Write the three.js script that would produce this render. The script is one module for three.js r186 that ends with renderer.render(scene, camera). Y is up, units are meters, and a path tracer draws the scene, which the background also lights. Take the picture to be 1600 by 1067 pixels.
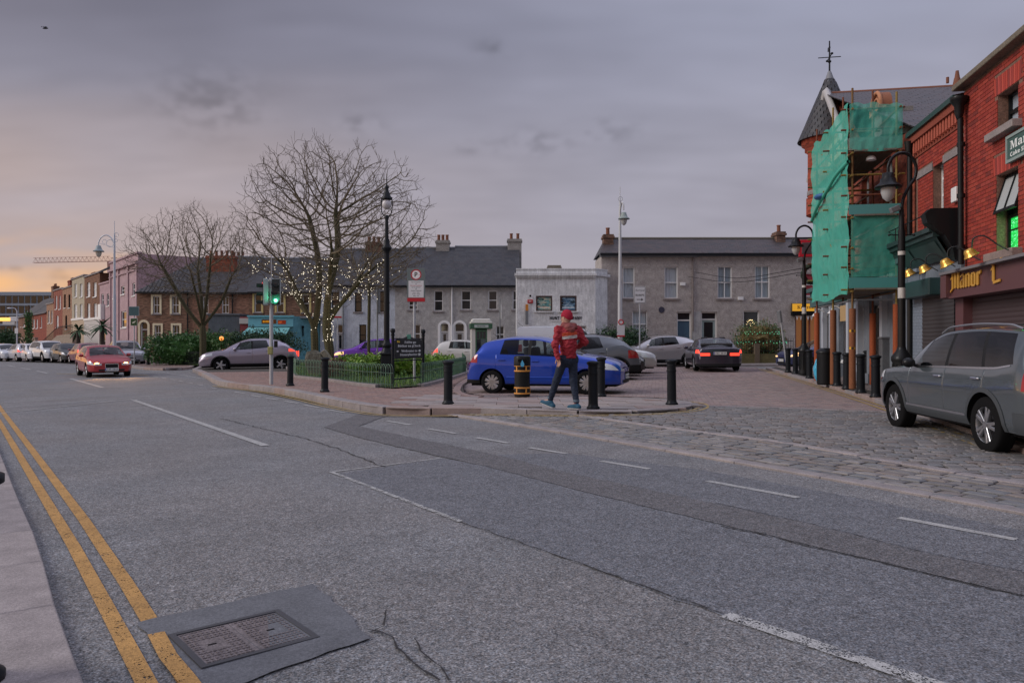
import * as THREE from 'three';
import { mergeGeometries, mergeVertices } from 'three/addons/utils/BufferGeometryUtils.js';
import { RoundedBoxGeometry } from 'three/addons/geometries/RoundedBoxGeometry.js';
import { TextGeometry } from 'three/addons/geometries/TextGeometry.js';
import { FontLoader } from 'three/addons/loaders/FontLoader.js';
import { RectAreaLightUniformsLib } from 'three/addons/lights/RectAreaLightUniformsLib.js';
import { createNoise3D, createNoise2D } from 'simplex-noise';

// ---------- camera, sky, sun, exposure ----------
const F = 1200, CU = 800, CV = 533.5;                       // focal length and centre of the 1600 x 1067 photograph, in its pixels
const scene = new THREE.Scene();
const camera = new THREE.PerspectiveCamera(2 * Math.atan(CV / F) * 180 / Math.PI, 1600 / 1067, 0.1, 3000);
const EYE = new THREE.Vector3(0, 1.5, 0);
camera.position.copy(EYE); camera.lookAt(0, 1.5, -10);
const renderer = new THREE.WebGLRenderer({ antialias: true });
renderer.setSize(1024, 682);
renderer.toneMapping = THREE.LinearToneMapping;
renderer.toneMappingExposure = 1.46;
renderer.shadowMap.enabled = true;
RectAreaLightUniformsLib.init();

function rng(a) { return () => { a |= 0; a = a + 0x6d2b79f5 | 0; let t = Math.imul(a ^ a >>> 15, 1 | a); t = t + Math.imul(t ^ t >>> 7, 61 | t) ^ t; return ((t ^ t >>> 14) >>> 0) / 4294967296; }; }
const R = rng(77), rr = (a, b) => a + (b - a) * R();
const N3 = createNoise3D(rng(5)), N2 = createNoise2D(rng(9));
const clamp = (x, a = 0, b = 1) => Math.min(b, Math.max(a, x)), lerp = (a, b, t) => a + (b - a) * t;
const sstep = (a, b, x) => { const t = clamp((x - a) / (b - a)); return t * t * (3 - 2 * t); };
const lin = (r, g, b) => new THREE.Color().setRGB(r / 255, g / 255, b / 255, THREE.SRGBColorSpace);

{ // overcast dusk sky: lavender grey cloud sheet, warm band low over the sunset, brighter overhead as any overcast sky
  const W = 1536, Hh = 768, data = new Float32Array(W * Hh * 4);
  const srgb = (c) => { const k = lin(...c); return [k.r, k.g, k.b]; };
  const cTopL = srgb([112, 111, 126]), cTopR = srgb([152, 155, 175]), cMid = srgb([157, 154, 166]), cLow = srgb([172, 166, 171]), cPink = srgb([184, 164, 158]), cGold = srgb([250, 190, 125]), cDark = srgb([112, 112, 128]);
  const SUNAZ = -1.75;                                      // azimuth of the sunset, beyond the left edge of the view
  const puffs = [[330, 160, 75, 42], [835, 222, 55, 18], [945, 205, 48, 16], [742, 230, 30, 9], [560, 195, 40, 14], [30, 470, 60, 7], [95, 437, 22, 9], [775, 75, 34, 12], [20, 418, 70, 3]].map(([u, v, w, h]) => [Math.atan((u - CU) / F), Math.atan((CV - v) / Math.hypot(F, u - CU)), w / F, h / F]);
  for (let j = 0; j < Hh; j++) for (let i = 0; i < W; i++) {
    const el = ((j + 0.5) / Hh - 0.5) * Math.PI, a = ((i + 0.5) / W - 0.5) * 2 * Math.PI;
    const x = Math.cos(a) * Math.cos(el), z = Math.sin(a) * Math.cos(el), y = Math.sin(el);
    const az = Math.atan2(x, -z), e = Math.max(0, el);
    let da = az - SUNAZ; da = Math.atan2(Math.sin(da), Math.cos(da));
    const warm = sstep(1.95, 0.95, Math.abs(da)), px = x / (y + 0.16), pz = z / (y + 0.16);
    const n1 = N3(px * 0.9, pz * 1.6, 1.3), n2 = N3(px * 2.3 + 4, pz * 4.1, 7.1), n3 = N3(px * 6, pz * 9, 2.2);
    const cl = 0.55 * n1 + 0.3 * n2 + 0.15 * n3;
    const c = [0, 1, 2].map((k) => {
      let v = lerp(cLow[k], cMid[k], sstep(0.0, 0.16, e)); v = lerp(v, lerp(cTopL[k], cTopR[k], sstep(-0.55, 0.55, az)), sstep(0.12, 0.42, e));
      v = lerp(v, cPink[k], warm * 0.85 * sstep(0.36, 0.1, e + 0.06 * n1));
      v = lerp(v, cGold[k], 0.95 * sstep(1.5, 1.05, Math.abs(da)) * sstep(0.115, 0.035, e + 0.025 * n2));
      return v;
    });
    let k = 1 + (0.13 * cl + 0.03 * N3(px * 3.1 + 9, pz * 9.5, 4.4)) * sstep(0.02, 0.2, e);
    for (const [pa, pe, pw, ph] of puffs) {
      const dx = (az - pa) / pw, dy = (el - pe) / ph, d = dx * dx + dy * dy;
      if (d < 6) k *= 1 - 0.3 * Math.exp(-d * 1.1) * sstep(-0.5, 0.7, N3(px * 9, pz * 9, 5) + 0.6 * N3(px * 24, pz * 24, 3));
    }
    k *= 1 + 2.0 * sstep(0.36, 1.25, e);                    // overcast: the zenith is the brightest part
    const o = (j * W + i) * 4;
    for (let q = 0; q < 3; q++) data[o + q] = 0.755 * c[q] * k * (el < -0.02 ? 0.45 : 1);
    data[o + 3] = 1;
  }
  const sky = new THREE.DataTexture(data, W, Hh, THREE.RGBAFormat, THREE.FloatType);
  sky.mapping = THREE.EquirectangularReflectionMapping; sky.magFilter = THREE.LinearFilter; sky.needsUpdate = true;
  scene.background = sky; scene.environment = sky;
  const sun = new THREE.DirectionalLight(new THREE.Color(1, 0.94, 0.9), 1.4);
  sun.position.set(-52, 30, -8); sun.target.position.set(0, 0, -18); scene.add(sun, sun.target);
  sun.shadow.radius = 60; sun.shadow.mapSize.set(2048, 2048);
  Object.assign(sun.shadow.camera, { left: -70, right: 70, top: 70, bottom: -70, near: 1, far: 200 });
}

// ---------- the lie of the land: one gently tilted plane ----------
const H = (x, z) => 0.0094 * x - 0.0033 * z;
const V3 = (x, y, z) => new THREE.Vector3(x, y, z);
function G(u, v, dy = 0) { const dx = (u - CU) / F, d = (v - CV) / F, t = (1.5 - dy) / (0.0094 * dx + 0.0033 + d); return V3(dx * t, H(dx * t, -t) + dy, -t); }   // pixel -> point on the ground
function P(u, v, Z) { return V3((u - CU) / F * Z, 1.5 - (v - CV) / F * Z, -Z); }
function gnd(u, Z, dy = 0) { const x = (u - CU) / F * Z; return V3(x, H(x, -Z) + dy, -Z); }
const S_of = (x, z) => 0.813 * x - 0.583 * z;               // metres across the main road
const apronDy = (x, z) => clamp((S_of(x, z) - 7.5) / 2.2) * 0.085 + 0.004;

// ---------- naming ----------
const taken = new Map();
function numbered(n) { const k = taken.get(n) || 0; taken.set(n, k + 1); return k ? n + '_' + String(k).padStart(3, '0') : n; }
function thing(name, label, category, at, turn = 0, group) {
  const g = new THREE.Group(); g.name = numbered(name); g.userData = { label, category }; if (group) g.userData.group = group;
  if (at) g.position.copy(at); g.rotation.y = turn; scene.add(g); return g;
}
function structure(name) { const g = new THREE.Group(); g.name = numbered(name); g.userData = { kind: 'structure' }; scene.add(g); return g; }
function part(parent, name, geo, mat) {
  if (Array.isArray(geo)) geo = merge(geo);
  if (mat.userData.metric) geo = metric(geo);
  const m = new THREE.Mesh(geo, mat); m.name = name; parent.add(m); return m;
}
function sub(parent, name) { const g = new THREE.Group(); g.name = name; parent.add(g); return g; }
function merge(list) {
  return mergeGeometries(list.map((g) => { g = g.index ? g.toNonIndexed() : g; for (const k of Object.keys(g.attributes)) if (!['position', 'normal', 'uv'].includes(k)) g.deleteAttribute(k); if (!g.attributes.uv) g.setAttribute('uv', new THREE.BufferAttribute(new Float32Array(g.attributes.position.count * 2), 2)); return g; }));
}
function metric(geo) {                                       // uv in metres from the dominant axis of each face
  const g = geo.index ? geo.toNonIndexed() : geo.clone(), p = g.attributes.position, uv = new Float32Array(p.count * 2), a = V3(), b = V3(), c = V3();
  for (let i = 0; i < p.count; i += 3) {
    a.fromBufferAttribute(p, i); b.fromBufferAttribute(p, i + 1); c.fromBufferAttribute(p, i + 2);
    const n = b.clone().sub(a).cross(c.clone().sub(a)), ax = Math.abs(n.x), ay = Math.abs(n.y), az = Math.abs(n.z);
    [a, b, c].forEach((q, k) => { const o = (i + k) * 2; if (ay >= ax && ay >= az) { uv[o] = q.x; uv[o + 1] = q.z; } else if (ax >= az) { uv[o] = q.z; uv[o + 1] = q.y; } else { uv[o] = q.x; uv[o + 1] = q.y; } });
  }
  g.setAttribute('uv', new THREE.BufferAttribute(uv, 2)); return g;
}

// ---------- shapes ----------
function box(w, h, d, x = 0, y = 0, z = 0, ry = 0, rx = 0, rz = 0) { const g = new THREE.BoxGeometry(w, h, d); if (rx) g.rotateX(rx); if (rz) g.rotateZ(rz); if (ry) g.rotateY(ry); return g.translate(x, y, z); }
function rbox(w, h, d, r, x = 0, y = 0, z = 0, ry = 0, rz = 0) { const g = new RoundedBoxGeometry(w, h, d, 2, r); if (rz) g.rotateZ(rz); if (ry) g.rotateY(ry); return g.translate(x, y, z); }
const bx = (x0, x1, y0, y1, z0, z1) => box(x1 - x0, y1 - y0, z1 - z0, (x0 + x1) / 2, (y0 + y1) / 2, (z0 + z1) / 2);
function cyl(r1, r0, h, x = 0, y = 0, z = 0, n = 14) { return new THREE.CylinderGeometry(r1, r0, h, n).translate(x, y + h / 2, z); }
function ball(r, x, y, z, sx = 1, sy = 1, sz = 1, n = 12) { return new THREE.SphereGeometry(r, n, Math.max(6, n * 0.7 | 0)).scale(sx, sy, sz).translate(x, y, z); }
function lathe(prof, n = 20) { return new THREE.LatheGeometry(prof.map(([r, y]) => new THREE.Vector2(Math.max(r, 0.0005), y)), n); }
function tube(pts, r, n = 6, seg) { const c = new THREE.CatmullRomCurve3(pts.map((p) => p.isVector3 ? p : V3(...p))); return new THREE.TubeGeometry(c, seg || Math.max(2, pts.length * 5), r, n); }
function bar(a, b, r, n = 6) { a = a.isVector3 ? a : V3(...a); b = b.isVector3 ? b : V3(...b); const d = b.clone().sub(a), g = new THREE.CylinderGeometry(r, r, d.length(), n); g.applyQuaternion(new THREE.Quaternion().setFromUnitVectors(V3(0, 1, 0), d.normalize())); return g.translate((a.x + b.x) / 2, (a.y + b.y) / 2, (a.z + b.z) / 2); }
function shapeOf(pts) { const s = new THREE.Shape(); pts.forEach(([x, y], i) => i ? s.lineTo(x, y) : s.moveTo(x, y)); s.closePath(); return s; }
function extrude(pts, depth, z0 = 0, bevel = 0) { return new THREE.ExtrudeGeometry(pts instanceof THREE.Shape ? pts : shapeOf(pts), { depth, bevelEnabled: !!bevel, bevelSize: bevel, bevelThickness: bevel, bevelSegments: 1, curveSegments: 12 }).translate(0, 0, z0); }
function quadGeo(pts, uvs) { const g = new THREE.BufferGeometry(), idx = [0, 1, 2, 0, 2, 3]; g.setAttribute('position', new THREE.Float32BufferAttribute(pts.flatMap((p) => p.toArray()), 3)); g.setAttribute('uv', new THREE.Float32BufferAttribute(uvs || [0, 0, 1, 0, 1, 1, 0, 1], 2)); g.setIndex(idx); g.computeVertexNormals(); return g; }
function gridGeo(nu, nv, f) {                                // a sheet from f(i/nu, j/nv)
  const pos = [], uv = [], idx = [];
  for (let j = 0; j <= nv; j++) for (let i = 0; i <= nu; i++) { const p = f(i / nu, j / nv); pos.push(p.x, p.y, p.z); uv.push(i / nu, j / nv); }
  for (let j = 0; j < nv; j++) for (let i = 0; i < nu; i++) { const a = j * (nu + 1) + i, b = a + 1, c = a + nu + 1, d = c + 1; idx.push(a, b, d, a, d, c); }
  const g = new THREE.BufferGeometry(); g.setAttribute('position', new THREE.Float32BufferAttribute(pos, 3)); g.setAttribute('uv', new THREE.Float32BufferAttribute(uv, 2)); g.setIndex(idx); g.computeVertexNormals(); return g;
}

// ---------- textures: grain only ----------
function lattice(n, seed) { const r = rng(seed), a = new Float32Array(n * n); for (let i = 0; i < a.length; i++) a[i] = r(); return (x, y) => { const xi = Math.floor(x), yi = Math.floor(y), fx = x - xi, fy = y - yi, u = fx * fx * (3 - 2 * fx), v = fy * fy * (3 - 2 * fy), g = (i, j) => a[((j % n + n) % n) * n + ((i % n + n) % n)]; return lerp(lerp(g(xi, yi), g(xi + 1, yi), u), lerp(g(xi, yi + 1), g(xi + 1, yi + 1), u), v); }; }
function tex(size, tile, fn, color = true, tileY) {
  const d = new Uint8Array(size * size * 4);
  for (let j = 0; j < size; j++) for (let i = 0; i < size; i++) { const c = fn(i / size, j / size), o = (j * size + i) * 4; if (typeof c === 'number') d[o] = d[o + 1] = d[o + 2] = clamp(c) * 255; else for (let k = 0; k < 3; k++) d[o + k] = clamp(c[k]) * 255; d[o + 3] = 255; }
  const t = new THREE.DataTexture(d, size, size); t.wrapS = t.wrapT = THREE.RepeatWrapping; t.magFilter = THREE.LinearFilter; t.minFilter = THREE.LinearMipmapLinearFilter; t.generateMipmaps = true; t.repeat.set(1 / tile, 1 / (tileY || tile));
  if (color) t.colorSpace = THREE.SRGBColorSpace; t.needsUpdate = true; return t;
}
const L512 = lattice(512, 3), L256 = lattice(256, 4), L64 = lattice(64, 5), L16 = lattice(16, 6), L128 = lattice(128, 8), L8 = lattice(8, 12);
const speck = (x, y) => L512(x * 512, y * 512), mid = (x, y) => L64(x * 64, y * 64), low = (x, y) => 0.6 * L8(x * 8, y * 8) + 0.4 * L16(x * 16, y * 16);
const TX = {
  asphalt: tex(1024, 2.4, (x, y) => { const s = L512(x * 512, y * 512), q = L256(x * 256, y * 256), m = mid(x, y), l = low(x, y); let v = 0.64 + 0.4 * (s - 0.5) + 0.32 * (q - 0.5) + 0.1 * (m - 0.5) + 0.06 * (l - 0.5); if (q > 0.93) v += 0.16; if (s < 0.1) v -= 0.14; const w = L256(x * 256 + 77, y * 256 + 31) - 0.5; return [v + 0.05 * w, v, v - 0.04 * w]; }),
  asphaltB: tex(1024, 2.4, (x, y) => 0.5 * L512(x * 512, y * 512) + 0.5 * L256(x * 256, y * 256), false),
  smooth: tex(512, 1.4, (x, y) => { const v = 0.72 + 0.2 * (speck(x, y) - 0.5) + 0.13 * (L128(x * 128, y * 128) - 0.5) + 0.12 * (low(x, y) - 0.5); return [v, v, v]; }),
  granite: tex(512, 1.1, (x, y) => { const s = speck(x, y), m = L128(x * 128, y * 128), l = low(x, y); const v = 0.79 + 0.22 * (s - 0.5) + 0.12 * (m - 0.5) + 0.16 * (l - 0.5); return [v, v * 0.985, v * 0.97]; }),
  roughB: tex(512, 1.6, (x, y) => 0.6 * L256(x * 256, y * 256) + 0.4 * L128(x * 128, y * 128), false),
  rough: tex(512, 1.6, (x, y) => { const v = 0.84 + 0.34 * (L256(x * 256, y * 256) - 0.5) + 0.16 * (mid(x, y) - 0.5) + 0.18 * (low(x, y) - 0.5); return [v, v * 0.985, v * 0.96]; }),
  plaster: tex(512, 3.0, (x, y) => { const v = 0.89 + 0.06 * (speck(x, y) - 0.5) + 0.1 * (mid(x, y) - 0.5) + 0.16 * (low(x, y) - 0.5) + 0.1 * (L64(x * 64, y * 8) - 0.5); return [v, v * 0.99, v * 0.97]; }),
  bark: tex(256, 0.7, (x, y) => { const v = 0.6 + 0.5 * (L64(x * 64, y * 16) - 0.5) + 0.3 * (L128(x * 128, y * 128) - 0.5), g = low(x, y); return [v, v * (0.95 + 0.12 * g), v * 0.86]; }),
  stock: tex(512, 1.8, (x, y) => { const row = Math.floor(y * 24), bi = Math.floor(x * 8 + (row % 2) * 0.5), h = L512(bi * 7.13 % 512 | 0, row * 3.7 % 512 | 0), fy = y * 24 % 1, fx = (x * 8 + (row % 2) * 0.5) % 1, m = fy < 0.14 || fx < 0.05; const v = m ? 0.8 : 0.62 + 0.36 * h; const t = 0.2 * (speck(x, y) - 0.5); return m ? [v, v * 0.95, v * 0.88] : [v + t, (v + t) * 0.88, (v + t) * 0.8]; }),
  wear: tex(512, 0.9, (x, y) => { const v = 0.5 * L128(x * 128, y * 128) + 0.3 * L256(x * 256, y * 256) + 0.2 * L16(x * 16, y * 16); return v > 0.3 ? 1 : 0; }, false),
  wearMore: tex(512, 0.9, (x, y) => { const v = 0.45 * L128(x * 128, y * 128) + 0.25 * L256(x * 256, y * 256) + 0.3 * L16(x * 16, y * 16); return v > 0.435 ? 1 : 0; }, false),
  wood: tex(256, 0.8, (x, y) => { const v = 0.72 + 0.3 * (L64(x * 64, y * 4) - 0.5) + 0.1 * (speck(x, y) - 0.5); return [v, v * 0.92, v * 0.8]; }),
  brickGrain: tex(256, 0.4, (x, y) => { const v = 0.78 + 0.3 * (L64(x * 64, y * 64) - 0.5) + 0.2 * (L128(x * 128, y * 128) - 0.5) ; return [v, v * 0.97, v * 0.94]; }),
};
function mat(r, g, b, rough = 0.85, o = {}) {
  const { metric: me, ...rest } = o; const m = new (o.clearcoat || o.transmission || o.sheen ? THREE.MeshPhysicalMaterial : THREE.MeshStandardMaterial)({ color: new THREE.Color(r, g, b), roughness: rough, ...rest });
  if (me || (rest.map && me !== false) || (rest.bumpMap && me !== false)) m.userData.metric = true; return m;
}
const M = {
  asphalt: mat(0.435, 0.425, 0.425, 0.9, { map: TX.asphalt, bumpMap: TX.asphaltB, bumpScale: 0.004, vertexColors: true }),
  asphaltBlue: mat(0.33, 0.335, 0.36, 0.88, { map: TX.asphalt, bumpMap: TX.asphaltB, bumpScale: 0.005 }),
  trench: mat(0.285, 0.272, 0.278, 0.92, { map: TX.asphalt, bumpMap: TX.asphaltB, bumpScale: 0.002 }),
  patch: mat(0.235, 0.242, 0.262, 0.8, { map: TX.smooth, bumpMap: TX.roughB, bumpScale: 0.0015 }),
  ground: mat(0.13, 0.125, 0.12, 0.95),
  granite: mat(0.47, 0.425, 0.42, 0.8, { map: TX.granite, bumpMap: TX.roughB, bumpScale: 0.002 }),
  granite2: mat(0.41, 0.375, 0.38, 0.8, { map: TX.granite, bumpMap: TX.roughB, bumpScale: 0.002 }),
  granitePink: mat(0.46, 0.36, 0.33, 0.8, { map: TX.granite, bumpMap: TX.roughB, bumpScale: 0.002 }),
  mortar: mat(0.085, 0.075, 0.066, 0.95, { map: TX.rough }),
  white: mat(0.72, 0.71, 0.68, 0.7, { map: TX.smooth, alphaMap: TX.wear, alphaTest: 0.5 }),
  whiteWorn: mat(0.8, 0.79, 0.76, 0.8, { map: TX.smooth, alphaMap: TX.wearMore, alphaTest: 0.5 }),
  yellow: mat(0.86, 0.47, 0.14, 0.75, { map: TX.smooth, alphaMap: TX.wear, alphaTest: 0.5 }),
  yellowPale: mat(0.80, 0.55, 0.17, 0.75, { map: TX.smooth, alphaMap: TX.wear, alphaTest: 0.5 }),
  black: mat(0.006, 0.007, 0.008, 0.5, { transmission: 0, clearcoat: 0.15, specularIntensity: 0.5 }), blackMatt: mat(0.007, 0.007, 0.008, 0.9, { clearcoat: 0.01, specularIntensity: 0.3 }), iron: mat(0.007, 0.009, 0.012, 0.6, { clearcoat: 0.1, specularIntensity: 0.45 }),
  rubber: mat(0.006, 0.006, 0.0065, 0.9, { clearcoat: 0.01, specularIntensity: 0.35 }), chrome: mat(0.75, 0.76, 0.78, 0.22, { metalness: 1 }), alloy: mat(0.42, 0.43, 0.45, 0.34, { metalness: 0.85 }), alloyDark: mat(0.1, 0.1, 0.11, 0.35, { metalness: 0.7 }),
  galv: mat(0.42, 0.44, 0.46, 0.5, { metalness: 0.45 }), galvDark: mat(0.2, 0.21, 0.22, 0.55, { metalness: 0.4 }), silverPaint: mat(0.5, 0.54, 0.6, 0.4, { metalness: 0.3 }),
  whitePaint: mat(0.74, 0.74, 0.73, 0.5), cream: mat(0.70, 0.62, 0.44, 0.6), darkGlass: mat(0.02, 0.024, 0.028, 0.06),
  pane: mat(0.92, 0.95, 0.95, 0.02, { transmission: 1, thickness: 0, clearcoat: 0 }),
  plastic: mat(0.012, 0.0125, 0.0135, 0.65, { clearcoat: 0.01, specularIntensity: 0.5 }), seat: mat(0.045, 0.045, 0.05, 0.9),
  terracotta: mat(0.34, 0.14, 0.085, 0.85, { map: TX.brickGrain }), leadGrey: mat(0.2, 0.21, 0.23, 0.6),
  slate: mat(0.8, 0.8, 0.8, 0.62, { map: TX.smooth, metric: false }), slateBase: mat(0.06, 0.06, 0.068, 0.8),
  bark: mat(0.20, 0.175, 0.115, 0.95, { map: TX.bark, metric: false }), twig: mat(0.125, 0.098, 0.072, 0.95),
  curtain: mat(0.62, 0.64, 0.66, 0.95), woodDark: mat(0.14, 0.085, 0.05, 0.7, { map: TX.wood }),
};
const plain = (m) => { m = m.clone(); m.userData = {}; m.map = m.bumpMap = null; return m; };
function glow(r, g, b, k, base) { return new THREE.MeshStandardMaterial({ color: base || new THREE.Color(0.3, 0.3, 0.3), emissive: new THREE.Color(r, g, b), emissiveIntensity: k, roughness: 0.4 }); }
function canvasTex(w, h, draw) { const c = document.createElement('canvas'); c.width = w; c.height = h; draw(c.getContext('2d'), w, h); const t = new THREE.CanvasTexture(c); t.colorSpace = THREE.SRGBColorSpace; t.magFilter = THREE.LinearFilter; return t; }
function printed(w, h, draw, rough = 0.6) { const m = new THREE.MeshStandardMaterial({ map: canvasTex(w, h, draw), roughness: rough }); return m; }
function card(w, h, x, y, z, ry = 0) { return new THREE.PlaneGeometry(w, h).rotateY(ry).translate(x, y, z); }

// many like pieces: the ones that show largest as meshes of their own, the rest as one instanced part
function lay(parent, name, massName, geos, tones, rough, list, most = 300, extra = {}) {
  const mats = tones.map(([r, g, b]) => { const m = mat(r, g, b, rough, { ...extra, metric: false }); m.userData = {}; return m; });
  const seen = list.map((p) => { const v = p.wp || p.pos; const Z = -v.z, u = CU + v.x / Z * F, w = CV - (v.y - 1.5) / Z * F; const ok = Z > 0.5 && u > -20 && u < 1620 && w > -20 && w < 1090; return { p, k: ok ? (p.area || 1) * Math.max(0.05, p.face ?? (1.5 - v.y) / v.length()) / (Z * Z) : -1 / (1 + Z * Z) }; }).sort((a, b) => b.k - a.k);
  const q = new THREE.Quaternion(), eu = new THREE.Euler();
  const matrix = (p) => new THREE.Matrix4().compose(p.pos, p.q || q.setFromEuler(eu.set(p.rx || 0, p.ry || 0, p.rz || 0)).clone(), p.scale || V3(1, 1, 1));
  const rest = [];
  seen.forEach(({ p, k }, i) => {
    if (i < most && k > 0) { const m = new THREE.Mesh(geos[i % geos.length], mats[p.tone % mats.length]); m.name = name; m.matrixAutoUpdate = false; matrix(p).decompose(m.position, m.quaternion, m.scale); m.updateMatrix(); parent.add(m); } else rest.push(p);
  });
  if (!rest.length) return;
  const mm = mat(1, 1, 1, rough, { ...extra, metric: false }); mm.userData = {};
  const im = new THREE.InstancedMesh(geos[0], mm, rest.length); im.name = massName; im.userData = { kind: 'stuff' };
  rest.forEach((p, i) => { im.setMatrixAt(i, matrix(p)); im.setColorAt(i, new THREE.Color(...tones[p.tone % tones.length])); });
  parent.add(im);
}
// unit piece with its top edges rounded off; 1 x 1 x 1, base at y = 0
function pillow(inset = 0.08, jitter = 0, seed = 1, drop = 0.18) {
  const r = rng(seed), j = () => (r() - 0.5) * jitter, c = [[-0.5, -0.5], [0.5, -0.5], [0.5, 0.5], [-0.5, 0.5]].map(([x, z]) => [x + j(), z + j()]);
  const pos = [], ring = (k, y) => c.map(([x, z]) => [x * k, y + j() * 0.4, z * k]);
  const a = ring(1, 0), b = ring(1, 1 - drop), d = ring(1 - 2 * inset, 1), tri = (p, q, s) => pos.push(...p, ...q, ...s);
  const band = (p, q) => { for (let i = 0; i < 4; i++) { const k = (i + 1) % 4; tri(p[i], q[i], q[k]); tri(p[i], q[k], p[k]); } };
  band(a, b); band(b, d); tri(d[0], d[3], d[2]); tri(d[0], d[2], d[1]);
  const g = new THREE.BufferGeometry(); g.setAttribute('position', new THREE.Float32BufferAttribute(pos, 3)); g.computeVertexNormals();
  g.setAttribute('uv', new THREE.Float32BufferAttribute(pos.flatMap((_, i) => i % 3 ? [] : [pos[i] * 0.5 + seed * 0.37, pos[i + 2] * 0.5]), 2)); return g;
}
function inPoly(x, z, poly) { let c = false; for (let i = 0, j = poly.length - 1; i < poly.length; j = i++) { const a = poly[i], b = poly[j]; if ((a.z > z) !== (b.z > z) && x < (b.x - a.x) * (z - a.z) / (b.z - a.z) + a.x) c = !c; } return c; }

// ---------- ground ----------
function sheet(parent, name, pts, dy, m) {                   // flat polygon on the tilted plane, uv in metres
  const sh = pts.map((p) => new THREE.Vector2(p.x, p.z)), tri = THREE.ShapeUtils.triangulateShape(sh, []), pos = [], uv = [], f = typeof dy === 'function' ? dy : () => dy;
  const up = (a, b, c) => (b.x - a.x) * (c.y - a.y) - (b.y - a.y) * (c.x - a.x) < 0;
  for (const t of tri) { const o = up(sh[t[0]], sh[t[1]], sh[t[2]]) ? t : [t[0], t[2], t[1]]; for (const i of o) { const p = pts[i]; pos.push(p.x, H(p.x, p.z) + f(p.x, p.z), p.z); uv.push(p.x, p.z); } }
  const g = new THREE.BufferGeometry(); g.setAttribute('position', new THREE.Float32BufferAttribute(pos, 3)); g.setAttribute('uv', new THREE.Float32BufferAttribute(uv, 2)); g.computeVertexNormals();
  const mesh = new THREE.Mesh(g, m); mesh.name = name; parent.add(mesh); return mesh;
}
function ribbon(parent, name, pts, w, dy, m, wob = 0) {      // a painted line of width w along ground points
  const n = pts.length, L = [], Rr = [], f = typeof dy === 'function' ? dy : () => dy;
  for (let i = 0; i < n; i++) { const a = pts[Math.max(0, i - 1)], b = pts[Math.min(n - 1, i + 1)], d = V3(b.x - a.x, 0, b.z - a.z).normalize(), s = V3(-d.z, 0, d.x).multiplyScalar(w / 2 * (1 + wob * N2(i * 0.83, pts[0].x * 7))); L.push(pts[i].clone().add(s)); Rr.push(pts[i].clone().sub(s)); }
  const pos = [], uv = [], idx = [];
  for (let i = 0; i < n; i++) for (const q of [L[i], Rr[i]]) { pos.push(q.x, H(q.x, q.z) + f(q.x, q.z), q.z); uv.push(q.x, q.z); }
  for (let i = 0; i < n - 1; i++) { const a = i * 2; idx.push(a, a + 2, a + 1, a + 1, a + 2, a + 3); }
  const g = new THREE.BufferGeometry(); g.setAttribute('position', new THREE.Float32BufferAttribute(pos, 3)); g.setAttribute('uv', new THREE.Float32BufferAttribute(uv, 2)); g.setIndex(idx); g.computeVertexNormals();
  if (g.attributes.normal.getY(0) < 0) { for (let i = 0; i < idx.length; i += 3) [idx[i], idx[i + 1]] = [idx[i + 1], idx[i]]; g.setIndex(idx); g.computeVertexNormals(); }
  const mesh = new THREE.Mesh(g, m); mesh.name = name; parent.add(mesh); return mesh;
}
const px = (list, dy = 0) => list.map(([u, v]) => G(u, v, dy));
function resample(pts, step) { const out = [pts[0].clone()]; for (let i = 1; i < pts.length; i++) { const d = pts[i].distanceTo(pts[i - 1]), n = Math.max(1, Math.round(d / step)); for (let k = 1; k <= n; k++) out.push(pts[i - 1].clone().lerp(pts[i], k / n)); } return out; }
function smoothLine(pts, step) { const c = new THREE.CatmullRomCurve3(pts, false, 'centripetal'); return c.getSpacedPoints(Math.max(4, Math.round(c.getLength() / step))); }
function offsetLine(pts, d) { return pts.map((p, i) => { const a = pts[Math.max(0, i - 1)], b = pts[Math.min(pts.length - 1, i + 1)], t = V3(b.x - a.x, 0, b.z - a.z).normalize(); return V3(p.x - t.z * d, 0, p.z + t.x * d); }); }
function ragged(pts, amp, step = 0.18) { return resample(pts, step).map((p) => V3(p.x + amp * N2(p.x * 3.1, p.z * 3.7), 0, p.z + amp * N2(p.z * 3.3, p.x * 2.9 + 40))); }

const plainGround = structure('ground');
sheet(plainGround, 'earth', [V3(-420, 0, 60), V3(420, 0, 60), V3(420, 0, -520), V3(-420, 0, -520)], -0.03, M.ground);

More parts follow.
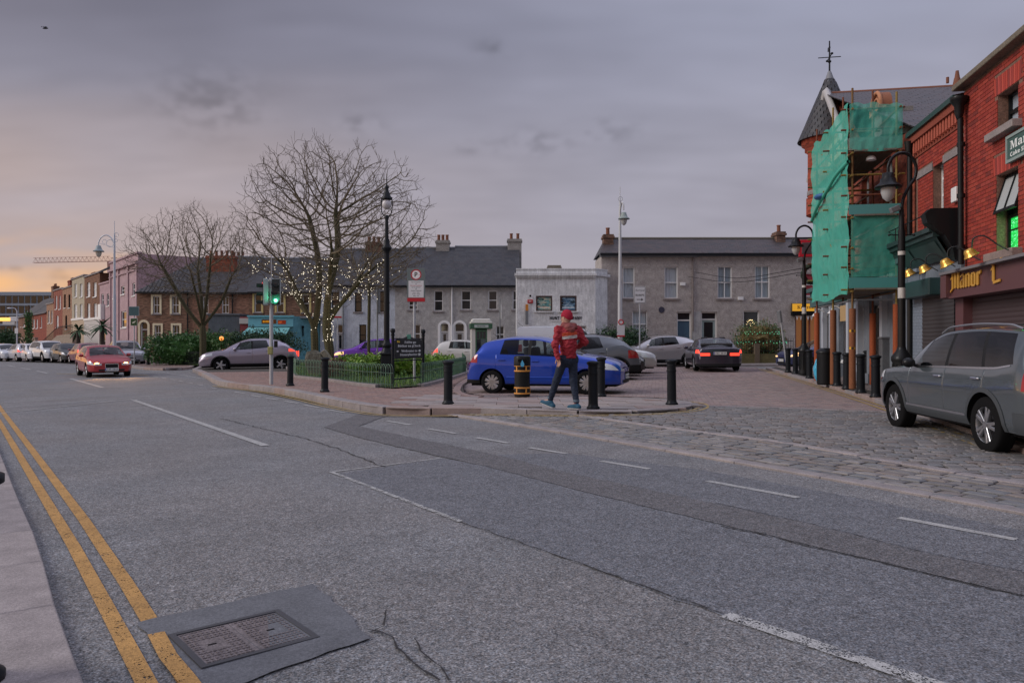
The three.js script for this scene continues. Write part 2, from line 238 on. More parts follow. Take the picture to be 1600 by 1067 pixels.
const road = structure('road');
{
  const x0 = -62, x1 = 46, z0 = -78, z1 = 8, nx = 190, nz = 150, pos = [], uv = [], col = [], idx = [];
  for (let j = 0; j <= nz; j++) for (let i = 0; i <= nx; i++) {
    const x = lerp(x0, x1, i / nx), z = lerp(z1, z0, Math.pow(j / nz, 1.5)), s = S_of(x, z), t = -0.583 * x - 0.813 * z;
    pos.push(x, H(x, z), z); uv.push(x, z);
    const n = 0.09 * N2(x * 0.5, z * 0.5) + 0.06 * N2(x * 1.7, z * 1.7) + 0.075 * N2(s * 1.3, t * 0.12);
    const oil = -0.1 * Math.max(0, N2(s * 2.1 + 9, t * 0.2)), k = 1 + n + oil, w = 0.035 * N2(x * 0.35 + 30, z * 0.35);
    col.push(k * (1 + w), k, k * (1 - w * 0.8));
  }
  for (let j = 0; j < nz; j++) for (let i = 0; i < nx; i++) { const a = j * (nx + 1) + i; idx.push(a, a + 1, a + nx + 2, a, a + nx + 2, a + nx + 1); }
  const g = new THREE.BufferGeometry(); g.setAttribute('position', new THREE.Float32BufferAttribute(pos, 3)); g.setAttribute('uv', new THREE.Float32BufferAttribute(uv, 2)); g.setAttribute('color', new THREE.Float32BufferAttribute(col, 3)); g.setIndex(idx); g.computeVertexNormals();
  const m = new THREE.Mesh(g, M.asphalt); m.name = 'asphalt'; road.add(m);
}
// repairs in the asphalt
sheet(road, 'asphalt_patch', [...ragged(px([[527, 741], [692, 716]]), 0.015), ...ragged(px([[760, 729], [900, 766], [1075, 808], [1250, 849], [1425, 891], [1600, 932], [1900, 1004]]), 0.02), ...ragged(px([[1900, 1230], [1440, 1068], [1130, 962], [900, 880], [720, 815], [620, 776], [527, 741]]), 0.04)], 0.004, M.asphaltBlue);
sheet(road, 'asphalt_patch', [...ragged(px([[775, 711], [882, 708], [1100, 735], [1350, 780], [1600, 830], [1900, 892]]), 0.02), ...ragged(px([[1900, 962], [1600, 894], [1469, 871], [1294, 827], [1119, 788], [900, 742], [775, 711]]), 0.015)], 0.004, M.asphaltBlue);
sheet(road, 'trench_repair', [...ragged(px([[505, 668], [540, 655], [578, 642]]), 0.02), ...ragged(px([[620, 645], [590, 655], [563, 666]]), 0.05), ...ragged(px([[629, 681], [760, 708], [900, 742], [1119, 788], [1294, 827], [1469, 871], [1600, 895], [1900, 962]]), 0.018), ...ragged(px([[1900, 1004], [1600, 932], [1425, 891], [1250, 849], [1075, 808], [900, 766], [760, 729], [692, 715], [576, 688], [505, 668]]), 0.018)], 0.008, M.trench);
// cracks: open grooves filled with shadowed grit
const crackM = mat(0.028, 0.026, 0.026, 1);
for (const [line, w] of [[[[344, 654], [400, 668], [470, 684], [520, 699], [600, 730]], 0.022], [[[575, 985], [612, 998], [618, 1015], [640, 1030], [662, 1050], [684, 1067]], 0.013], [[[605, 955], [600, 980], [580, 990]], 0.009], [[[1600, 934], [1425, 893], [1250, 851], [1130, 823]], 0.016], [[[1119, 787], [1294, 826], [1469, 870], [1600, 894]], 0.011], [[[720, 818], [860, 866], [1000, 915], [1130, 960]], 0.011], [[[648, 1000], [655, 1020], [690, 1045], [700, 1067]], 0.009]]) {
  ribbon(road, 'crack', ragged(px(line), w * 1.2, 0.035), w * 0.8, 0.0095, crackM, 0.85);
}
// painted lines
const dash = (a, b, w, m = M.white, name = 'lane_dash') => ribbon(road, name, resample(px([a, b]), 0.6), w, 0.0085, m);
for (const [a, b] of [[[365, 612.5], [382, 615]], [[392, 618], [407, 620.5]], [[415, 622], [434, 625]], [[444, 627], [465, 630.5]], [[476, 633.5], [500, 637.5]], [[515, 641], [541, 645.5]], [[604, 658], [642, 664.5]], [[669, 670.5], [713, 678]], [[745, 684.5], [795, 693]], [[826, 700], [885, 709.5]], [[939, 721], [1015, 733.5]], [[1106, 752.5], [1248, 778.5]], [[1405, 810], [1589, 844.5]]]) dash(a, b, 0.085);
for (const [u, v] of [[211, 583.5], [222, 585], [239, 588.5], [252, 590.5], [266, 593], [279, 595.5], [293, 598], [308, 601], [330, 606]]) dash([u, v], [u + 8, v + 1.2], 0.09);
dash([208, 625.5], [415, 697], 0.12, M.white, 'centre_line'); dash([110, 592], [160, 606], 0.13, M.white, 'centre_line');
dash([10, 571], [22.5, 573], 0.12, M.white, 'centre_line'); dash([32, 575], [47, 577.5], 0.12, M.white, 'centre_line'); dash([56, 579.5], [73, 583.5], 0.12, M.white, 'centre_line');
dash([1134, 962], [1450, 1068], 0.1, M.whiteWorn, 'centre_line'); dash([1450, 1068], [1700, 1152], 0.1, M.whiteWorn, 'centre_line');
dash([517, 738], [720, 816], 0.05, M.whiteWorn, 'worn_line'); dash([519, 738], [690, 716.5], 0.035, M.whiteWorn, 'worn_line');
dash([-30, 632], [372, 602.5], 0.05, M.whiteWorn, 'crossing_line'); dash([-30, 640], [372, 608], 0.05, M.whiteWorn, 'crossing_line'); dash([0, 646], [206, 624], 0.07, M.white, 'stop_line');
dash([207, 574.5], [322, 592.5], 0.1, M.whiteWorn, 'edge_line'); dash([88, 584], [132, 585], 0.12, M.yellowPale, 'box_line'); dash([205, 585], [232, 587], 0.12, M.yellowPale, 'box_line');
ribbon(road, 'yellow_line', resample(px([[-64, 545], [-40, 580], [3.5, 644], [50, 705], [131, 814], [197, 913], [293, 1067], [330, 1122]]), 0.4), 0.085, 0.007, M.yellow);
ribbon(road, 'yellow_line', resample(px([[-66, 550], [-44, 590], [0, 663], [48, 744], [114, 854], [184, 985], [227, 1067], [255, 1122]]), 0.4), 0.085, 0.007, M.yellow);

// manhole: a square of dark tarmac round a cast cover in its frame
{
  const c = px([[276.6, 995], [433, 959], [483, 999], [319, 1047]]), o = px([[214, 975], [490, 914], [580, 1000], [387, 1067], [300, 1100]]);
  const mh = structure('tarmac_surround');
  sheet(mh, 'tarmac', ragged([...o, o[0]], 0.016, 0.06), 0.0105, M.patch);
  const cen = c.reduce((a, p) => a.add(p), V3()).multiplyScalar(0.25), ax = c[1].clone().sub(c[0]).add(c[2].clone().sub(c[3])).setY(0).normalize(), w = c[1].distanceTo(c[0]), d = c[2].distanceTo(c[1]);
  const t = thing('manhole_cover', 'rectangular cast iron cover set in a dark tarmac square beside the yellow lines', 'manhole cover', V3(cen.x, H(cen.x, cen.z) + 0.0112, cen.z), Math.atan2(-ax.z, ax.x));
  const castM = mat(0.25, 0.22, 0.23, 0.6, { metalness: 0.25, map: TX.rough }), rim = mat(0.05, 0.05, 0.055, 0.6);
  part(t, 'frame', [bx(-w / 2 - 0.03, w / 2 + 0.03, -0.01, 0.006, -d / 2 - 0.03, -d / 2), bx(-w / 2 - 0.03, w / 2 + 0.03, -0.01, 0.006, d / 2, d / 2 + 0.03), bx(-w / 2 - 0.03, -w / 2, -0.01, 0.006, -d / 2, d / 2), bx(w / 2, w / 2 + 0.03, -0.01, 0.006, -d / 2, d / 2)], rim);
  part(t, 'plate', [bx(-w / 2, -0.002, -0.01, 0.0005, -d / 2 + 0.004, d / 2 - 0.004), bx(0.002, w / 2, -0.01, 0.0005, -d / 2 + 0.004, d / 2 - 0.004)], castM);
  const studs = []; for (let i = 0; i < 22; i++) for (let j = 0; j < 15; j++) { const x = lerp(-w / 2 + 0.02, w / 2 - 0.02, i / 21), z = lerp(-d / 2 + 0.02, d / 2 - 0.02, j / 14); const pad = (Math.abs(x + w * 0.3) < 0.06 || Math.abs(x - w * 0.27) < 0.06) && Math.abs(z) < d * 0.18; if (!pad && Math.abs(x) > 0.012) studs.push(bx(x - (j % 2 ? 0.004 : 0.008), x + (j % 2 ? 0.004 : 0.008), 0, 0.0045, z - (j % 2 ? 0.008 : 0.004), z + (j % 2 ? 0.008 : 0.004))); }
  part(t, 'studs', studs, castM); for (const k of [-0.3, 0.27]) part(t, 'keyhole', bx(w * k - 0.02, w * k + 0.02, 0.0008, 0.002, -0.008, 0.008), M.rubber);
  const gl = px([[243, 993], [262, 1029], [293, 1067], [330, 1122]]); ribbon(road, 'yellow_line', resample(gl, 0.15), 0.08, 0.0145, M.yellow);
}

// kerbs: a row of granite blocks along a line, tops at dy
function kerb(parent, line, w, dy, base, len = 1.0, mats = [M.granite, M.granite2], name = 'kerb_stone') {
  const c = new THREE.CatmullRomCurve3(line.map((p) => V3(p.x, 0, p.z)), false, 'centripetal'), Lk = c.getLength(), n = Math.max(1, Math.round(Lk / len)), pts = c.getSpacedPoints(n);
  for (let i = 0; i < n; i++) {
    const a = pts[i], b = pts[i + 1], l = a.distanceTo(b) - 0.007, mx = (a.x + b.x) / 2, mz = (a.z + b.z) / 2, top = typeof dy === 'function' ? dy(mx, mz) : dy;
    const h = top - base, g = rbox(l, h + 0.1, w, 0.012), mesh = part(parent, name, g, mats[Math.floor(R() * mats.length)]);
    mesh.position.set(mx, H(mx, mz) + top - (h + 0.1) / 2 + rr(-0.0015, 0.0015), mz); mesh.rotation.y = Math.atan2(-(b.z - a.z), b.x - a.x);
  }
}
const sidewalk = structure('pavement');                      // where the photographer stands
{
  const edge = px([[-64, 560], [-30, 640], [0, 709], [26, 775], [57, 845], [83, 937], [105, 1002], [131, 1067], [185, 1210]], 0.05);
  kerb(sidewalk, offsetLine(edge, 0.19), 0.38, 0.05, 0, 1.05, [M.granite, M.granite2]);
  const back = offsetLine(edge, 0.385);
  sheet(sidewalk, 'paving', [...back, V3(-2, 0, 6), V3(-14, 0, 6), V3(-40, 0, -30), V3(-46, 0, -60)], 0.046, mat(0.36, 0.35, 0.35, 0.9, { map: TX.granite }));
}

// ---------- the traffic island with its garden ----------
const ISL = 0.16, TBL = 0.08;
const islFront = smoothLine([...px([[300, 576], [322, 586], [341, 595], [374, 600], [419, 604.5], [471, 613.5], [524, 624.5], [576, 633], [608, 636.5], [668, 637.5], [760, 637.5], [837, 640], [900, 641.5], [960, 642.5], [1030, 640.5], [1062, 637.5]], ISL)], 0.5);
const islTip = smoothLine(px([[1062, 637.5], [1080, 634], [1085, 630.5], [1078, 626.5], [1050, 623.5]], ISL), 0.2);
const islBack = px([[1050, 623.5], [946, 619.5], [830, 618.5], [756, 619], [726, 614], [722, 602], [744, 587], [768, 573], [768, 566]], ISL);
const islFar = px([[700, 563], [560, 562], [470, 562], [400, 563.5], [330, 568], [300, 576]], ISL);
const islOutline = [...islFront, ...islTip.slice(1), ...islBack.slice(1), ...islFar];
const island = structure('traffic_island');
sheet(island, 'bedding', islOutline, ISL - 0.022, M.mortar);
kerb(island, offsetLine(islFront.filter((p, i) => i < 26 || true), -0.15), 0.30, ISL, 0, 1.0, [M.granite, M.granite2, M.granitePink]);
kerb(island, offsetLine(islTip, -0.15), 0.30, ISL, 0, 0.6, [M.granite2]);
kerb(island, offsetLine(smoothLine(islBack.slice(0, 4), 0.5), -0.1), 0.2, ISL, 0, 0.9, [M.granite2]); kerb(island, offsetLine(smoothLine(islBack.slice(3), 0.5), -0.1), 0.2, ISL - 0.004, 0, 0.9, [mat(0.40, 0.29, 0.27, 0.85, { map: TX.granite })]);
kerb(island, offsetLine(islFar, -0.1), 0.2, ISL, 0, 1.2, [M.granite2]);
const gardenPx = [[447, 571], [462, 589], [520, 595], [560, 601], [614, 606], [657, 603], [700, 592], [728, 583], [722, 571], [640, 566], [520, 565]];
const garden = px(gardenPx, ISL + 0.02);
const brickTones = [[0.40, 0.265, 0.24], [0.35, 0.235, 0.215], [0.44, 0.30, 0.27], [0.37, 0.285, 0.265], [0.33, 0.245, 0.24], [0.45, 0.32, 0.29]];
const setts = { pillow: [pillow(0.07, 0.1, 1), pillow(0.09, 0.12, 2), pillow(0.06, 0.08, 3), pillow(0.08, 0.14, 4)], brick: [pillow(0.03, 0.02, 5, 0.06), pillow(0.03, 0.02, 6, 0.06)], slab: [pillow(0.008, 0, 7, 0.06)] };
const inset = (x, z, m, poly) => inPoly(x + m, z, poly) && inPoly(x - m, z, poly) && inPoly(x, z + m, poly) && inPoly(x, z - m, poly);
function paveRows(poly, ang, lx, lz, gap, fn, keep) {        // running bond over the bounding box of poly
  const ca = Math.cos(ang), sa = Math.sin(ang), out = [], q = poly.map((p) => [p.x * ca + p.z * sa, -p.x * sa + p.z * ca]);
  const a0 = Math.min(...q.map((p) => p[0])), a1 = Math.max(...q.map((p) => p[0])), b0 = Math.min(...q.map((p) => p[1])), b1 = Math.max(...q.map((p) => p[1]));
  let row = 0;
  for (let b = b0; b < b1; b += lz + gap, row++) for (let a = a0 - (row % 2) * (lx + gap) / 2; a < a1; ) {
    const l = lx * (keep.vary ? rr(1 - keep.vary, 1 + keep.vary) : 1), ca2 = a + l / 2, x = ca2 * ca - b * sa, z = ca2 * sa + b * ca;
    a += l + gap;
    if (keep(x, z)) out.push(fn(x, z, l, lz, -ang));
  }
  return out;
}
{ // red paviours on the island's left, stone flags on the tongue
  const slabZone = px([[590, 640], [640, 620], [722, 610], [748, 618], [830, 618], [950, 619], [1060, 624], [1090, 631], [1060, 645], [900, 650], [700, 650]], ISL);
  const keepB = (x, z) => inset(x, z, 0.3, islOutline) && !inPoly(x, z, garden) && z > -34 && !inset(x, z, 0.75, slabZone);
  const piece = (h, dy, tones) => (x, z, l, w, ry) => ({ pos: V3(x, H(x, z) + dy - h + rr(-0.002, 0.002), z), ry: ry + rr(-0.01, 0.01), scale: V3(l, h, w), tone: Math.floor(R() * tones), area: l * w });
  lay(island, 'paviour', 'paviours', setts.brick, brickTones, 0.85, paveRows(islOutline, 0.55, 0.2, 0.1, 0.008, piece(0.05, ISL - 0.007, 6), keepB), 300, { map: TX.brickGrain });
  const slabs = paveRows(slabZone, 0.0, 0.9, 0.58, 0.01, piece(0.05, ISL, 5), (x, z) => inPoly(x, z, slabZone) && inset(x, z, 0.32, islOutline));
  lay(island, 'flagstone', 'flagstones', setts.slab, [[0.46, 0.40, 0.385], [0.42, 0.37, 0.36], [0.50, 0.43, 0.40], [0.44, 0.40, 0.39], [0.48, 0.38, 0.35]], 0.8, slabs, 300, { map: TX.granite });
}
// double yellow lines round the tongue
{
  const line = [...islFront.slice(Math.round(islFront.length * 0.42)), ...islTip.slice(1)];
  for (const d of [0.12, 0.27]) ribbon(road, 'yellow_line', smoothLine(offsetLine(line, d).filter((_, i) => i % 2 === 0), 0.3), 0.05, (x, z) => apronDy(x, z) + 0.022, M.yellowPale);
}

// ---------- the cobbled apron and the brick paved street ----------
const edgePts = px([[600, 639], [640, 642.5], [680, 647.5], [760, 659], [860, 675], [960, 692], [1080, 712.7], [1262, 744.5], [1430, 774], [1600, 805], [2000, 878]]);
const midPts = px([[820, 643], [855, 646], [925, 655.5], [995, 666], [1080, 677.5], [1262, 701], [1405, 727], [1600, 758], [2000, 822]], 0.03);
const tblPts = px([[1062, 633], [1124, 636.5], [1262, 640], [1389, 645.5], [1600, 658], [2000, 690]], TBL);
const apron = structure('cobbled_apron');
{
  const bedPoly = [...edgePts, ...tblPts.slice().reverse(), ...islTip.slice().reverse().slice(4), ...islFront.slice(-22).reverse()];
  const poly = [...edgePts, ...tblPts.slice().reverse(), ...offsetLine(islFront, 0.0).slice(Math.round(islFront.length * 0.36)).reverse()];
  sheet(apron, 'bedding', resample(poly, 0.8), (x, z) => apronDy(x, z), M.mortar);
  const topDy = (x, z) => apronDy(x, z) + 0.018;
  kerb(apron, offsetLine(edgePts, -0.09), 0.2, (x, z) => topDy(x, z) + 0.004, 0, 1.2, [M.granite, M.granite2], 'edge_stone');
  kerb(apron, midPts, 0.16, topDy, 0, 1.2, [M.granite2, M.granite], 'edge_stone');
  kerb(apron, tblPts, 0.14, (x, z) => topDy(x, z), 0, 0.9, [M.granite2], 'edge_stone');
  const zone1 = [...edgePts, ...midPts.slice().reverse(), ...px([[700, 641], [640, 640]])], zone2 = [...midPts, ...tblPts.slice().reverse(), ...px([[1095, 640], [1050, 645], [960, 648], [870, 646]])];
  const tones = [[0.28, 0.27, 0.27], [0.33, 0.315, 0.31], [0.235, 0.23, 0.235], [0.37, 0.355, 0.35], [0.30, 0.265, 0.25], [0.265, 0.275, 0.29]];
  const piece = (x, z, l, w, ry) => ({ pos: V3(x + rr(-0.006, 0.006), H(x, z) + topDy(x, z) - 0.05 + rr(-0.005, 0.004), z + rr(-0.006, 0.006)), ry: ry + rr(-0.05, 0.05), rx: rr(-0.03, 0.03), rz: rr(-0.03, 0.03), scale: V3(l, 0.05, w * rr(0.93, 1.02)), tone: Math.floor(R() * 6), area: l * w });
  const k1 = (x, z) => inset(x, z, 0.1, zone1); k1.vary = 0.22; const k2 = (x, z) => inset(x, z, 0.09, zone2) && !inPoly(x, z, islOutline); k2.vary = 0.2;
  const inset2 = [...paveRows(zone1, 0.98, 0.24, 0.135, 0.02, piece, k1), ...paveRows(zone2, 0.18, 0.185, 0.115, 0.017, piece, k2)];
  lay(apron, 'sett', 'setts', setts.pillow, tones, 0.72, inset2, 300, { map: TX.granite });
}
const street = structure('brick_street');
const rKerb = px([[1197, 577.5], [1205, 580], [1262, 596.5], [1330, 617], [1395, 638], [1470, 664], [1600, 712]], TBL).map((p) => V3(p.x, 0, p.z));
{
  const poly = [...tblPts.slice(0, 5), V3(9, 0, -9.5), ...rKerb.slice().reverse(), ...px([[1180, 574.5], [1000, 573.5], [790, 573], [770, 573], [746, 587], [724, 602], [728, 614]], TBL), ...px([[756, 618.5], [830, 618], [946, 619], [1048, 623], [1078, 627], [1086, 631]], TBL)];
  sheet(street, 'bedding', poly, TBL - 0.006, M.mortar);
  const zone = poly.map((p) => p.clone());
  const piece = (x, z, l, w, ry) => ({ pos: V3(x, H(x, z) + TBL - 0.05 + 0.012 + rr(-0.0025, 0.0025), z), ry: ry + rr(-0.012, 0.012), scale: V3(l, 0.05, w), tone: Math.floor(R() * 6), area: l * w });
  const keep = (x, z) => inset(x, z, 0.05, zone);
  const bricks = paveRows(zone, 0.19, 0.205, 0.1, 0.008, piece, keep);
  lay(street, 'paviour', 'paviours', setts.brick, [[0.44, 0.345, 0.345], [0.37, 0.29, 0.30], [0.50, 0.39, 0.38], [0.42, 0.365, 0.37], [0.36, 0.31, 0.32], [0.52, 0.42, 0.405]], 0.8, bricks, 300, { map: TX.brickGrain });
  for (const d of [0.12, 0.28]) ribbon(street, 'yellow_line', resample(offsetLine(rKerb, d), 0.5), 0.055, TBL + 0.022, M.yellowPale);
}
// pavement along the right-hand shops
const RF_A = V3(10.03, 0, -20.9), RF_D = V3(-0.187, 0, 0.982), RF_N = V3(-0.982, 0, -0.187);
const onRF = (u) => { const k = (u - CU) / F, c = RF_A.x + RF_A.z * 0.1904, Z = c / (k - 0.1904); return V3(k * Z, 0, -Z); };   // facade line at picture column u
const rightWalk = structure('pavement');
{
  const edge = rKerb, far = onRF(1262), near = onRF(1900);
  kerb(rightWalk, offsetLine(edge, -0.1), 0.2, 0.17, 0, 0.95, [M.granite2, M.granitePink]);
  const poly = [...offsetLine(edge, -0.2), V3(near.x - 1, 0, -6.5), V3(near.x + 1.5, 0, -7), V3(far.x + 1, 0, far.z), ...px([[1240, 571], [1215, 572]], 0.17)];
  sheet(rightWalk, 'bedding', poly, 0.15, M.mortar);
  const piece = (x, z, l, w, ry) => ({ pos: V3(x, H(x, z) + 0.17 - 0.04 + rr(-0.002, 0.002), z), ry, scale: V3(l, 0.04, w), tone: Math.floor(R() * 4), area: l * w });
  lay(rightWalk, 'flagstone', 'flagstones', setts.slab, [[0.36, 0.30, 0.285], [0.33, 0.285, 0.275], [0.39, 0.32, 0.30], [0.34, 0.30, 0.29]], 0.82, paveRows(poly, -1.38, 0.6, 0.45, 0.008, piece, (x, z) => inset(x, z, 0.22, poly)), 300, { map: TX.granite });
}
// far pavements
const farWalk = structure('pavement');
{
  const e1 = px([[880, 571.5], [1000, 571], [1100, 570.5], [1215, 569.5], [1300, 569]], 0.1);
  kerb(farWalk, e1, 0.2, 0.12, 0, 1.2, [M.granite2]);
  sheet(farWalk, 'paving', [...e1, V3(24, 0, -41), V3(24, 0, -46), V3(2, 0, -46)], 0.115, mat(0.3, 0.27, 0.26, 0.9, { map: TX.granite }));
  const e2 = px([[196, 569], [212, 572.5], [240, 575], [270, 575.5], [290, 574], [300, 571.5]], 0.12);
  kerb(farWalk, smoothLine(e2, 1), 0.25, 0.14, 0, 1.2, [M.granite2, M.granitePink]);
  sheet(farWalk, 'paving', [...smoothLine(e2, 1), ...px([[330, 566], [420, 562], [470, 560.5], [200, 560.5]], 0.12)], 0.135, mat(0.30, 0.22, 0.20, 0.9, { map: TX.brickGrain }));
  const e3 = px([[-30, 561], [60, 563], [110, 566], [150, 567.5], [180, 567.8]], 0.05);
  sheet(farWalk, 'paving', [...e3, ...px([[200, 565], [196, 553], [-30, 552]], 0.05)], 0.03, mat(0.30, 0.24, 0.23, 0.9, { map: TX.brickGrain }));
}
// ---------- buildings ----------
const font = await new FontLoader().loadAsync('fonts/droid/droid_sans_bold.typeface.json'), serif = await new FontLoader().loadAsync('fonts/droid/droid_serif_bold.typeface.json');
function frameOf(p0, p1) {                                   // a facade standing on the line p0 -> p1 (left to right as seen from the street)
  const d = V3(p1.x - p0.x, 0, p1.z - p0.z), w = d.length(); d.normalize();
  const n = V3(-d.z, 0, d.x).negate(), turn = Math.atan2(-d.z, d.x); n.set(Math.sin(turn), 0, Math.cos(turn));
  const base = V3(p0.x, Math.min(H(p0.x, p0.z), H(p1.x, p1.z)), p0.z);
  return { p0, d, n, w, turn, base, at(u, v) { const r = V3((u - CU) / F, -(v - CV) / F, -1), t = V3().subVectors(base, EYE).dot(n) / r.dot(n), q = r.multiplyScalar(t).add(EYE).sub(base); return [q.dot(d), q.y]; }, rect(u0, v0, u1, v1) { const [x0] = this.at(u0, v0), [x1] = this.at(u1, v0), um = (u0 + u1) / 2; return { x0, x1, y0: this.at(um, v1)[1], y1: this.at(um, v0)[1] }; } };
}
function wallGeo(outline, holes, t = 0.3) {                  // wall with its openings cut through; outer face at z = 0
  const s = shapeOf(outline);
  for (const h of holes) {
    const p = new THREE.Path(); p.moveTo(h.x0, h.y0); p.lineTo(h.x1, h.y0);
    if (h.arch) { const r = (h.x1 - h.x0) / 2, rise = r * h.arch; p.lineTo(h.x1, h.y1 - rise); for (let k = 1; k <= 8; k++) { const a = Math.PI * k / 8; p.lineTo(h.x0 + r + r * Math.cos(a), h.y1 - rise + rise * Math.sin(a)); } } else { p.lineTo(h.x1, h.y1); p.lineTo(h.x0, h.y1); }
    p.closePath(); s.holes.push(p);
  }
  return new THREE.ExtrudeGeometry(s, { depth: t, bevelEnabled: false }).translate(0, 0, -t);
}
const CURT = [mat(0.55, 0.58, 0.62, 0.95), mat(0.36, 0.42, 0.47, 0.95), mat(0.62, 0.6, 0.55, 0.95), mat(0.22, 0.26, 0.30, 0.95)];
function window_(parent, o, opt = {}) {
  const { frame = M.whitePaint, sillM = M.granite, rev = 0.14, curtain, bars = 1, mull = 0, fw = 0.06, sill = true, glass } = opt, { x0, x1, y0, y1 } = o, w = x1 - x0, h = y1 - y0;
  const g = sub(parent, 'window'); g.position.set(x0, y0, -rev);
  const fr = [bx(0, fw, 0, h, -0.05, 0.03), bx(w - fw, w, 0, h, -0.05, 0.03), bx(fw, w - fw, 0, fw, -0.05, 0.03), bx(fw, w - fw, h - fw, h, -0.05, 0.03)];
  for (let k = 1; k <= bars; k++) fr.push(bx(fw, w - fw, h * k / (bars + 1) - 0.028, h * k / (bars + 1) + 0.028, -0.05, 0.025));
  for (let k = 1; k <= mull; k++) fr.push(bx(w * k / (mull + 1) - 0.02, w * k / (mull + 1) + 0.02, fw, h - fw, -0.052, 0.02));
  part(g, 'frame', fr, frame);
  if (o.arch) part(g, 'fanlight_head', [extrude([[0, h], [0, h - w * 0.5 * o.arch], ...Array.from({ length: 9 }, (_, k) => [w / 2 - w / 2 * Math.cos(Math.PI * k / 8), h - w * 0.5 * o.arch + w * 0.5 * o.arch * Math.sin(Math.PI * k / 8)]), [w, h]], 0.04, 0.01)], frame);
  const n = bars + 1;
  for (let k = 0; k < n; k++) { const m = part(g, 'pane', new THREE.PlaneGeometry(w - 2 * fw, h / n - fw * 0.8), glass || (curtain === undefined ? M.darkGlass : M.pane)); m.position.set(w / 2, h * (k + 0.5) / n, -0.02 - k * 0.004); }
  if (curtain !== undefined) part(g, 'curtain', gridGeo(40, 1, (a, b) => V3(lerp(0.02, w - 0.02, a), lerp(0.02, h - 0.02, b), -0.1 + 0.018 * Math.sin(a * w * 42 + 1.3 * Math.sin(a * 9)))), CURT[curtain]);
  if (curtain !== undefined) part(g, 'blind_back', bx(0, w, 0, h, -0.16, -0.15), M.blackMatt);
  if (sill) part(g, 'sill', rbox(w + 0.2, 0.1, rev + 0.1, 0.01, w / 2, -0.05, (rev + 0.1) / 2 - 0.02), sillM);
  return g;
}
function door_(parent, o, leafM, opt = {}) {
  const { frame = M.whitePaint, rev = 0.16, fan = 0.4, glazed } = opt, { x0, x1, y0, y1 } = o, w = x1 - x0, h = y1 - y0, g = sub(parent, 'door'); g.position.set(x0, y0, -rev);
  const lh = h - fan - 0.06;
  part(g, 'frame', [bx(0, 0.07, 0, h, -0.06, 0.03), bx(w - 0.07, w, 0, h, -0.06, 0.03), bx(0.07, w - 0.07, h - 0.07, h, -0.06, 0.03), bx(0.07, w - 0.07, lh, lh + 0.07, -0.06, 0.03)], frame);
  const leaf = [bx(0.07, w - 0.07, 0, lh, -0.06, -0.03)], pw = (w - 0.14 - 0.24) / 2;
  for (const sx of [0.07 + 0.08, 0.07 + 0.16 + pw]) for (const [a, b] of [[0.15, lh * 0.4], [lh * 0.47, lh - 0.12]]) if (!(glazed && a > 0.5)) leaf.push(bx(sx, sx + pw, a, b, -0.03, -0.018));
  part(g, 'leaf', leaf, leafM); if (glazed) part(g, 'pane', bx(0.2, w - 0.2, lh * 0.47, lh - 0.12, -0.03, -0.022), M.darkGlass);
  if (fan > 0.1) part(g, 'fanlight', bx(0.07, w - 0.07, lh + 0.07, h - 0.07, -0.05, -0.035), M.darkGlass);
  part(g, 'letter_box', bx(w / 2 - 0.12, w / 2 + 0.12, lh * 0.42, lh * 0.42 + 0.05, -0.03, -0.012), M.chrome);
  part(g, 'step', bx(-0.1, w + 0.1, -0.14, 0, 0, rev + 0.3), M.granite2);
  return g;
}
const slateGeo = [pillow(0.02, 0.03, 21, 0.2), pillow(0.02, 0.04, 22, 0.2)];
const slateGrey = [[0.075, 0.078, 0.09], [0.09, 0.092, 0.105], [0.062, 0.064, 0.075], [0.10, 0.098, 0.105], [0.083, 0.077, 0.085]], slatePurple = [[0.115, 0.085, 0.085], [0.10, 0.08, 0.083], [0.13, 0.098, 0.095], [0.09, 0.078, 0.083], [0.12, 0.094, 0.098]];
// slope a (eave left), b (eave right), c (ridge right), d (ridge left), in the parent's axes
function slates(parent, a, b, c, d, tones, sw = 0.3, sh = 0.22, most = 0) {
  const rows = Math.max(2, Math.round(a.distanceTo(d) / sh)), list = [], up = d.clone().sub(a).normalize(), along = b.clone().sub(a).normalize(), n = along.clone().cross(up).normalize();
  parent.updateWorldMatrix(true, false);
  const q = new THREE.Quaternion().setFromRotationMatrix(new THREE.Matrix4().makeBasis(along, n, up.clone().negate()));
  for (let r = 0; r < rows; r++) {
    const t = (r + 0.5) / rows, l = a.clone().lerp(d, t), e = b.clone().lerp(c, t), len = l.distanceTo(e), k = Math.max(1, Math.round(len / sw));
    for (let i = 0; i < k + (r % 2); i++) {
      const s = (i + 0.5 - (r % 2) * 0.5) / k; if (s < 0.01 || s > 0.99) { if (r % 2 === 0) continue; }
      const pos = l.clone().lerp(e, clamp(s, 0.25 / k, 1 - 0.25 / k)).addScaledVector(n, 0.02 + rr(-0.003, 0.003));
      const half = s < 0.01 || s > 0.99 ? 0.5 : 1;
      list.push({ pos, q: q.clone().multiply(new THREE.Quaternion().setFromEuler(new THREE.Euler(0.04 + rr(-0.012, 0.012), rr(-0.01, 0.01), 0))), scale: V3(len / k * 0.975 * half, 0.014, sh * 1.2), tone: Math.floor(R() * tones.length), wp: pos.clone().applyMatrix4(parent.matrixWorld), area: sw * sh, face: 0.5 });
    }
  }
  lay(parent, 'slate', 'slates', slateGeo, tones, 0.6, list, most, { map: TX.smooth });
}
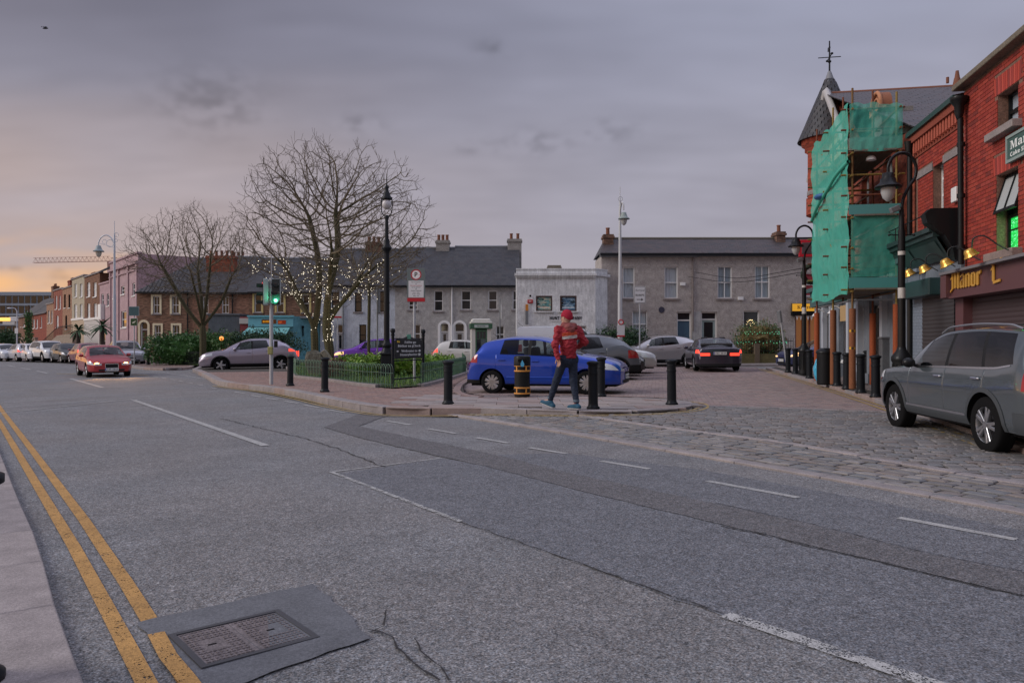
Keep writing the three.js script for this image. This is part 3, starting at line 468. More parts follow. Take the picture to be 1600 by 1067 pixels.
function pots(parent, x, y, z, n, step, m = M.terracotta, r = 0.11, h = 0.42) { for (let i = 0; i < n; i++) { const p = part(parent, 'chimney_pot', lathe([[r * 0.8, 0], [r, 0.06], [r * 0.9, h * 0.8], [r * 1.12, h * 0.86], [r * 1.12, h], [r * 0.75, h], [r * 0.7, h * 0.5]], 12), m); p.position.set(x + (i - (n - 1) / 2) * step, y, z); } }
function chimney(parent, x, y0, y1, z, w, d, m, np = 3) { const g = sub(parent, 'chimney'); part(g, 'stack', [bx(x - w / 2, x + w / 2, y0, y1 - 0.22, z - d / 2, z + d / 2)], m); part(g, 'cap', [bx(x - w / 2 - 0.06, x + w / 2 + 0.06, y1 - 0.22, y1 - 0.1, z - d / 2 - 0.06, z + d / 2 + 0.06), bx(x - w / 2 - 0.02, x + w / 2 + 0.02, y1 - 0.1, y1, z - d / 2 - 0.02, z + d / 2 + 0.02)], m); pots(g, x, y1, z, np, w / np * 0.95); return g; }
// a block of wall with openings, closed sides and back
function block(parent, f, x0, x1, h, depth, wallM, holes, o = {}) {
  const yb = o.base ?? -0.3;
  part(parent, 'front_wall', wallGeo([[x0, yb], [x1, yb], [x1, h], [x0, h]], holes), wallM);
  part(parent, 'side_wall', bx(x0, x0 + 0.3, yb, h, -depth, -0.3), o.sideM || wallM); part(parent, 'side_wall', bx(x1 - 0.3, x1, yb, h, -depth, -0.3), o.sideM || wallM);
  part(parent, 'back_wall', bx(x0 + 0.3, x1 - 0.3, yb, h, -depth, -depth + 0.3), wallM);
  part(parent, 'floor', bx(x0 + 0.3, x1 - 0.3, h * 0.48, h * 0.5, -depth + 0.3, -0.3), M.blackMatt);
}
function pitched(parent, x0, x1, h, depth, rise, tones, o = {}) {   // ridge parallel to the street
  const e = o.over ?? 0.2, zr = -depth / 2, hl = o.hipL || 0, hr = o.hipR || 0, rf = sub(parent, 'roof');
  const A = V3(x0, h, e), B = V3(x1, h, e), C = V3(x1 - hr, h + rise, zr), D = V3(x0 + hl, h + rise, zr), Bk = V3(x0, h, -depth - e), Bk2 = V3(x1, h, -depth - e);
  part(rf, 'roof_deck', [quadGeo([A, B, C, D]), quadGeo([Bk2, Bk, D, C]), quadGeo([Bk, A, D, D.clone()]), quadGeo([B, Bk2, C, C.clone()])], M.slateBase);
  slates(rf, A, B, C, D, tones, o.sw || 0.3, o.sh || 0.22);
  part(rf, 'ridge_tiles', bar(D.clone().add(V3(0, 0.03, 0)), C.clone().add(V3(0, 0.03, 0)), 0.09, 8), o.ridgeM || M.leadGrey);
  part(rf, 'gutter', [bx(x0, x1, h - 0.14, h - 0.02, e - 0.02, e + 0.1)], M.iron);
  return rf;
}
const W_ = (f, u0, v0, u1, v1, arch) => ({ ...f.rect(u0, v0, u1, v1), arch });

// --- pair of roughcast houses across the brick street
{
  const p0 = gnd(940, 43), p1 = gnd(1300, 43), f = frameOf(p0, p1), t = thing('house_pair', 'brown roughcast pair of two storey houses with tall sash windows and slate roof', 'house', f.base, f.turn);
  const ups = [[973, 417, 992, 466], [1038.5, 416.5, 1059.7, 466], [1121.7, 416, 1144.5, 466], [1180, 415, 1203.5, 466], [1258, 426, 1281, 463]].map((a) => W_(f, ...a)), lows = [[988, 485.5, 1012, 527], [1161.7, 485.5, 1187, 528]].map((a) => W_(f, ...a)), d1 = W_(f, 1058, 487, 1080.7, 566), d2 = W_(f, 1096, 487, 1121, 566), shop = W_(f, 1243, 489, 1290, 566);
  for (const d of [d1, d2, shop]) d.y0 = 0.12;
  const h = f.at(1000, 399)[1], rm = mat(0.58, 0.545, 0.54, 0.95, { map: TX.rough, bumpMap: TX.roughB, bumpScale: 0.012 }), wallTop = h;
  block(t, f, 0, f.w, wallTop, 3.2, rm, [...ups, ...lows, d1, d2, shop]);
  ups.forEach((o, i) => window_(t, o, { curtain: [0, 0, 1, 1, undefined][i], frame: M.whitePaint, rev: 0.1, glass: i === 4 ? mat(0.3, 0.02, 0.03, 0.4) : undefined, mull: i > 1 && i < 4 ? 1 : 0 }));
  window_(t, lows[0], { curtain: 0, rev: 0.1 });
  const xw = window_(t, lows[1], { rev: 0.1, bars: 0 });
  { const s = [], w = lows[1].x1 - lows[1].x0; for (let k = 0; k < 26; k++) { const a = k / 26 * Math.PI * 2 * 3, r = 0.06 + 0.008 * k; s.push(ball(0.012, w / 2 + r * Math.cos(a), 0.95 + r * 0.9 * Math.sin(a) - k * 0.006, 0.02, 1, 1, 1, 6)); } const m = part(xw, 'star_lights', s, glow(1, 0.75, 0.35, 3)); m.userData.kind = 'stuff'; }
  door_(t, d1, mat(0.05, 0.11, 0.17, 0.45), { fan: 0.45 }); door_(t, d2, mat(0.28, 0.36, 0.36, 0.5), { fan: 0.4, glazed: true });
  part(t, 'party_panel', bx(d1.x1 + 0.02, d2.x0 - 0.02, 0, d1.y1, 0.0, 0.03), mat(0.45, 0.46, 0.48, 0.8, { map: TX.plaster }));
  part(t, 'cornice', [bx(-0.1, f.w * 0.42, h - 0.1, h + 0.1, 0, 0.2), bx(f.w * 0.42, f.w, h - 0.06, h + 0.1, 0.0, 0.16)], M.leadGrey);
  const rf = pitched(t, -0.1, f.w, h + 0.1, 3.2, 1.02, slatePurple, { hipL: 0.45, ridgeM: mat(0.12, 0.11, 0.09, 0.9), sw: 0.32, sh: 0.2 });
  const bm = mat(0.22, 0.165, 0.14, 0.9, { map: TX.stock });
  const c1 = f.at(954, 378)[0], c2 = f.at(1229, 378)[0];
  chimney(t, c1, h + 0.1, h + 1.3, -1.2, 0.56, 0.8, bm, 1); chimney(t, c2 + 0.1, h + 0.2, h + 1.5, -1.5, 0.5, 0.8, bm, 1);
  part(t, 'downpipe', bar([f.at(1083, 450)[0], 1.9, 0.06], [f.at(1083, 450)[0], h, 0.06], 0.045, 8), mat(0.2, 0.17, 0.16, 0.8));
  const q = f.at(1034, 484); part(t, 'round_plaque', new THREE.CylinderGeometry(0.17, 0.17, 0.03, 24).rotateX(Math.PI / 2).translate(q[0], q[1], 0.015), mat(0.035, 0.035, 0.06, 0.5));
  for (const [u0, v0, u1, v1] of [[1063, 441.5, 1071, 446.5], [1153, 464, 1161.7, 469]]) { const r = f.rect(u0, v0, u1, v1); part(t, 'alarm_box', rbox(r.x1 - r.x0, r.y1 - r.y0, 0.1, 0.02, (r.x0 + r.x1) / 2, (r.y0 + r.y1) / 2, 0.05), M.whitePaint); }
  // restaurant front at the right end
  const s0 = f.at(1236, 480), sw = f.w - s0[0], yS = f.at(1250, 474)[1], yS0 = f.at(1250, 487)[1], sg = sub(t, 'shop_sign');
  part(sg, 'sign_box', rbox(sw, yS - yS0, 0.16, 0.02, s0[0] + sw / 2, (yS + yS0) / 2, 0.09), mat(0.1, 0.07, 0.03, 0.6));
  const tx = canvasTex(512, 96, (c, w, hh) => { c.fillStyle = '#d8a53a'; c.fillRect(0, 0, w, hh); c.fillStyle = '#4a2c10'; c.font = 'bold 66px serif'; c.fillText('Korma', 60, 68); });
  const sm = new THREE.MeshStandardMaterial({ map: tx, emissive: new THREE.Color(1, 0.85, 0.45), emissiveMap: tx, emissiveIntensity: 0.4 });
  part(sg, 'sign_face', card(sw - 0.06, yS - yS0 - 0.06, s0[0] + sw / 2, (yS + yS0) / 2, 0.175), sm);
  const sl = new THREE.RectAreaLight(new THREE.Color(1, 0.8, 0.45), 0.5, sw - 0.1, yS - yS0 - 0.1); sl.position.set(s0[0] + sw / 2, (yS + yS0) / 2, 0.19); sl.rotation.y = Math.PI; sg.add(sl);
  part(t, 'shop_fascia', bx(s0[0], f.w, yS0 - 0.22, yS0 - 0.02, 0, 0.3), M.blackMatt);
  { const bn = []; for (let k = 0; k < 12; k++) bn.push(extrude([[k * 0.2, 0], [k * 0.2 + 0.18, 0], [k * 0.2 + 0.09, -0.24]], 0.01)); const b = part(t, 'bunting', bn, M.whitePaint); b.position.set(s0[0] + 0.2, yS0 - 0.24, 0.2); b.userData.kind = 'stuff'; }
  part(t, 'shop_window', bx(shop.x0, shop.x1, 0.5, shop.y1, -0.2, -0.16), glow(1, 0.4, 0.12, 0.09, new THREE.Color(0.14, 0.05, 0.02)));
  part(t, 'shop_frame', [0, 0.25, 0.5, 0.75, 1].map((k) => bx(lerp(shop.x0, shop.x1 - 0.08, k), lerp(shop.x0, shop.x1 - 0.08, k) + 0.08, 0.12, shop.y1, -0.16, -0.08)), mat(0.2, 0.05, 0.03, 0.5));
}
// --- white gallery building
{
  const p0 = gnd(807, 42), p1 = gnd(930.5, 42), f = frameOf(p0, p1), w = f.w, t = thing('gallery_building', 'low white rendered gallery with two framed posters and moulded parapet', 'building', f.base, f.turn);
  const wm = mat(0.86, 0.89, 0.93, 0.9, { map: TX.plaster, bumpMap: TX.roughB, bumpScale: 0.003 }), top = f.at(860, 421)[1], c0 = f.at(860, 431)[1], c1 = f.at(860, 427)[1], ch = 0.75;
  const ps = [[837.5, 462, 863, 486], [875, 462, 901, 486]].map((a) => W_(f, ...a)), door = { x0: f.at(905, 510)[0] - 1.2, x1: f.at(905, 510)[0] + 0.4, y0: 0.1, y1: f.at(900, 509)[1] };
  const foot = (o, y0, y1) => { const s = shapeOf([[-o, -o], [w + o * 0.4, -o], [w + ch + o, ch - o * 0.4], [w + ch + o, 7], [-o, 7]]); return new THREE.ExtrudeGeometry(s, { depth: y1 - y0, bevelEnabled: false }).rotateX(-Math.PI / 2).translate(0, y0, 0).rotateY(0).scale(1, 1, 1); };
  part(t, 'front_wall', wallGeo([[0, -0.3], [w, -0.3], [w, top], [0, top]], [...ps, door], 0.25), wm);
  part(t, 'corner_wall', quadGeoBox(w, ch, -0.3, top), wm); part(t, 'side_wall', bx(w + ch - 0.25, w + ch, -0.3, top, -6.5, -ch), wm); part(t, 'side_wall', bx(0, 0.25, -0.3, top, -6.5, -0.25), wm); part(t, 'back_wall', bx(0.25, w + ch - 0.25, -0.3, top, -6.5, -6.3), wm);
  part(t, 'roof_deck', bx(0.25, w + 0.1, top - 0.5, top - 0.4, -6.3, -0.25), M.leadGrey);
  part(t, 'cornice', [bx(-0.12, w + 0.05, c0, c1, 0, 0.16), bx(-0.08, w + 0.03, c0 - 0.1, c0, 0, 0.09), diag(w, ch, c0, c1, 0.16), bx(-0.02, w, top, top + 0.06, -0.27, 0.04), diag(w, ch, top, top + 0.06, 0.04)], wm);
  ps.forEach((o, i) => { const g = sub(t, 'poster_frame'), W = o.x1 - o.x0, Hh = o.y1 - o.y0; g.position.set(o.x0, o.y0, -0.06); part(g, 'frame', [bx(0, 0.07, 0, Hh, -0.05, 0.06), bx(W - 0.07, W, 0, Hh, -0.05, 0.06), bx(0.07, W - 0.07, 0, 0.07, -0.05, 0.06), bx(0.07, W - 0.07, Hh - 0.07, Hh, -0.05, 0.06)], mat(0.06, 0.03, 0.025, 0.5)); part(g, 'poster', card(W - 0.14, Hh - 0.14, W / 2, Hh / 2, 0), printed(256, 256, (c) => { const r = rng(40 + i); const gr = i ? ['#27455f', '#4f7fa0', '#9db7c4'] : ['#3c8b8f', '#8fb7ae', '#cdb79a']; for (let k = 0; k < 260; k++) { c.fillStyle = gr[Math.floor(r() * 3)]; c.globalAlpha = 0.5; c.fillRect(r() * 256, r() * 256, 20 + r() * 70, 4 + r() * 14); } c.globalAlpha = 1; c.fillStyle = i ? '#16303a' : '#2a5a52'; for (let k = 0; k < 26; k++) c.fillRect((i ? 150 : 20) + r() * 90, (i ? 70 : 20) + r() * 40, 6 + r() * 14, 5 + r() * 22); c.fillStyle = i ? '#cfd9dc' : '#e2d9c8'; c.fillRect(20, 196, 216, 26); c.fillStyle = i ? '#6d8796' : '#b5573f'; for (let k = 0; k < 10; k++) c.fillRect(24 + r() * 200, 180 + r() * 30, 10, 10); }, 0.3)); part(t, 'poster_sill', bx(o.x0 - 0.1, o.x1 + 0.1, o.y0 - 0.07, o.y0, 0, 0.08), wm); });
  { const [lx, ly] = f.at(858.5, 499.3), [rx] = f.at(909.5, 499.3); let g = new TextGeometry('HUNT & COMPANY', { font, size: 0.17, depth: 0.02, curveSegments: 3 }); g.computeBoundingBox(); const bw = g.boundingBox.max.x; g.scale((rx - lx) / bw, 1, 1).translate(lx, ly, 0); part(t, 'lettering', g, M.blackMatt); const s2 = part(t, 'small_lettering', card(rx - lx, 0.09, (lx + rx) / 2, ly - 0.12, 0.004), printed(512, 32, (c, a, b) => { c.fillStyle = '#c9c7c4'; c.fillRect(0, 0, a, b); c.fillStyle = '#444'; c.font = '22px sans-serif'; c.fillText('auctioneers  valuers  estate agents', 40, 24); })); }
  door_(t, door, M.blackMatt, { fan: 0.05 });
  { const [x, y] = f.at(828.5, 471); part(t, 'red_sign', rbox(0.3, 0.2, 0.05, 0.04, x, y, 0.04), printed(96, 64, (c) => { c.fillStyle = '#a81c22'; c.fillRect(0, 0, 96, 64); c.fillStyle = '#e8d9d4'; c.font = 'bold 30px sans-serif'; c.fillText('D07', 18, 42); })); part(t, 'spotlight', [ball(0.06, x, y + 0.3, 0.1), bar([x, y + 0.3, 0], [x, y + 0.3, 0.1], 0.02)], M.blackMatt); }
  { const a = f.rect(821, 475.5, 825.5, 507); part(t, 'wall_banner', [bx(a.x0, a.x1, a.y0, a.y1 - 0.35, 0.05, 0.09)], mat(0.16, 0.17, 0.18, 0.5)); part(t, 'wall_banner_top', bx(a.x0, a.x1, a.y1 - 0.35, a.y1, 0.05, 0.09), mat(0.55, 0.2, 0.02, 0.5)); }
  chimney(t, f.at(872, 415)[0], top - 0.4, f.at(872, 404)[1], -4, 0.75, 0.75, mat(0.3, 0.27, 0.22, 0.9, { map: TX.rough }), 0);
}
function quadGeoBox(w, ch, y0, y1) { return new THREE.ExtrudeGeometry(shapeOf([[w, 0], [w + ch, ch], [w + ch - 0.35, ch], [w, 0.35]]), { depth: y1 - y0, bevelEnabled: false }).rotateX(-Math.PI / 2).translate(0, y0, 0); }
function diag(w, ch, y0, y1, o) { return new THREE.ExtrudeGeometry(shapeOf([[w, -o], [w + ch + o, ch - o * 0.0], [w + ch, ch], [w, 0]]), { depth: y1 - y0, bevelEnabled: false }).rotateX(-Math.PI / 2).translate(0, y0, 0); }

// --- grey terrace behind the garden
function terraceHouse(label, u0, u1, Z, eaveV, ridgeV, wallM, wins, doors, o = {}) {
  const p0 = gnd(u0, Z), p1 = gnd(u1, Z), f = frameOf(p0, p1), t = thing('terraced_house', label, 'house', f.base, f.turn, 'two storey terrace houses behind the garden');
  const h = f.at((u0 + u1) / 2, eaveV)[1], ws = wins.map((a) => W_(f, ...a)), ds = doors.map((a) => { const d = W_(f, a[0], a[1], a[2], 560, a[3]); d.y0 = 0.1; return d; });
  block(t, f, 0, f.w, h, 7, wallM, [...ws, ...ds]);
  ws.forEach((q, i) => window_(t, q, { curtain: o.curtain?.[i], frame: o.frame || M.whitePaint, rev: o.rev ?? 0.12, bars: 1, mull: o.mull || 0, sillM: o.sillM || M.granite2 }));
  if (o.surround) ws.forEach((q) => part(t, 'window_surround', [bx(q.x0 - 0.14, q.x0, q.y0 - 0.1, q.y1 + 0.14, 0, 0.05), bx(q.x1, q.x1 + 0.14, q.y0 - 0.1, q.y1 + 0.14, 0, 0.05), bx(q.x0, q.x1, q.y1, q.y1 + 0.14, 0, 0.05)], o.surround));
  ds.forEach((q) => { door_(t, q, o.doorM || mat(0.5, 0.5, 0.5, 0.5), { fan: q.arch ? 0.55 : 0.35, glazed: true }); if (o.archM) part(t, 'door_arch', new THREE.ExtrudeGeometry((() => { const r = (q.x1 - q.x0) / 2, cx = q.x0 + r, yy = q.y1 - r * (q.arch || 0), a = new THREE.Shape(); a.moveTo(q.x1 + 0.16, q.y0); a.lineTo(q.x1 + 0.16, yy); a.absarc(cx, yy, r + 0.16, 0, Math.PI); a.lineTo(q.x0 - 0.16, q.y0); a.lineTo(q.x0, q.y0); a.lineTo(q.x0, yy); a.absarc(cx, yy, r, Math.PI, 0, true); a.lineTo(q.x1, q.y0); return a; })(), { depth: 0.05, bevelEnabled: false, curveSegments: 10 }), o.archM); });
  const rise = f.at((u0 + u1) / 2, 533.5 - (533.5 - ridgeV) * (Z + 3.5) / Z)[1] - h;
  pitched(t, o.x0 ?? 0, f.w, h, 7, rise, o.tones || slateGrey, { hipL: o.hipL, hipR: o.hipR, sw: 0.3, sh: 0.24 });
  for (const [u, v0, v1, w, m, np, z] of o.stacks || []) { const [x, y] = f.at(u, 533.5 - (533.5 - v0) * (Z + (z ?? 3.5)) / Z); const k = (Z + (z ?? 3.5)) / Z; chimney(t, f.at(CU + (u - CU) * k, v0)[0], h + 0.2, f.at(u, 533.5 - (533.5 - v1) * k)[1], -(z ?? 3.5), w, 0.7, m, np); }
  if (o.pipe) for (const u of o.pipe) part(t, 'downpipe', bar([f.at(u, 500)[0], 0, 0.07], [f.at(u, 500)[0], h, 0.07], 0.05, 8), o.pipeM || M.galvDark);
  return { t, f, h };
}
const greyRough = mat(0.60, 0.60, 0.61, 0.95, { map: TX.rough, bumpMap: TX.roughB, bumpScale: 0.012 }), bluePaint = mat(0.62, 0.68, 0.78, 0.9, { map: TX.plaster }), stockBrick = mat(0.30, 0.22, 0.175, 0.92, { map: TX.stock }), capRender = mat(0.42, 0.41, 0.4, 0.9, { map: TX.rough });
terraceHouse('grey roughcast terrace house beside the white gallery with slate roof and render chimney', 705, 812, 52, 446, 386, greyRough, [[720.5, 454, 735.7, 484], [763, 454, 777, 484], [801, 454, 811, 484], [775, 509, 788, 536]], [[710, 505, 725.7, 0.9]], { stacks: [[804, 395, 374, 1.0, capRender, 2]], pipe: [706], pipeM: M.whitePaint, archM: M.whitePaint });
terraceHouse('middle grey roughcast terrace house with mossy patch by its chimney', 617, 705, 52, 446, 388, greyRough, [[638, 470, 652, 484], [678, 454, 692, 486], [644, 507, 657, 536]], [[687.7, 505, 701, 0.9]], { stacks: [[692, 398, 376, 0.95, capRender, 3]], archM: M.whitePaint });
terraceHouse('pale blue painted terrace house behind the fairy lit tree', 500, 617, 52, 446, 390, bluePaint, [[518, 456, 530, 487], [554, 457, 565, 487], [592, 455, 602, 487], [561, 507, 572, 540]], [[524, 507, 537, 0.9]], { stacks: [[584, 394, 379, 1.1, mat(0.2, 0.12, 0.09, 0.9, { map: TX.stock }), 3]], frame: M.iron, pipe: [536] });
const creamM = mat(0.75, 0.66, 0.45, 0.7);
terraceHouse('brown brick house with cream window surrounds and an arched cream doorway', 213, 300, 58, 456, 404, stockBrick, [[238.5, 463, 249, 490], [268, 463, 279, 490], [241, 508, 251, 532], [269.5, 508, 280, 532]], [[218.5, 503, 230, 1]], { surround: creamM, archM: creamM, mull: 1, pipe: [293], pipeM: M.iron, hipL: 3.4, doorM: mat(0.12, 0.08, 0.06, 0.5) });
terraceHouse('brown brick house with white windows over a dark blue shopfront', 300, 388, 58, 457, 402, mat(0.36, 0.25, 0.2, 0.92, { map: TX.stock }), [[316, 463, 325, 490], [346, 463, 357, 490]], [], { mull: 1, stacks: [[346, 418, 400, 2.2, mat(0.34, 0.11, 0.06, 0.9, { map: TX.stock }), 5, 2.2], [372, 418, 402, 1.1, mat(0.34, 0.12, 0.07, 0.9, { map: TX.stock }), 3, 4.4]], pipe: [363], pipeM: M.iron });
terraceHouse('brown brick house with yellow window surrounds above the teal corner shop', 388, 500, 58, 456, 404, stockBrick, [[397, 460, 408, 488], [432, 460, 443, 488], [472, 460, 483, 488]], [], { surround: mat(0.62, 0.5, 0.2, 0.7), mull: 0 });
{ // shopfronts projecting from the brick houses
  let f = frameOf(gnd(325, 56), gnd(374, 56)), t = thing('blue_shopfront', 'dark slate blue flat fronted shop below the brown brick houses', 'shop', f.base, f.turn);
  let h = f.at(350, 492)[1]; part(t, 'front_wall', bx(0, f.w, -0.2, h, -1.9, 0), mat(0.10, 0.125, 0.16, 0.7, { map: TX.plaster })); part(t, 'cornice', bx(-0.05, f.w + 0.05, h, h + 0.1, -1.9, 0.1), mat(0.12, 0.13, 0.15, 0.7)); part(t, 'shop_window', bx(0.3, f.w - 0.4, 0.6, h - 1.3, 0.001, 0.03), M.darkGlass);
  f = frameOf(gnd(374, 55.6), gnd(390, 55.6)); t = thing('red_shopfront', 'narrow dark red shopfront between the blue and teal shops', 'shop', f.base, f.turn);
  h = f.at(380, 495)[1]; part(t, 'front_wall', bx(0.02, f.w - 0.02, -0.2, h, -1.5, 0), mat(0.2, 0.03, 0.035, 0.6)); part(t, 'sign_board', bx(0, f.w, h - 0.5, h - 0.1, 0, 0.1), mat(0.45, 0.42, 0.4, 0.6));
  f = frameOf(gnd(388, 51), gnd(458, 51)); t = thing('teal_shop', 'teal painted corner shop with awning and two small lit signs', 'shop', f.base, f.turn);
  h = f.at(420, 494)[1]; const teal = mat(0.13, 0.38, 0.46, 0.65, { map: TX.plaster }), w = f.w;
  part(t, 'front_wall', wallGeo([[0, -0.2], [w, -0.2], [w, h], [0, h]], [{ x0: 0.4, x1: w - 0.5, y0: 0.5, y1: 1.9 }], 0.25), teal); part(t, 'shop_window', bx(0.4, w - 0.5, 0.5, 1.9, -0.2, -0.15), M.darkGlass);
  part(t, 'side_wall', new THREE.ExtrudeGeometry(shapeOf([[w, 0], [w + 1.9, 1.4], [w + 1.9, 5], [w, 5]]), { depth: h + 0.2, bevelEnabled: false }).rotateX(-Math.PI / 2).translate(0, -0.2, 0), teal); part(t, 'side_wall', bx(0, 0.25, -0.2, h, -5, -0.25), teal);
  part(t, 'roof', bx(0.05, w + 1.8, h - 0.12, h - 0.02, -4.9, -0.25), M.leadGrey); part(t, 'fascia', [bx(0, w, h - 0.7, h - 0.06, 0, 0.1), bx(-0.05, w + 0.05, h - 0.06, h + 0.05, -0.02, 0.18)], mat(0.15, 0.42, 0.5, 0.6));
  part(t, 'awning', quadGeo([V3(-0.4, h - 1.45, 1.1), V3(w - 0.3, h - 1.45, 1.1), V3(w - 0.2, h - 0.75, 0.1), V3(0, h - 0.75, 0.1)]), mat(0.16, 0.42, 0.42, 0.8));
  const [a0] = f.at(409, 501), [a1] = f.at(432, 501), [b1] = f.at(447, 501);
  const sgn = (txt, bg, fg) => { const q = canvasTex(256, 64, (c) => { c.fillStyle = bg; c.fillRect(0, 0, 256, 64); c.fillStyle = fg; c.font = 'bold 40px sans-serif'; c.fillText(txt, 20, 46); }); return new THREE.MeshStandardMaterial({ map: q, emissive: 0xffffff, emissiveMap: q, emissiveIntensity: 0.3 }); };
  part(t, 'sign', card(a1 - a0, 0.28, (a0 + a1) / 2, h - 0.36, 0.115), sgn('BARBER K', '#4a2a10', '#f0a020')); part(t, 'sign', card(b1 - a1 - 0.1, 0.26, (a1 + b1) / 2 + 0.05, h - 0.4, 0.115), sgn('SHOP', '#7a2a12', '#e07030'));
  part(t, 'wall_lamp', [ball(0.09, w + 0.55, h - 0.7, 0.1 - 0.4), bar([w + 0.55, h - 1.3, -0.35], [w + 0.55, h - 0.7, -0.3], 0.04)], M.blackMatt);
}
// --- the row receding down the main road at the left
{
  const A = gnd(222, 68), B = gnd(60, 118), f0 = frameOf(B, A), seg = (u) => { const [x] = f0.at(u, 500); return V3(B.x + f0.d.x * x, 0, B.z + f0.d.z * x); };
  const rowHouse = (label, u0, u1, topV, wallM, wins, o = {}) => {
    const f = frameOf(seg(u0), seg(u1)), t = thing(o.name || 'row_house', label, 'house', f.base, f.turn, 'houses down the main road'), h = f.at((u0 + u1) / 2, topV)[1], ws = wins.map((a) => W_(f, ...a)), dp = 8;
    block(t, f, 0, f.w, h, dp, wallM, ws, { base: -1 });
    ws.forEach((q, i) => window_(t, q, { frame: o.frame || M.whitePaint, fw: Math.min(0.1, (q.x1 - q.x0) * 0.14), rev: 0.12, glass: o.glass?.[i] || o.glassAll, sillM: M.whitePaint }));
    part(t, 'parapet_cap', bx(-0.06, f.w + 0.06, h, h + 0.16, -0.35, 0.12), o.capM || M.granite2); part(t, 'roof', [bx(0.1, f.w - 0.1, h - 0.3, h - 0.1, -dp, -0.3)], M.slateBase);
    if (o.ground) part(t, 'ground_storey', bx(0.01, f.w - 0.01, -1, f.at((u0 + u1) / 2, 500)[1], 0, 0.05), o.ground);
    if (o.band) part(t, 'string_course', bx(0, f.w, f.at((u0 + u1) / 2, 500)[1], f.at((u0 + u1) / 2, 500)[1] + 0.25, 0, 0.12), M.whitePaint);
    for (const [u, v, w, np] of o.stacks || []) chimney(t, f.at(u, v)[0], h - 0.2, f.at(u, v)[1], -1.6, w, 0.9, mat(0.25, 0.18, 0.15, 0.9, { map: TX.stock }), np);
    return { t, f, h };
  };
  const shut = mat(0.62, 0.62, 0.62, 0.5), red = mat(0.36, 0.14, 0.11, 0.9, { map: TX.stock }), tan = mat(0.46, 0.33, 0.25, 0.9, { map: TX.stock }), brn = mat(0.26, 0.16, 0.115, 0.9, { map: TX.stock }), pink = mat(0.52, 0.365, 0.41, 0.85, { map: TX.plaster });
  const pk = rowHouse('tall pink rendered building with quoins and a stepped parapet', 171, 215, 404, pink, [[188.5, 447, 194, 460], [206, 442, 210.5, 462], [188.5, 486, 197, 512], [176, 440, 179.5, 466]], { name: 'pink_building', capM: pink });
  { const { t, f, h } = pk; for (const u of [172.5, 185, 200, 213.5]) { const [x] = f.at(u, 450); part(t, 'pilaster', bx(x - 0.25, x + 0.25, -1, h - 0.9, 0, 0.12), pink); } part(t, 'cornice', [bx(-0.1, f.w + 0.1, h - 0.9, h - 0.7, 0, 0.25), bx(-0.1, f.w + 0.1, h - 1.5, h - 1.4, 0, 0.12)], pink); part(t, 'crest', extrude(Array.from({ length: 13 }, (_, k) => [f.w * 0.62 * k / 12, 0.16 + 0.8 * Math.sin(Math.PI * k / 12)]), 0.4, -0.4), pink); }
  rowHouse('lower pink rendered wing with a white signboard', 155, 171, 443, pink, [[157.5, 459, 161.5, 478], [166, 459, 170, 478], [158, 520, 164, 545]], { name: 'pink_wing', capM: pink });
  const bh = rowHouse('dark brown brick townhouse with pale shutters above a whitewashed ground floor', 131, 155, 430, brn, [[135, 441, 140, 463.5], [145, 441, 150, 463.5], [135.3, 474, 140, 497], [145.5, 474, 150.5, 497]], { glassAll: shut, ground: mat(0.5, 0.47, 0.45, 0.9), band: true, stacks: [[163, 407, 2.2, 3]] });
  { const { t, f, h } = bh, A1 = V3(0, h, 0), B1 = V3(f.w + 3, h, 0); part(t, 'pitched_roof', [quadGeo([A1, B1, V3(f.w + 3, h + 2.2, -4), V3(1, h + 2.2, -4)])], M.slateBase); slates(t, A1, B1, V3(f.w + 3, h + 2.2, -4), V3(1, h + 2.2, -4), slateGrey, 0.5, 0.4); }
  rowHouse('cream painted townhouse with white shutters and chimney pots', 111.5, 131, 434, mat(0.52, 0.47, 0.37, 0.9, { map: TX.plaster }), [[115.5, 443, 119.5, 464], [124, 443, 128, 464], [115, 475, 119.5, 498], [124, 475, 128, 498]], { glassAll: shut, ground: mat(0.45, 0.35, 0.25, 0.9), band: true, stacks: [[122, 430, 2.6, 5]] });
  rowHouse('tan brick townhouse with black windows', 96.8, 111.5, 450, tan, [[99, 460, 101.8, 481], [106, 460, 109, 481], [101, 493, 104, 514]], { frame: M.blackMatt });
  rowHouse('dark red brick townhouse with white windows beside the tan one', 83, 96.8, 453, red, [[85.5, 462, 88.3, 483], [91.3, 462, 94, 483], [87, 493, 90.5, 512]], { glassAll: shut });
  rowHouse('small tan brick house with two white windows', 71.8, 83, 475, tan, [[74, 485, 76.5, 505], [78.7, 485, 81, 505]], { glassAll: shut });
  const cot = (label, u0, u1, v, m, wins) => { const r = rowHouse(label, u0, u1, v, m, wins, { name: 'cottage', glassAll: shut }); const { t, f, h } = r; const a = V3(-0.2, h, 0.2), b = V3(f.w + 0.2, h, 0.2), c = V3(f.w + 0.2, h + 3.4, -4), d = V3(-0.2, h + 3.4, -4); part(t, 'pitched_roof', [quadGeo([a, b, c, d])], M.slateBase); slates(t, a, b, c, d, slateGrey, 0.6, 0.5); part(t, 'gable', extrude([[0, h], [0, h + 0.01], [-8, h + 0.01]], 0.1), m); chimney(t, f.w * 0.7, h + 2.6, h + 5.2, -4, 2.2, 0.9, m, 4); };
  cot('red brick cottage with grey slate roof and large chimney', 49.5, 71.8, 491, mat(0.34, 0.1, 0.07, 0.9, { map: TX.stock }), [[50.5, 499, 53, 513], [55.5, 499, 58, 513], [62.5, 495, 64.5, 512]]);
  cot('brown brick cottage half hidden by an ivy covered pole', 27.5, 49.5, 495, brn, [[31, 494, 33, 511], [35, 494, 37.5, 511]]);
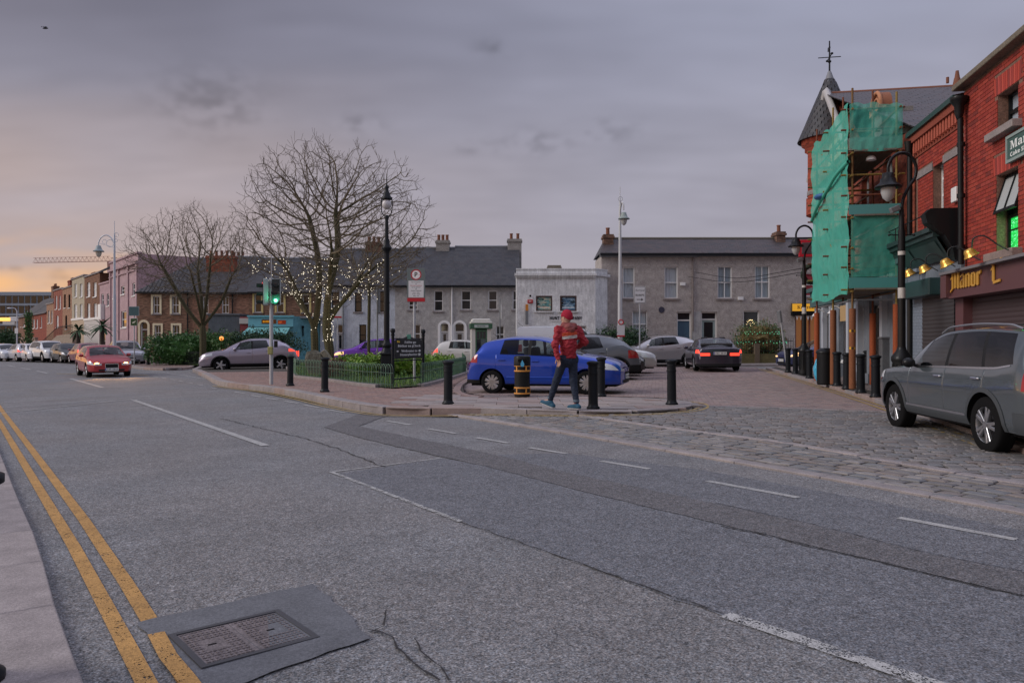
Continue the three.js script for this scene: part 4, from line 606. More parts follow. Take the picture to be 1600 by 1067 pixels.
  const sgp = pk.f.at(162, 490); part(pk.t, 'white_signboard', bx(sgp[0] - 1.2, sgp[0] + 0.3, sgp[1] - 0.6, sgp[1] + 1.0, 0.02, 0.4), M.whitePaint);
  // front walls, steps
  const wl = frameOf(P(8, 540, 108).setY(0), P(54, 540, 96).setY(0)), tw = thing('garden_wall', 'low pink rendered garden wall beside the row of parked cars', 'wall', wl.base, wl.turn); part(tw, 'wall', bx(0, wl.w, -0.8, 2.2, -0.3, 0), mat(0.5, 0.34, 0.29, 0.9, { map: TX.rough })); part(tw, 'coping', bx(-0.05, wl.w + 0.05, 2.2, 2.32, -0.35, 0.05), M.granitePink);
  const w2 = frameOf(P(62, 540, 94).setY(0), P(112, 540, 82).setY(0)), t2 = thing('stair_wall', 'sloping stone stair wall climbing to the brick townhouses', 'wall', w2.base, w2.turn); part(t2, 'wall', extrude([[0, -0.6], [w2.w, -0.6], [w2.w, 2.6], [w2.w * 0.55, 2.4], [0, 0.6]], 0.35, -0.35), mat(0.42, 0.35, 0.29, 0.9, { map: TX.rough })); part(t2, 'railing', [bar([0, 1.5, 0], [w2.w * 0.55, 3.3, 0], 0.04), bar([w2.w * 0.55, 3.3, 0], [w2.w, 3.5, 0], 0.04), ...Array.from({ length: 30 }, (_, i) => { const x = w2.w * i / 29, y = x < w2.w * 0.55 ? lerp(0.6, 2.4, x / (w2.w * 0.55)) : 2.5; return bar([x, y, 0], [x, y + 0.95, 0], 0.022, 4); })], M.iron).userData.kind = 'stuff';
}
// --- far office block and tower crane down the road
{
  const f = frameOf(gnd(-60, 260), gnd(96, 260)), t = thing('office_block', 'distant flat roofed glass office block beyond the cottages', 'building', f.base, f.turn), h = f.at(20, 456)[1];
  part(t, 'body', bx(0, f.w, -4, h, -20, 0), mat(0.24, 0.29, 0.34, 0.6)); const r = rng(8);
  for (let k = 0; k < 5; k++) { part(t, 'floor_band', bx(0, f.w, h - 1.2 - k * 3.4, h - 0.6 - k * 3.4, 0, 0.3), mat(0.26, 0.29, 0.33, 0.6)); for (let i = 0; i < 16; i++) { const lit = r() > 0.86; part(t, 'window', bx(f.w * i / 16 + 0.2, f.w * (i + 1) / 16 - 0.2, h - 3.8 - k * 3.4, h - 1.4 - k * 3.4, 0.01, 0.12), lit ? glow(0.8, 0.85, 0.9, 0.25) : M.darkGlass); } }
  part(t, 'canopy', bx(f.w * 0.55, f.w, h - 10, h - 8.5, 0, 4), M.whitePaint);
  const p = gnd(176, 300), c = thing('tower_crane', 'red lattice tower crane jib over the distant roofs', 'crane', p, 0.12), y = (533.5 - 408) / F * 300 + 1.5 - p.y, jl = 28, o = [], lat = (x0, x1, yy, hh, dd) => { const n = Math.round(Math.abs(x1 - x0) / 1.6); const e = []; for (const [a, b] of [[0, -dd], [0, dd], [hh, 0]]) e.push(bar([x0, yy + a, b], [x1, yy + a, b], 0.065, 4)); for (let i = 0; i < n; i++) { const xa = lerp(x0, x1, i / n), xb = lerp(x0, x1, (i + 0.5) / n), xc = lerp(x0, x1, (i + 1) / n); for (const s of [-dd, dd]) e.push(bar([xa, yy, s], [xb, yy + hh, 0], 0.045, 3), bar([xb, yy + hh, 0], [xc, yy, s], 0.045, 3)); } return e; };
  const cm = mat(0.42, 0.22, 0.17, 0.7); part(c, 'jib', lat(-jl, 0, y, 1.9, 0.7), cm).userData.kind = 'stuff'; part(c, 'mast', [bx(-0.8, 0.8, 0, y, -0.8, 0.8)], cm); part(c, 'counter_jib', lat(0, 8, y, 1.4, 0.7), cm).userData.kind = 'stuff'; c.rotation.z = 0.035;
}
// ---------- shops along the right-hand pavement ----------
const redTones = [[0.54, 0.07, 0.043], [0.47, 0.055, 0.038], [0.60, 0.09, 0.058], [0.40, 0.053, 0.04], [0.55, 0.085, 0.064], [0.31, 0.048, 0.038]];
const brickBox = [new THREE.BoxGeometry(1, 1, 1), pillow(0.0, 0.03, 31, 0.02).rotateX(Math.PI / 2).translate(0, 0, -0.5)];
function bricks(parent, x0, x1, y0, y1, holes, tones, most = 300, clip) {   // stretcher courses standing 6 mm proud of the mortar
  parent.updateWorldMatrix(true, false); const list = [], bl = 0.215, bh = 0.065, j = 0.01; let row = 0;
  for (let y = y0; y + bh <= y1 + 0.001; y += bh + j, row++) {
    let spans = [[x0, x1]];
    for (const h of holes) if (y + bh > h.y0 - 0.002 && y < (h.yt ?? h.y1) + 0.002) spans = spans.flatMap(([a, b]) => h.x1 <= a || h.x0 >= b ? [[a, b]] : [[a, h.x0], [h.x1, b]].filter(([p, q]) => q - p > 0.03));
    for (const [a, b] of spans) for (let x = Math.floor((a - x0) / (bl + j)) * (bl + j) + x0 + (row % 2 ? -(bl + j) / 2 : 0); x < b; x += bl + j) {
      const l = Math.max(x, a), r = Math.min(x + bl, b); if (r - l < 0.03) continue; const cx = (l + r) / 2, cy = y + bh / 2; if (clip && !clip(cx, cy)) continue;
      const pos = V3(cx, cy, 0.003 + rr(-0.0015, 0.0015)), wp = pos.clone().applyMatrix4(parent.matrixWorld);
      list.push({ pos, scale: V3(r - l, bh * rr(0.97, 1.02), 0.014), tone: Math.floor(R() * R() * 1.6 * tones.length) % tones.length, wp, area: (r - l) * bh, face: 0.4 });
    }
  }
  lay(parent, 'brick', 'bricks', [brickBox[0]], tones, 0.85, list, most, { map: TX.brickGrain });
}
function shutter(parent, x0, x1, y0, y1, z, m) { const n = Math.round((y1 - y0) / 0.085) * 6; part(parent, 'roller_shutter', gridGeo(1, n, (a, b) => V3(lerp(x0, x1, a), lerp(y0, y1, b), z + 0.012 * Math.abs(Math.sin(b * n / 6 * Math.PI)))), m); }
const mortarRed = mat(0.30, 0.17, 0.13, 0.95, { map: TX.rough }), shutM = mat(0.045, 0.04, 0.042, 0.55);
const rl = (f, u0, u1, v0, v1) => { const [x0, y1] = f.at(u0, v0), [, y0] = f.at(u0, v1), [x1] = f.at(u1, v0); return { x0, x1, y0, y1 }; };
{ // --- the tall red brick pub
  const f = frameOf(onRF(1508), onRF(1760)), t = thing('brick_pub', 'tall red brick pub with gold lettered maroon fascia and a green lit window', 'pub', f.base, f.turn), w = f.w;
  const up = rl(f, 1560, 1593, 150, 208), lo = rl(f, 1558.5, 1593, 275, 396), top = f.at(1508, 140)[1], yb = f.at(1508, 422)[1];
  const up2 = { x0: up.x0 + 1.9, x1: up.x1 + 1.9, y0: up.y0, y1: up.y1 }, lo2 = { x0: lo.x0 + 1.9, x1: lo.x1 + 1.9, y0: lo.y0, y1: lo.y1 };
  part(t, 'front_wall', wallGeo([[0, yb - 0.3], [w, yb - 0.3], [w, top], [0, top]], [up, lo, up2, lo2], 0.35), mortarRed); part(t, 'side_wall', bx(0, 0.3, 4.5, top, -6, -0.35), mat(0.38, 0.09, 0.055, 0.9, { map: TX.stock })); part(t, 'side_wall', bx(w - 0.3, w, 0, top, -6, -0.35), mortarRed); part(t, 'back_wall', bx(0.3, w - 0.3, 0, top, -6, -5.7), mortarRed); part(t, 'roof', bx(0.3, w - 0.3, top - 0.3, top - 0.2, -5.7, -0.35), M.leadGrey);
  const lintel = (h) => ({ ...h, x0: h.x0 - 0.12, x1: h.x1 + 0.12, y0: h.y1, y1: h.y1 + 0.34 });
  bricks(t, 0.005, w, yb - 0.25, top, [up, lo, up2, lo2, lintel(up), lintel(lo), lintel(up2), lintel(lo2)], redTones);
  for (const h of [up, lo, up2, lo2]) { const n = Math.round((h.x1 - h.x0 + 0.24) / 0.076); for (let k = 0; k < n; k++) { const b = part(t, 'lintel_brick', brickBox[0], plain(mat(...redTones[(k * 5) % 6].map((q) => q * 0.8), 0.85))); b.scale.set(0.066, 0.32, 0.014); b.position.set(h.x0 - 0.12 + 0.038 + k * 0.076, h.y1 + 0.17, 0.004); b.rotation.z = (k - n / 2) * -0.012; } }
  part(t, 'coping', [rbox(w + 0.12, 0.11, 0.6, 0.02, w / 2 - 0.06, top + 0.055, -0.1)], mat(0.24, 0.21, 0.165, 0.9, { map: TX.rough }));
  for (const h of [up, up2]) { const g = window_(t, h, { frame: M.black, rev: 0.2, bars: 1, fw: 0.05, glass: mat(0.35, 0.4, 0.46, 0.12), sill: false }); part(t, 'stone_sill', rbox(h.x1 - h.x0 + 0.3, 0.13, 0.34, 0.015, (h.x0 + h.x1) / 2, h.y0 - 0.066, 0.0), M.granite); }
  { const r = rng(3), s = []; for (let k = 0; k < 60; k++) s.push(bx(0, 0.02 + r() * 0.04, 0, 0.02 + r() * 0.04, 0, 0.004).translate(up.x1 - 0.36 + r() * 0.26, up.y0 + 0.07 + r() * 0.24, -0.19)); part(t, 'window_sticker', s, M.whitePaint).userData.kind = 'stuff'; }
  const gl = glow(0.05, 1, 0.22, 0.8, new THREE.Color(0.02, 0.25, 0.06));
  for (const h of [lo, lo2]) {
    const g = sub(t, 'window'), hw = h.x1 - h.x0, hh = h.y1 - h.y0, m = hh * 0.46; g.position.set(h.x0, h.y0, -0.2);
    part(g, 'frame', [bx(0, 0.05, 0, hh, -0.04, 0.03), bx(hw - 0.05, hw, 0, hh, -0.04, 0.03), bx(0.05, hw - 0.05, 0, 0.05, -0.04, 0.03), bx(0.05, hw - 0.05, m - 0.03, m + 0.03, -0.04, 0.03), bx(hw / 2 - 0.025, hw / 2 + 0.025, 0.05, m, -0.04, 0.025), bx(0.05, hw - 0.05, m * 0.6, m * 0.6 + 0.025, -0.04, 0.02), bx(0.05, hw - 0.05, hh - 0.05, hh, -0.04, 0.03)], M.black);
    for (let k = 0; k < 2; k++) { const r = rng(60 + k), tx = canvasTex(64, 128, (c) => { c.fillStyle = '#18b040'; c.fillRect(0, 0, 64, 128); for (let q = 0; q < 240; q++) { c.fillStyle = ['#0c7a2c', '#57f08a', '#2ad45c', '#9affc0'][Math.floor(r() * 4)]; c.fillRect(r() * 64, r() * 128, 2 + r() * 4, 2 + r() * 5); } }); const gm = gl.clone(); gm.emissiveMap = tx; gm.emissive.setRGB(1, 1, 1); gm.emissiveIntensity = 0.85; part(g, 'lit_pane', card(hw / 2 - 0.075, m - 0.08, 0.05 + (hw / 2 - 0.075) / 2 + k * (hw / 2 - 0.025), m / 2 + 0.01, -0.01), gm); }
    part(g, 'back', bx(0, hw, m, hh, -0.12, -0.1), mat(0.03, 0.06, 0.04, 0.8));
    const sash = sub(g, 'open_sash'), sm = hh - m - 0.06; sash.position.set(hw / 2, hh - 0.04, 0.03); sash.rotation.x = -0.30;
    part(sash, 'sash_frame', [bx(-hw / 2, -hw / 2 + 0.04, -sm, 0, 0, 0.04), bx(hw / 2 - 0.04, hw / 2, -sm, 0, 0, 0.04), bx(-0.02, 0.02, -sm, 0, 0, 0.04), bx(-hw / 2 + 0.04, hw / 2 - 0.04, -sm, -sm + 0.05, 0, 0.04), bx(-hw / 2 + 0.04, hw / 2 - 0.04, -0.04, 0, 0, 0.04)], M.black);
    part(sash, 'pane', bx(-hw / 2 + 0.04, hw / 2 - 0.04, -sm + 0.05, -0.04, 0.012, 0.022), mat(0.45, 0.48, 0.48, 0.15));
    part(t, 'stone_sill', rbox(hw + 0.3, 0.14, 0.34, 0.015, (h.x0 + h.x1) / 2, h.y0 - 0.071, 0.0), M.granitePink);
    const L = new THREE.RectAreaLight(new THREE.Color(0.1, 1, 0.3), 1.2, hw - 0.1, m - 0.1); L.position.set(hw / 2, m / 2, 0.04); L.rotation.y = Math.PI; g.add(L);
  }
  { // green signboard between the storeys
    const a = f.at(1582, 214), b = f.at(1582, 256), g = sub(t, 'green_signboard'), sw = 1.5, sh = a[1] - b[1]; g.position.set(a[0], b[1], 0.02);
    part(g, 'board', rbox(sw, sh, 0.06, 0.01, sw / 2, sh / 2, 0.03), mat(0.05, 0.12, 0.105, 0.5)); part(g, 'border', [bx(0, sw, 0, 0.05, 0.06, 0.08), bx(0, sw, sh - 0.05, sh, 0.06, 0.08), bx(0, 0.05, 0.05, sh - 0.05, 0.06, 0.08)], mat(0.25, 0.32, 0.3, 0.5));
    part(g, 'sign_print', card(sw - 0.14, sh - 0.12, sw / 2, sh / 2, 0.064), printed(512, 200, (c) => { c.fillStyle = '#3f5a54'; c.fillRect(0, 0, 512, 200); c.fillStyle = '#e9ece8'; c.font = 'bold 112px serif'; c.fillText('Manor', 24, 110); c.font = 'bold 58px sans-serif'; c.fillText('Cake Shop', 24, 182); }));
  }
  { // rainwater hopper and pipe
    const [hx, hy] = f.at(1513, 152); part(t, 'hopper', lathe([[0.05, -0.3], [0.08, -0.2], [0.09, -0.05], [0.16, 0.05], [0.17, 0.12], [0.15, 0.12]], 12).translate(hx + 0.02, hy - 0.12, 0.16), M.black);
    part(t, 'downpipe', [bar([hx, 2.9, 0.12], [hx + 0.02, hy - 0.4, 0.14], 0.055, 10), ...[3.2, 4.2, 5.2].map((y) => cyl(0.075, 0.075, 0.08, hx, y, 0.12))], M.black);
  }
  // ground floor: pilasters, shutters, fascia with gold letters
  const ground = sub(t, 'shopfront'), fx0 = f.at(1489, 450)[0] + 0.22, fyB = f.at(1489, 467)[1], fyT = f.at(1489, 432)[1], mar = mat(0.115, 0.048, 0.052, 0.45), fz = 0.34;
  part(ground, 'fascia_board', [bx(0, w, fyB, fyT, 0, fz), bx(0, w, fyB - 0.04, fyB, 0, fz + 0.05)], mar);
  part(ground, 'fascia_block', [bx(0.0, 0.3, fyB - 0.02, fyT + 0.02, fz, fz + 0.1)], mar);
  part(ground, 'lead_ledge', quadGeo([V3(0, fyT + 0.02, fz + 0.12), V3(w, fyT + 0.02, fz + 0.12), V3(w, yb + 0.02, 0.02), V3(0, yb + 0.02, 0.02)]), mat(0.20, 0.19, 0.20, 0.7, { map: TX.smooth }));
  part(ground, 'ledge_edge', bx(0, w, fyT - 0.03, fyT + 0.02, fz, fz + 0.13), mat(0.17, 0.16, 0.17, 0.7));
  const px0 = f.at(1511, 500)[0], px1 = f.at(1524, 500)[0]; part(ground, 'pilaster', bx(px0, px1, -0.2, fyB - 0.04, 0, 0.2), mar); part(ground, 'pilaster', bx(px1 + 3.2, px1 + 3.6, -0.2, fyB - 0.04, 0, 0.2), mar);
  shutter(ground, px1, px1 + 3.2, 0, fyB - 0.04, 0.03, mat(0.06, 0.04, 0.042, 0.5)); part(ground, 'base_wall', bx(0, w, -0.3, yb - 0.3, -0.5, 0), mortarRed);
  const goldM = mat(0.78, 0.42, 0.07, 0.35, { metalness: 0.35 });
  { // blackletter built from slanted pen strokes
    const pen = (x, y0, y1, wd) => [[x, y0 + 0.05], [x + wd * 0.5, y0], [x + wd, y0 + 0.05], [x + wd, y1 - 0.05], [x + wd * 0.5, y1], [x, y1 - 0.05]], slash = (x0, y0, x1, y1, t2) => [[x0, y0], [x1, y1], [x1, y1 + t2], [x0, y0 + t2]];
    const glyph = { M: [0.78, [pen(0.06, 0.0, 0.98, 0.12), pen(0.3, 0.04, 1.0, 0.13), pen(0.56, 0.0, 1.0, 0.14), slash(0.1, 0.84, 0.34, 0.98, 0.1), slash(0.38, 0.84, 0.6, 0.98, 0.1), slash(-0.06, -0.16, 0.12, 0.0, 0.1), slash(-0.02, 0.55, 0.1, 0.66, 0.09)]], a: [0.44, [pen(0.02, 0.02, 0.4, 0.12), pen(0.26, 0, 0.72, 0.13), slash(0.03, 0.6, 0.3, 0.7, 0.1), slash(0.08, 0.0, 0.28, 0.08, 0.08), slash(0.08, 0.36, 0.28, 0.44, 0.06)]], n: [0.46, [pen(0.02, 0, 0.74, 0.13), pen(0.27, 0, 0.72, 0.13), slash(0.1, 0.6, 0.32, 0.7, 0.08)]], o: [0.46, [pen(0.02, 0.04, 0.7, 0.13), pen(0.27, 0.04, 0.7, 0.13), slash(0.07, 0.02, 0.32, 0.0, 0.09), slash(0.07, 0.64, 0.32, 0.66, 0.09)]], r: [0.4, [pen(0.02, 0, 0.74, 0.13), slash(0.1, 0.6, 0.34, 0.68, 0.1), slash(0.22, 0.54, 0.34, 0.64, 0.1)]], T: [0.7, [pen(0.02, 0.1, 0.85, 0.12), slash(0.08, 0.0, 0.5, 0.06, 0.12), slash(0.0, 0.84, 0.6, 0.98, 0.13), slash(-0.04, 0.6, 0.1, 0.72, 0.1)]] };
    const write = (txt, x0, x1, y, hgt) => { let x = 0, list = []; for (const ch of txt) { const [adv, strokes] = glyph[ch]; list.push([x, strokes]); x += adv; } const k = (x1 - x0) / x; for (const [ox, st] of list) part(ground, 'gold_letter', st.map((s, i) => extrude(s.map(([a, b]) => [x0 + (ox + a) * k, y + b * hgt]), 0.02 + i * 0.0007, fz + 0.012)), goldM); };
    const a = f.at(1523.5, 456), b = f.at(1575.5, 450), hgt = 0.34; write('Manor', a[0] - 0.12, b[0] - 0.12, fyB + 0.12, hgt); write('T', f.at(1594, 440)[0] - 0.14, f.at(1594, 440)[0] + 0.3, fyB + 0.1, hgt * 1.1);
    const e = f.at(1507, 447); part(ground, 'small_letters', card(0.24, 0.2, e[0] + 0.1, fyB + 0.24, fz + 0.006), printed(64, 56, (c) => { c.fillStyle = '#5e3f42'; c.fillRect(0, 0, 64, 56); c.fillStyle = '#c08a30'; c.font = 'bold 22px serif'; c.fillText('Est', 10, 22); c.fillText('1881', 6, 48); }));
  }
  [1480, 1507.5, 1547.5, 1592].forEach((u, i) => {            // swan-neck sign lamps, unlit
    const x = f.at(u, 430)[0] - 0.1, y = fyT + (i === 3 ? 0.16 : 0.11), g = thing('sign_lamp', ['gold bell lamp at the shutter end of the pub fascia', 'gold bell lamp above the corner block of the pub fascia', 'gold bell lamp hanging over the word Manor', 'gold bell lamp below the green lit window'][i], 'lamp', f.base, f.turn, 'gold swan neck lamps above the pub fascia');
    part(g, 'arm', tube([[x + 0.32, y + 0.02, fz - 0.1], [x + 0.2, y + 0.12, fz], [x + 0.05, y + 0.3, fz + 0.18], [x - 0.02, y + 0.27, fz + 0.3], [x - 0.02, y + 0.1, fz + 0.33]], 0.012, 6), M.black);
    part(g, 'shade', lathe([[0.03, 0.1], [0.08, 0.09], [0.115, 0.03], [0.12, -0.02], [0.16, -0.07], [0.165, -0.09], [0.12, -0.06], [0.07, 0.04]], 18).scale(0.78, 0.78, 0.78).rotateX(0.5).translate(x - 0.02, y + 0.02, fz + 0.36), mat(0.72, 0.42, 0.09, 0.3, { metalness: 0.7 }));
  });
}
{ // --- the lower red brick shop
  const f = frameOf(onRF(1432), onRF(1508)), w = f.w, t = thing('brick_shop', 'two storey red brick shop with arched window and dark green cornice', 'shop', f.base, f.turn), top = 6.15, yb = f.at(1470, 402)[1];
  const win = rl(f, 1459, 1476, 262, 357); win.arch = 0.35; win.y1 += 0.1; win.yt = win.y1 - 0.12;
  part(t, 'front_wall', wallGeo([[0, 0], [w, 0], [w, top], [0, top]], [win], 0.3), mortarRed); part(t, 'back_wall', bx(0, w, 0, top, -6, -5.7), mortarRed); part(t, 'roof', quadGeo([V3(-0.05, top + 0.1, 0.16), V3(w, top + 0.1, 0.16), V3(w, top + 0.32, -1), V3(-0.05, top + 0.32, -1)]), mat(0.33, 0.13, 0.08, 0.8, { map: TX.brickGrain }));
  const bandY = f.at(1441, 277)[1], bandT = f.at(1441, 266)[1];
  bricks(t, 0.16, w - 0.03, yb, top - 0.5, [win, { x0: 0, x1: win.x0, y0: bandY, y1: bandT }, { x0: win.x1, x1: w, y0: bandY, y1: bandT }], redTones, 300);
  part(t, 'stone_band', bx(0.1, win.x0, bandY, bandT, 0, 0.03), M.granite2); part(t, 'stone_band', bx(win.x1, w, bandY, bandT, 0, 0.03), M.granite2);
  window_(t, win, { frame: M.whitePaint, rev: 0.2, bars: 3, mull: 1, fw: 0.05, sillM: M.granite2 });
  part(t, 'eaves_course', [bx(0, w, top - 0.16, top, 0, 0.14), bx(0, w, top - 0.5, top - 0.42, 0, 0.03)], mat(0.42, 0.1, 0.06, 0.85, { map: TX.brickGrain }));
  const nd = Math.floor(w / 0.17); for (let k = 0; k < nd; k++) part(t, 'dentil', bx(0.12 + k * 0.17, 0.2 + k * 0.17, top - 0.42, top - 0.16, 0, 0.1), mat(0.42, 0.1, 0.06, 0.85));
  part(t, 'gutter', bx(-0.1, w - 0.05, top, top + 0.11, 0.02, 0.2), mat(0.018, 0.05, 0.045, 0.5));
  part(t, 'downpipe', [bar([0.02, 0.2, 0.14], [0.02, top - 0.1, 0.14], 0.06, 10), cyl(0.1, 0.07, 0.25, 0.02, top - 0.35, 0.16)], M.black);
  const al = f.rect(1494, 298, 1502, 310); part(t, 'alarm_box', rbox(0.26, 0.3, 0.09, 0.02, (al.x0 + al.x1) / 2, (al.y0 + al.y1) / 2, 0.05), M.whitePaint);
  const g = sub(t, 'shopfront'), cT = f.at(1475, 362)[1], cB = f.at(1475, 410)[1], dg = mat(0.02, 0.04, 0.04, 0.4), x0 = -0.9, bl = mat(0.22, 0.26, 0.32, 0.65, { map: TX.plaster });
  part(g, 'cornice', [bx(x0, w - 0.3, cT - 0.1, cT, 0, 0.55), bx(x0, w - 0.3, cT - 0.2, cT - 0.1, 0, 0.48)], dg);
  part(g, 'fascia_panel', quadGeo([V3(x0, cB, 0.16), V3(w - 0.3, cB, 0.16), V3(w - 0.3, cT - 0.2, 0.42), V3(x0, cT - 0.2, 0.42)]), dg); for (const [a, b] of [[0.05, 0.48], [0.52, 0.96]]) part(g, 'raised_panel', quadGeo([V3(lerp(x0, w - 0.3, a), cB + 0.08, 0.21), V3(lerp(x0, w - 0.3, b), cB + 0.08, 0.21), V3(lerp(x0, w - 0.3, b), cT - 0.28, 0.41), V3(lerp(x0, w - 0.3, a), cT - 0.28, 0.41)]), mat(0.03, 0.055, 0.053, 0.4));
  part(g, 'console_bracket', extrude([[0, 0], [0.16, 0.05], [0.2, 0.3], [0.34, 0.55], [0.66, 0.8], [0.7, 0.98], [0.6, 1.08], [0, 1.08]], 0.28).rotateY(-Math.PI / 2).translate(w - 0.05, cB - 0.1, 0.0), M.black);
  part(g, 'wall_rail', [bar([x0, cT + 0.3, 0.5], [w - 0.4, cT + 0.3, 0.5], 0.012, 5), ...[0.2, 1.2, 2.2].map((q) => bar([q, cT, 0.5], [q, cT + 0.3, 0.5], 0.012, 5))], M.iron);
  part(g, 'painted_wall', bx(x0, w + 0.05, -0.3, cB + 0.02, 0, 0.08), bl);
  bricksPainted(g, x0 + 0.9, 1.15, 0, 2.35); 
  const s0 = f.at(1450, 500)[0], s1 = f.at(1501, 500)[0]; shutter(g, s0, s1, 0, f.at(1450, 461)[1], 0.1, shutM); part(g, 'shutter_box', rbox(f.at(1484, 450)[0] - f.at(1436, 450)[0], 0.36, 0.3, 0.02, (f.at(1436, 450)[0] + f.at(1484, 450)[0]) / 2, f.at(1450, 453)[1], 0.24), mat(0.025, 0.06, 0.06, 0.4));
  part(g, 'dentil_frieze', [bx(x0, 0.9, cB - 0.34, cB - 0.1, 0.08, 0.16), bx(x0, 0.95, cB - 0.12, cB - 0.04, 0.08, 0.28), ...Array.from({ length: 22 }, (_, k) => bx(x0 + k * 0.08, x0 + k * 0.08 + 0.045, cB - 0.3, cB - 0.14, 0.16, 0.2))], mat(0.2, 0.24, 0.29, 0.6));
}
function bricksPainted(g, x0, x1, y0, y1) { g.updateWorldMatrix(true, false); const list = []; let row = 0; for (let y = y0; y < y1; y += 0.075, row++) for (let x = x0 + (row % 2 ? -0.11 : 0); x < x1; x += 0.225) { const l = Math.max(x, x0), r = Math.min(x + 0.215, x1); if (r - l < 0.03) continue; const pos = V3((l + r) / 2, y + 0.035, 0.083); list.push({ pos, scale: V3(r - l, 0.066, 0.012), tone: Math.floor(R() * 3), wp: pos.clone().applyMatrix4(g.matrixWorld), area: 0.01, face: 0.4 }); } lay(g, 'painted_brick', 'painted_bricks', [brickBox[0]], [[0.19, 0.225, 0.28], [0.20, 0.235, 0.29], [0.18, 0.215, 0.27]], 0.65, list, 200); }
{ // --- the gabled corner building behind the scaffold
  const f = frameOf(onRF(1283), onRF(1432)), w = f.w, t = thing('corner_building', 'gabled red brick corner building with turret partly wrapped in green scaffold net', 'building', f.base, f.turn);
  const bm = mat(0.40, 0.115, 0.07, 0.9, { map: TX.stock, bumpMap: TX.roughB, bumpScale: 0.006 }), paint = mat(0.24, 0.275, 0.33, 0.65, { map: TX.plaster }), X = (Z) => { const c = RF_A.x + RF_A.z * 0.1904, q = V3(c + 0.1904 * Z, 0, -Z); return q.sub(V3(f.p0.x, 0, f.p0.z)).dot(f.d); };
  const gx0 = -1.0, gx1 = X(24), ga = X(26.7), eH = 7.6, rH = 9.95, upW = [[X(25.4), X(24.6)], [X(22.8), X(22)], [X(20.6), X(19.8)]].map(([a, b]) => ({ x0: a, x1: b, y0: 4.5, y1: 6.2, arch: 0.3 }));
  part(t, 'front_wall', wallGeo([[gx0, 2.9], [w, 2.9], [w, 6.35], [gx1, 7.0], [gx1, eH], [ga, rH - 0.1], [gx0, eH]], upW, 0.3), bm);
  upW.forEach((o) => window_(t, o, { frame: M.whitePaint, rev: 0.18, bars: 1, sillM: M.granite }));
  part(t, 'near_wall', bx(w - 0.3, w, 0, 6.3, -6, -0.3), bm); part(t, 'far_wall', bx(gx0, gx0 + 0.3, 0, eH, -6, -0.3), bm); part(t, 'back_wall', bx(gx0 + 0.3, w - 0.3, 0, 6.3, -6, -5.7), bm);
  const gd = mat(0.42, 0.41, 0.41, 0.7); part(t, 'bargeboard', [bar([gx1 + 0.15, eH - 0.1, 0.18], [ga, rH + 0.12, 0.18], 0.14, 4), bar([gx0 - 0.1, eH - 0.1, 0.18], [ga, rH + 0.12, 0.18], 0.14, 4)], gd);
  part(t, 'fretwork', [bx(gx0 + 0.9, gx1 - 0.6, eH + 0.35, eH + 0.5, 0.05, 0.12), bx(gx0 + 0.5, gx1 - 0.2, eH - 0.2, eH - 0.05, 0.05, 0.14), ...[0.3, 0.45, 0.6, 0.75].map((k) => new THREE.TorusGeometry(0.14, 0.04, 6, 14).translate(lerp(gx0, gx1, k), eH + 0.14, 0.08))], mat(0.5, 0.36, 0.2, 0.7));
  // roof: ridge runs back from the gable, the near slope faces the camera
  const rf = sub(t, 'roof'), rA = V3(ga, rH, 0.25), rB = V3(ga, rH, -4.0), eA = V3(w + 0.1, 6.35, 0.1), eB = V3(w + 0.1, 6.35, -6.0), fA = V3(gx0, eH, 0.2), fB = V3(gx0, eH, -6);
  part(rf, 'roof_deck', [quadGeo([eA, eB, rB, rA]), quadGeo([fB, fA, rA, rB]), quadGeo([eB, fB, rB, rB.clone()])], M.slateBase);
  slates(rf, eA, eB, rB, rA, slatePurple, 0.34, 0.24, 250);
  part(rf, 'ridge_tiles', [bar(rA, rB, 0.09, 6), bar(rB, eB, 0.09, 6)], M.terracotta); part(rf, 'finial', [cyl(0.1, 0.16, 0.3, rB.x, rB.y, rB.z, 6), cyl(0.05, 0.09, 0.25, rB.x, rB.y + 0.3, rB.z, 6), cyl(0.05, 0.05, 0.2, rB.x, rB.y + 0.15, rB.z + 0.3, 6)], M.terracotta);
  
  { // arched dormer of brick, facing the street
    const d = sub(t, 'dormer'), dx = X(22.0); d.position.set(X(21.1), 6.95, 0.0); d.scale.setScalar(0.66); part(d, 'cheek', bx(-0.55, 0.55, 0, 1.1, -1.2, 0), mat(0.3, 0.29, 0.28, 0.8, { map: TX.rough }));
    const arc = new THREE.Shape(); arc.moveTo(-0.75, 1.1); arc.absarc(0, 1.1, 0.75, Math.PI, 0, true); arc.closePath(); part(d, 'pediment', new THREE.ExtrudeGeometry(arc, { depth: 0.4, bevelEnabled: false, curveSegments: 16 }).translate(0, 0, -0.36), mat(0.42, 0.17, 0.09, 0.85, { map: TX.brickGrain })); part(d, 'pediment_rim', [new THREE.TorusGeometry(0.72, 0.08, 6, 24, Math.PI).translate(0, 1.12, 0.08), bx(-0.8, 0.8, 1.02, 1.12, -0.1, 0.14), new THREE.TorusGeometry(0.45, 0.05, 6, 24, Math.PI).translate(0, 1.14, 0.07)], mat(0.45, 0.2, 0.1, 0.85));
  }
  // turret with slated cone and weathervane
  const tu = sub(t, 'turret'); tu.position.set(X(27.3), -0.45, -0.05); tu.scale.set(1.27, 1, 1.27); const tb = mat(0.42, 0.1, 0.06, 0.9, { map: TX.stock });
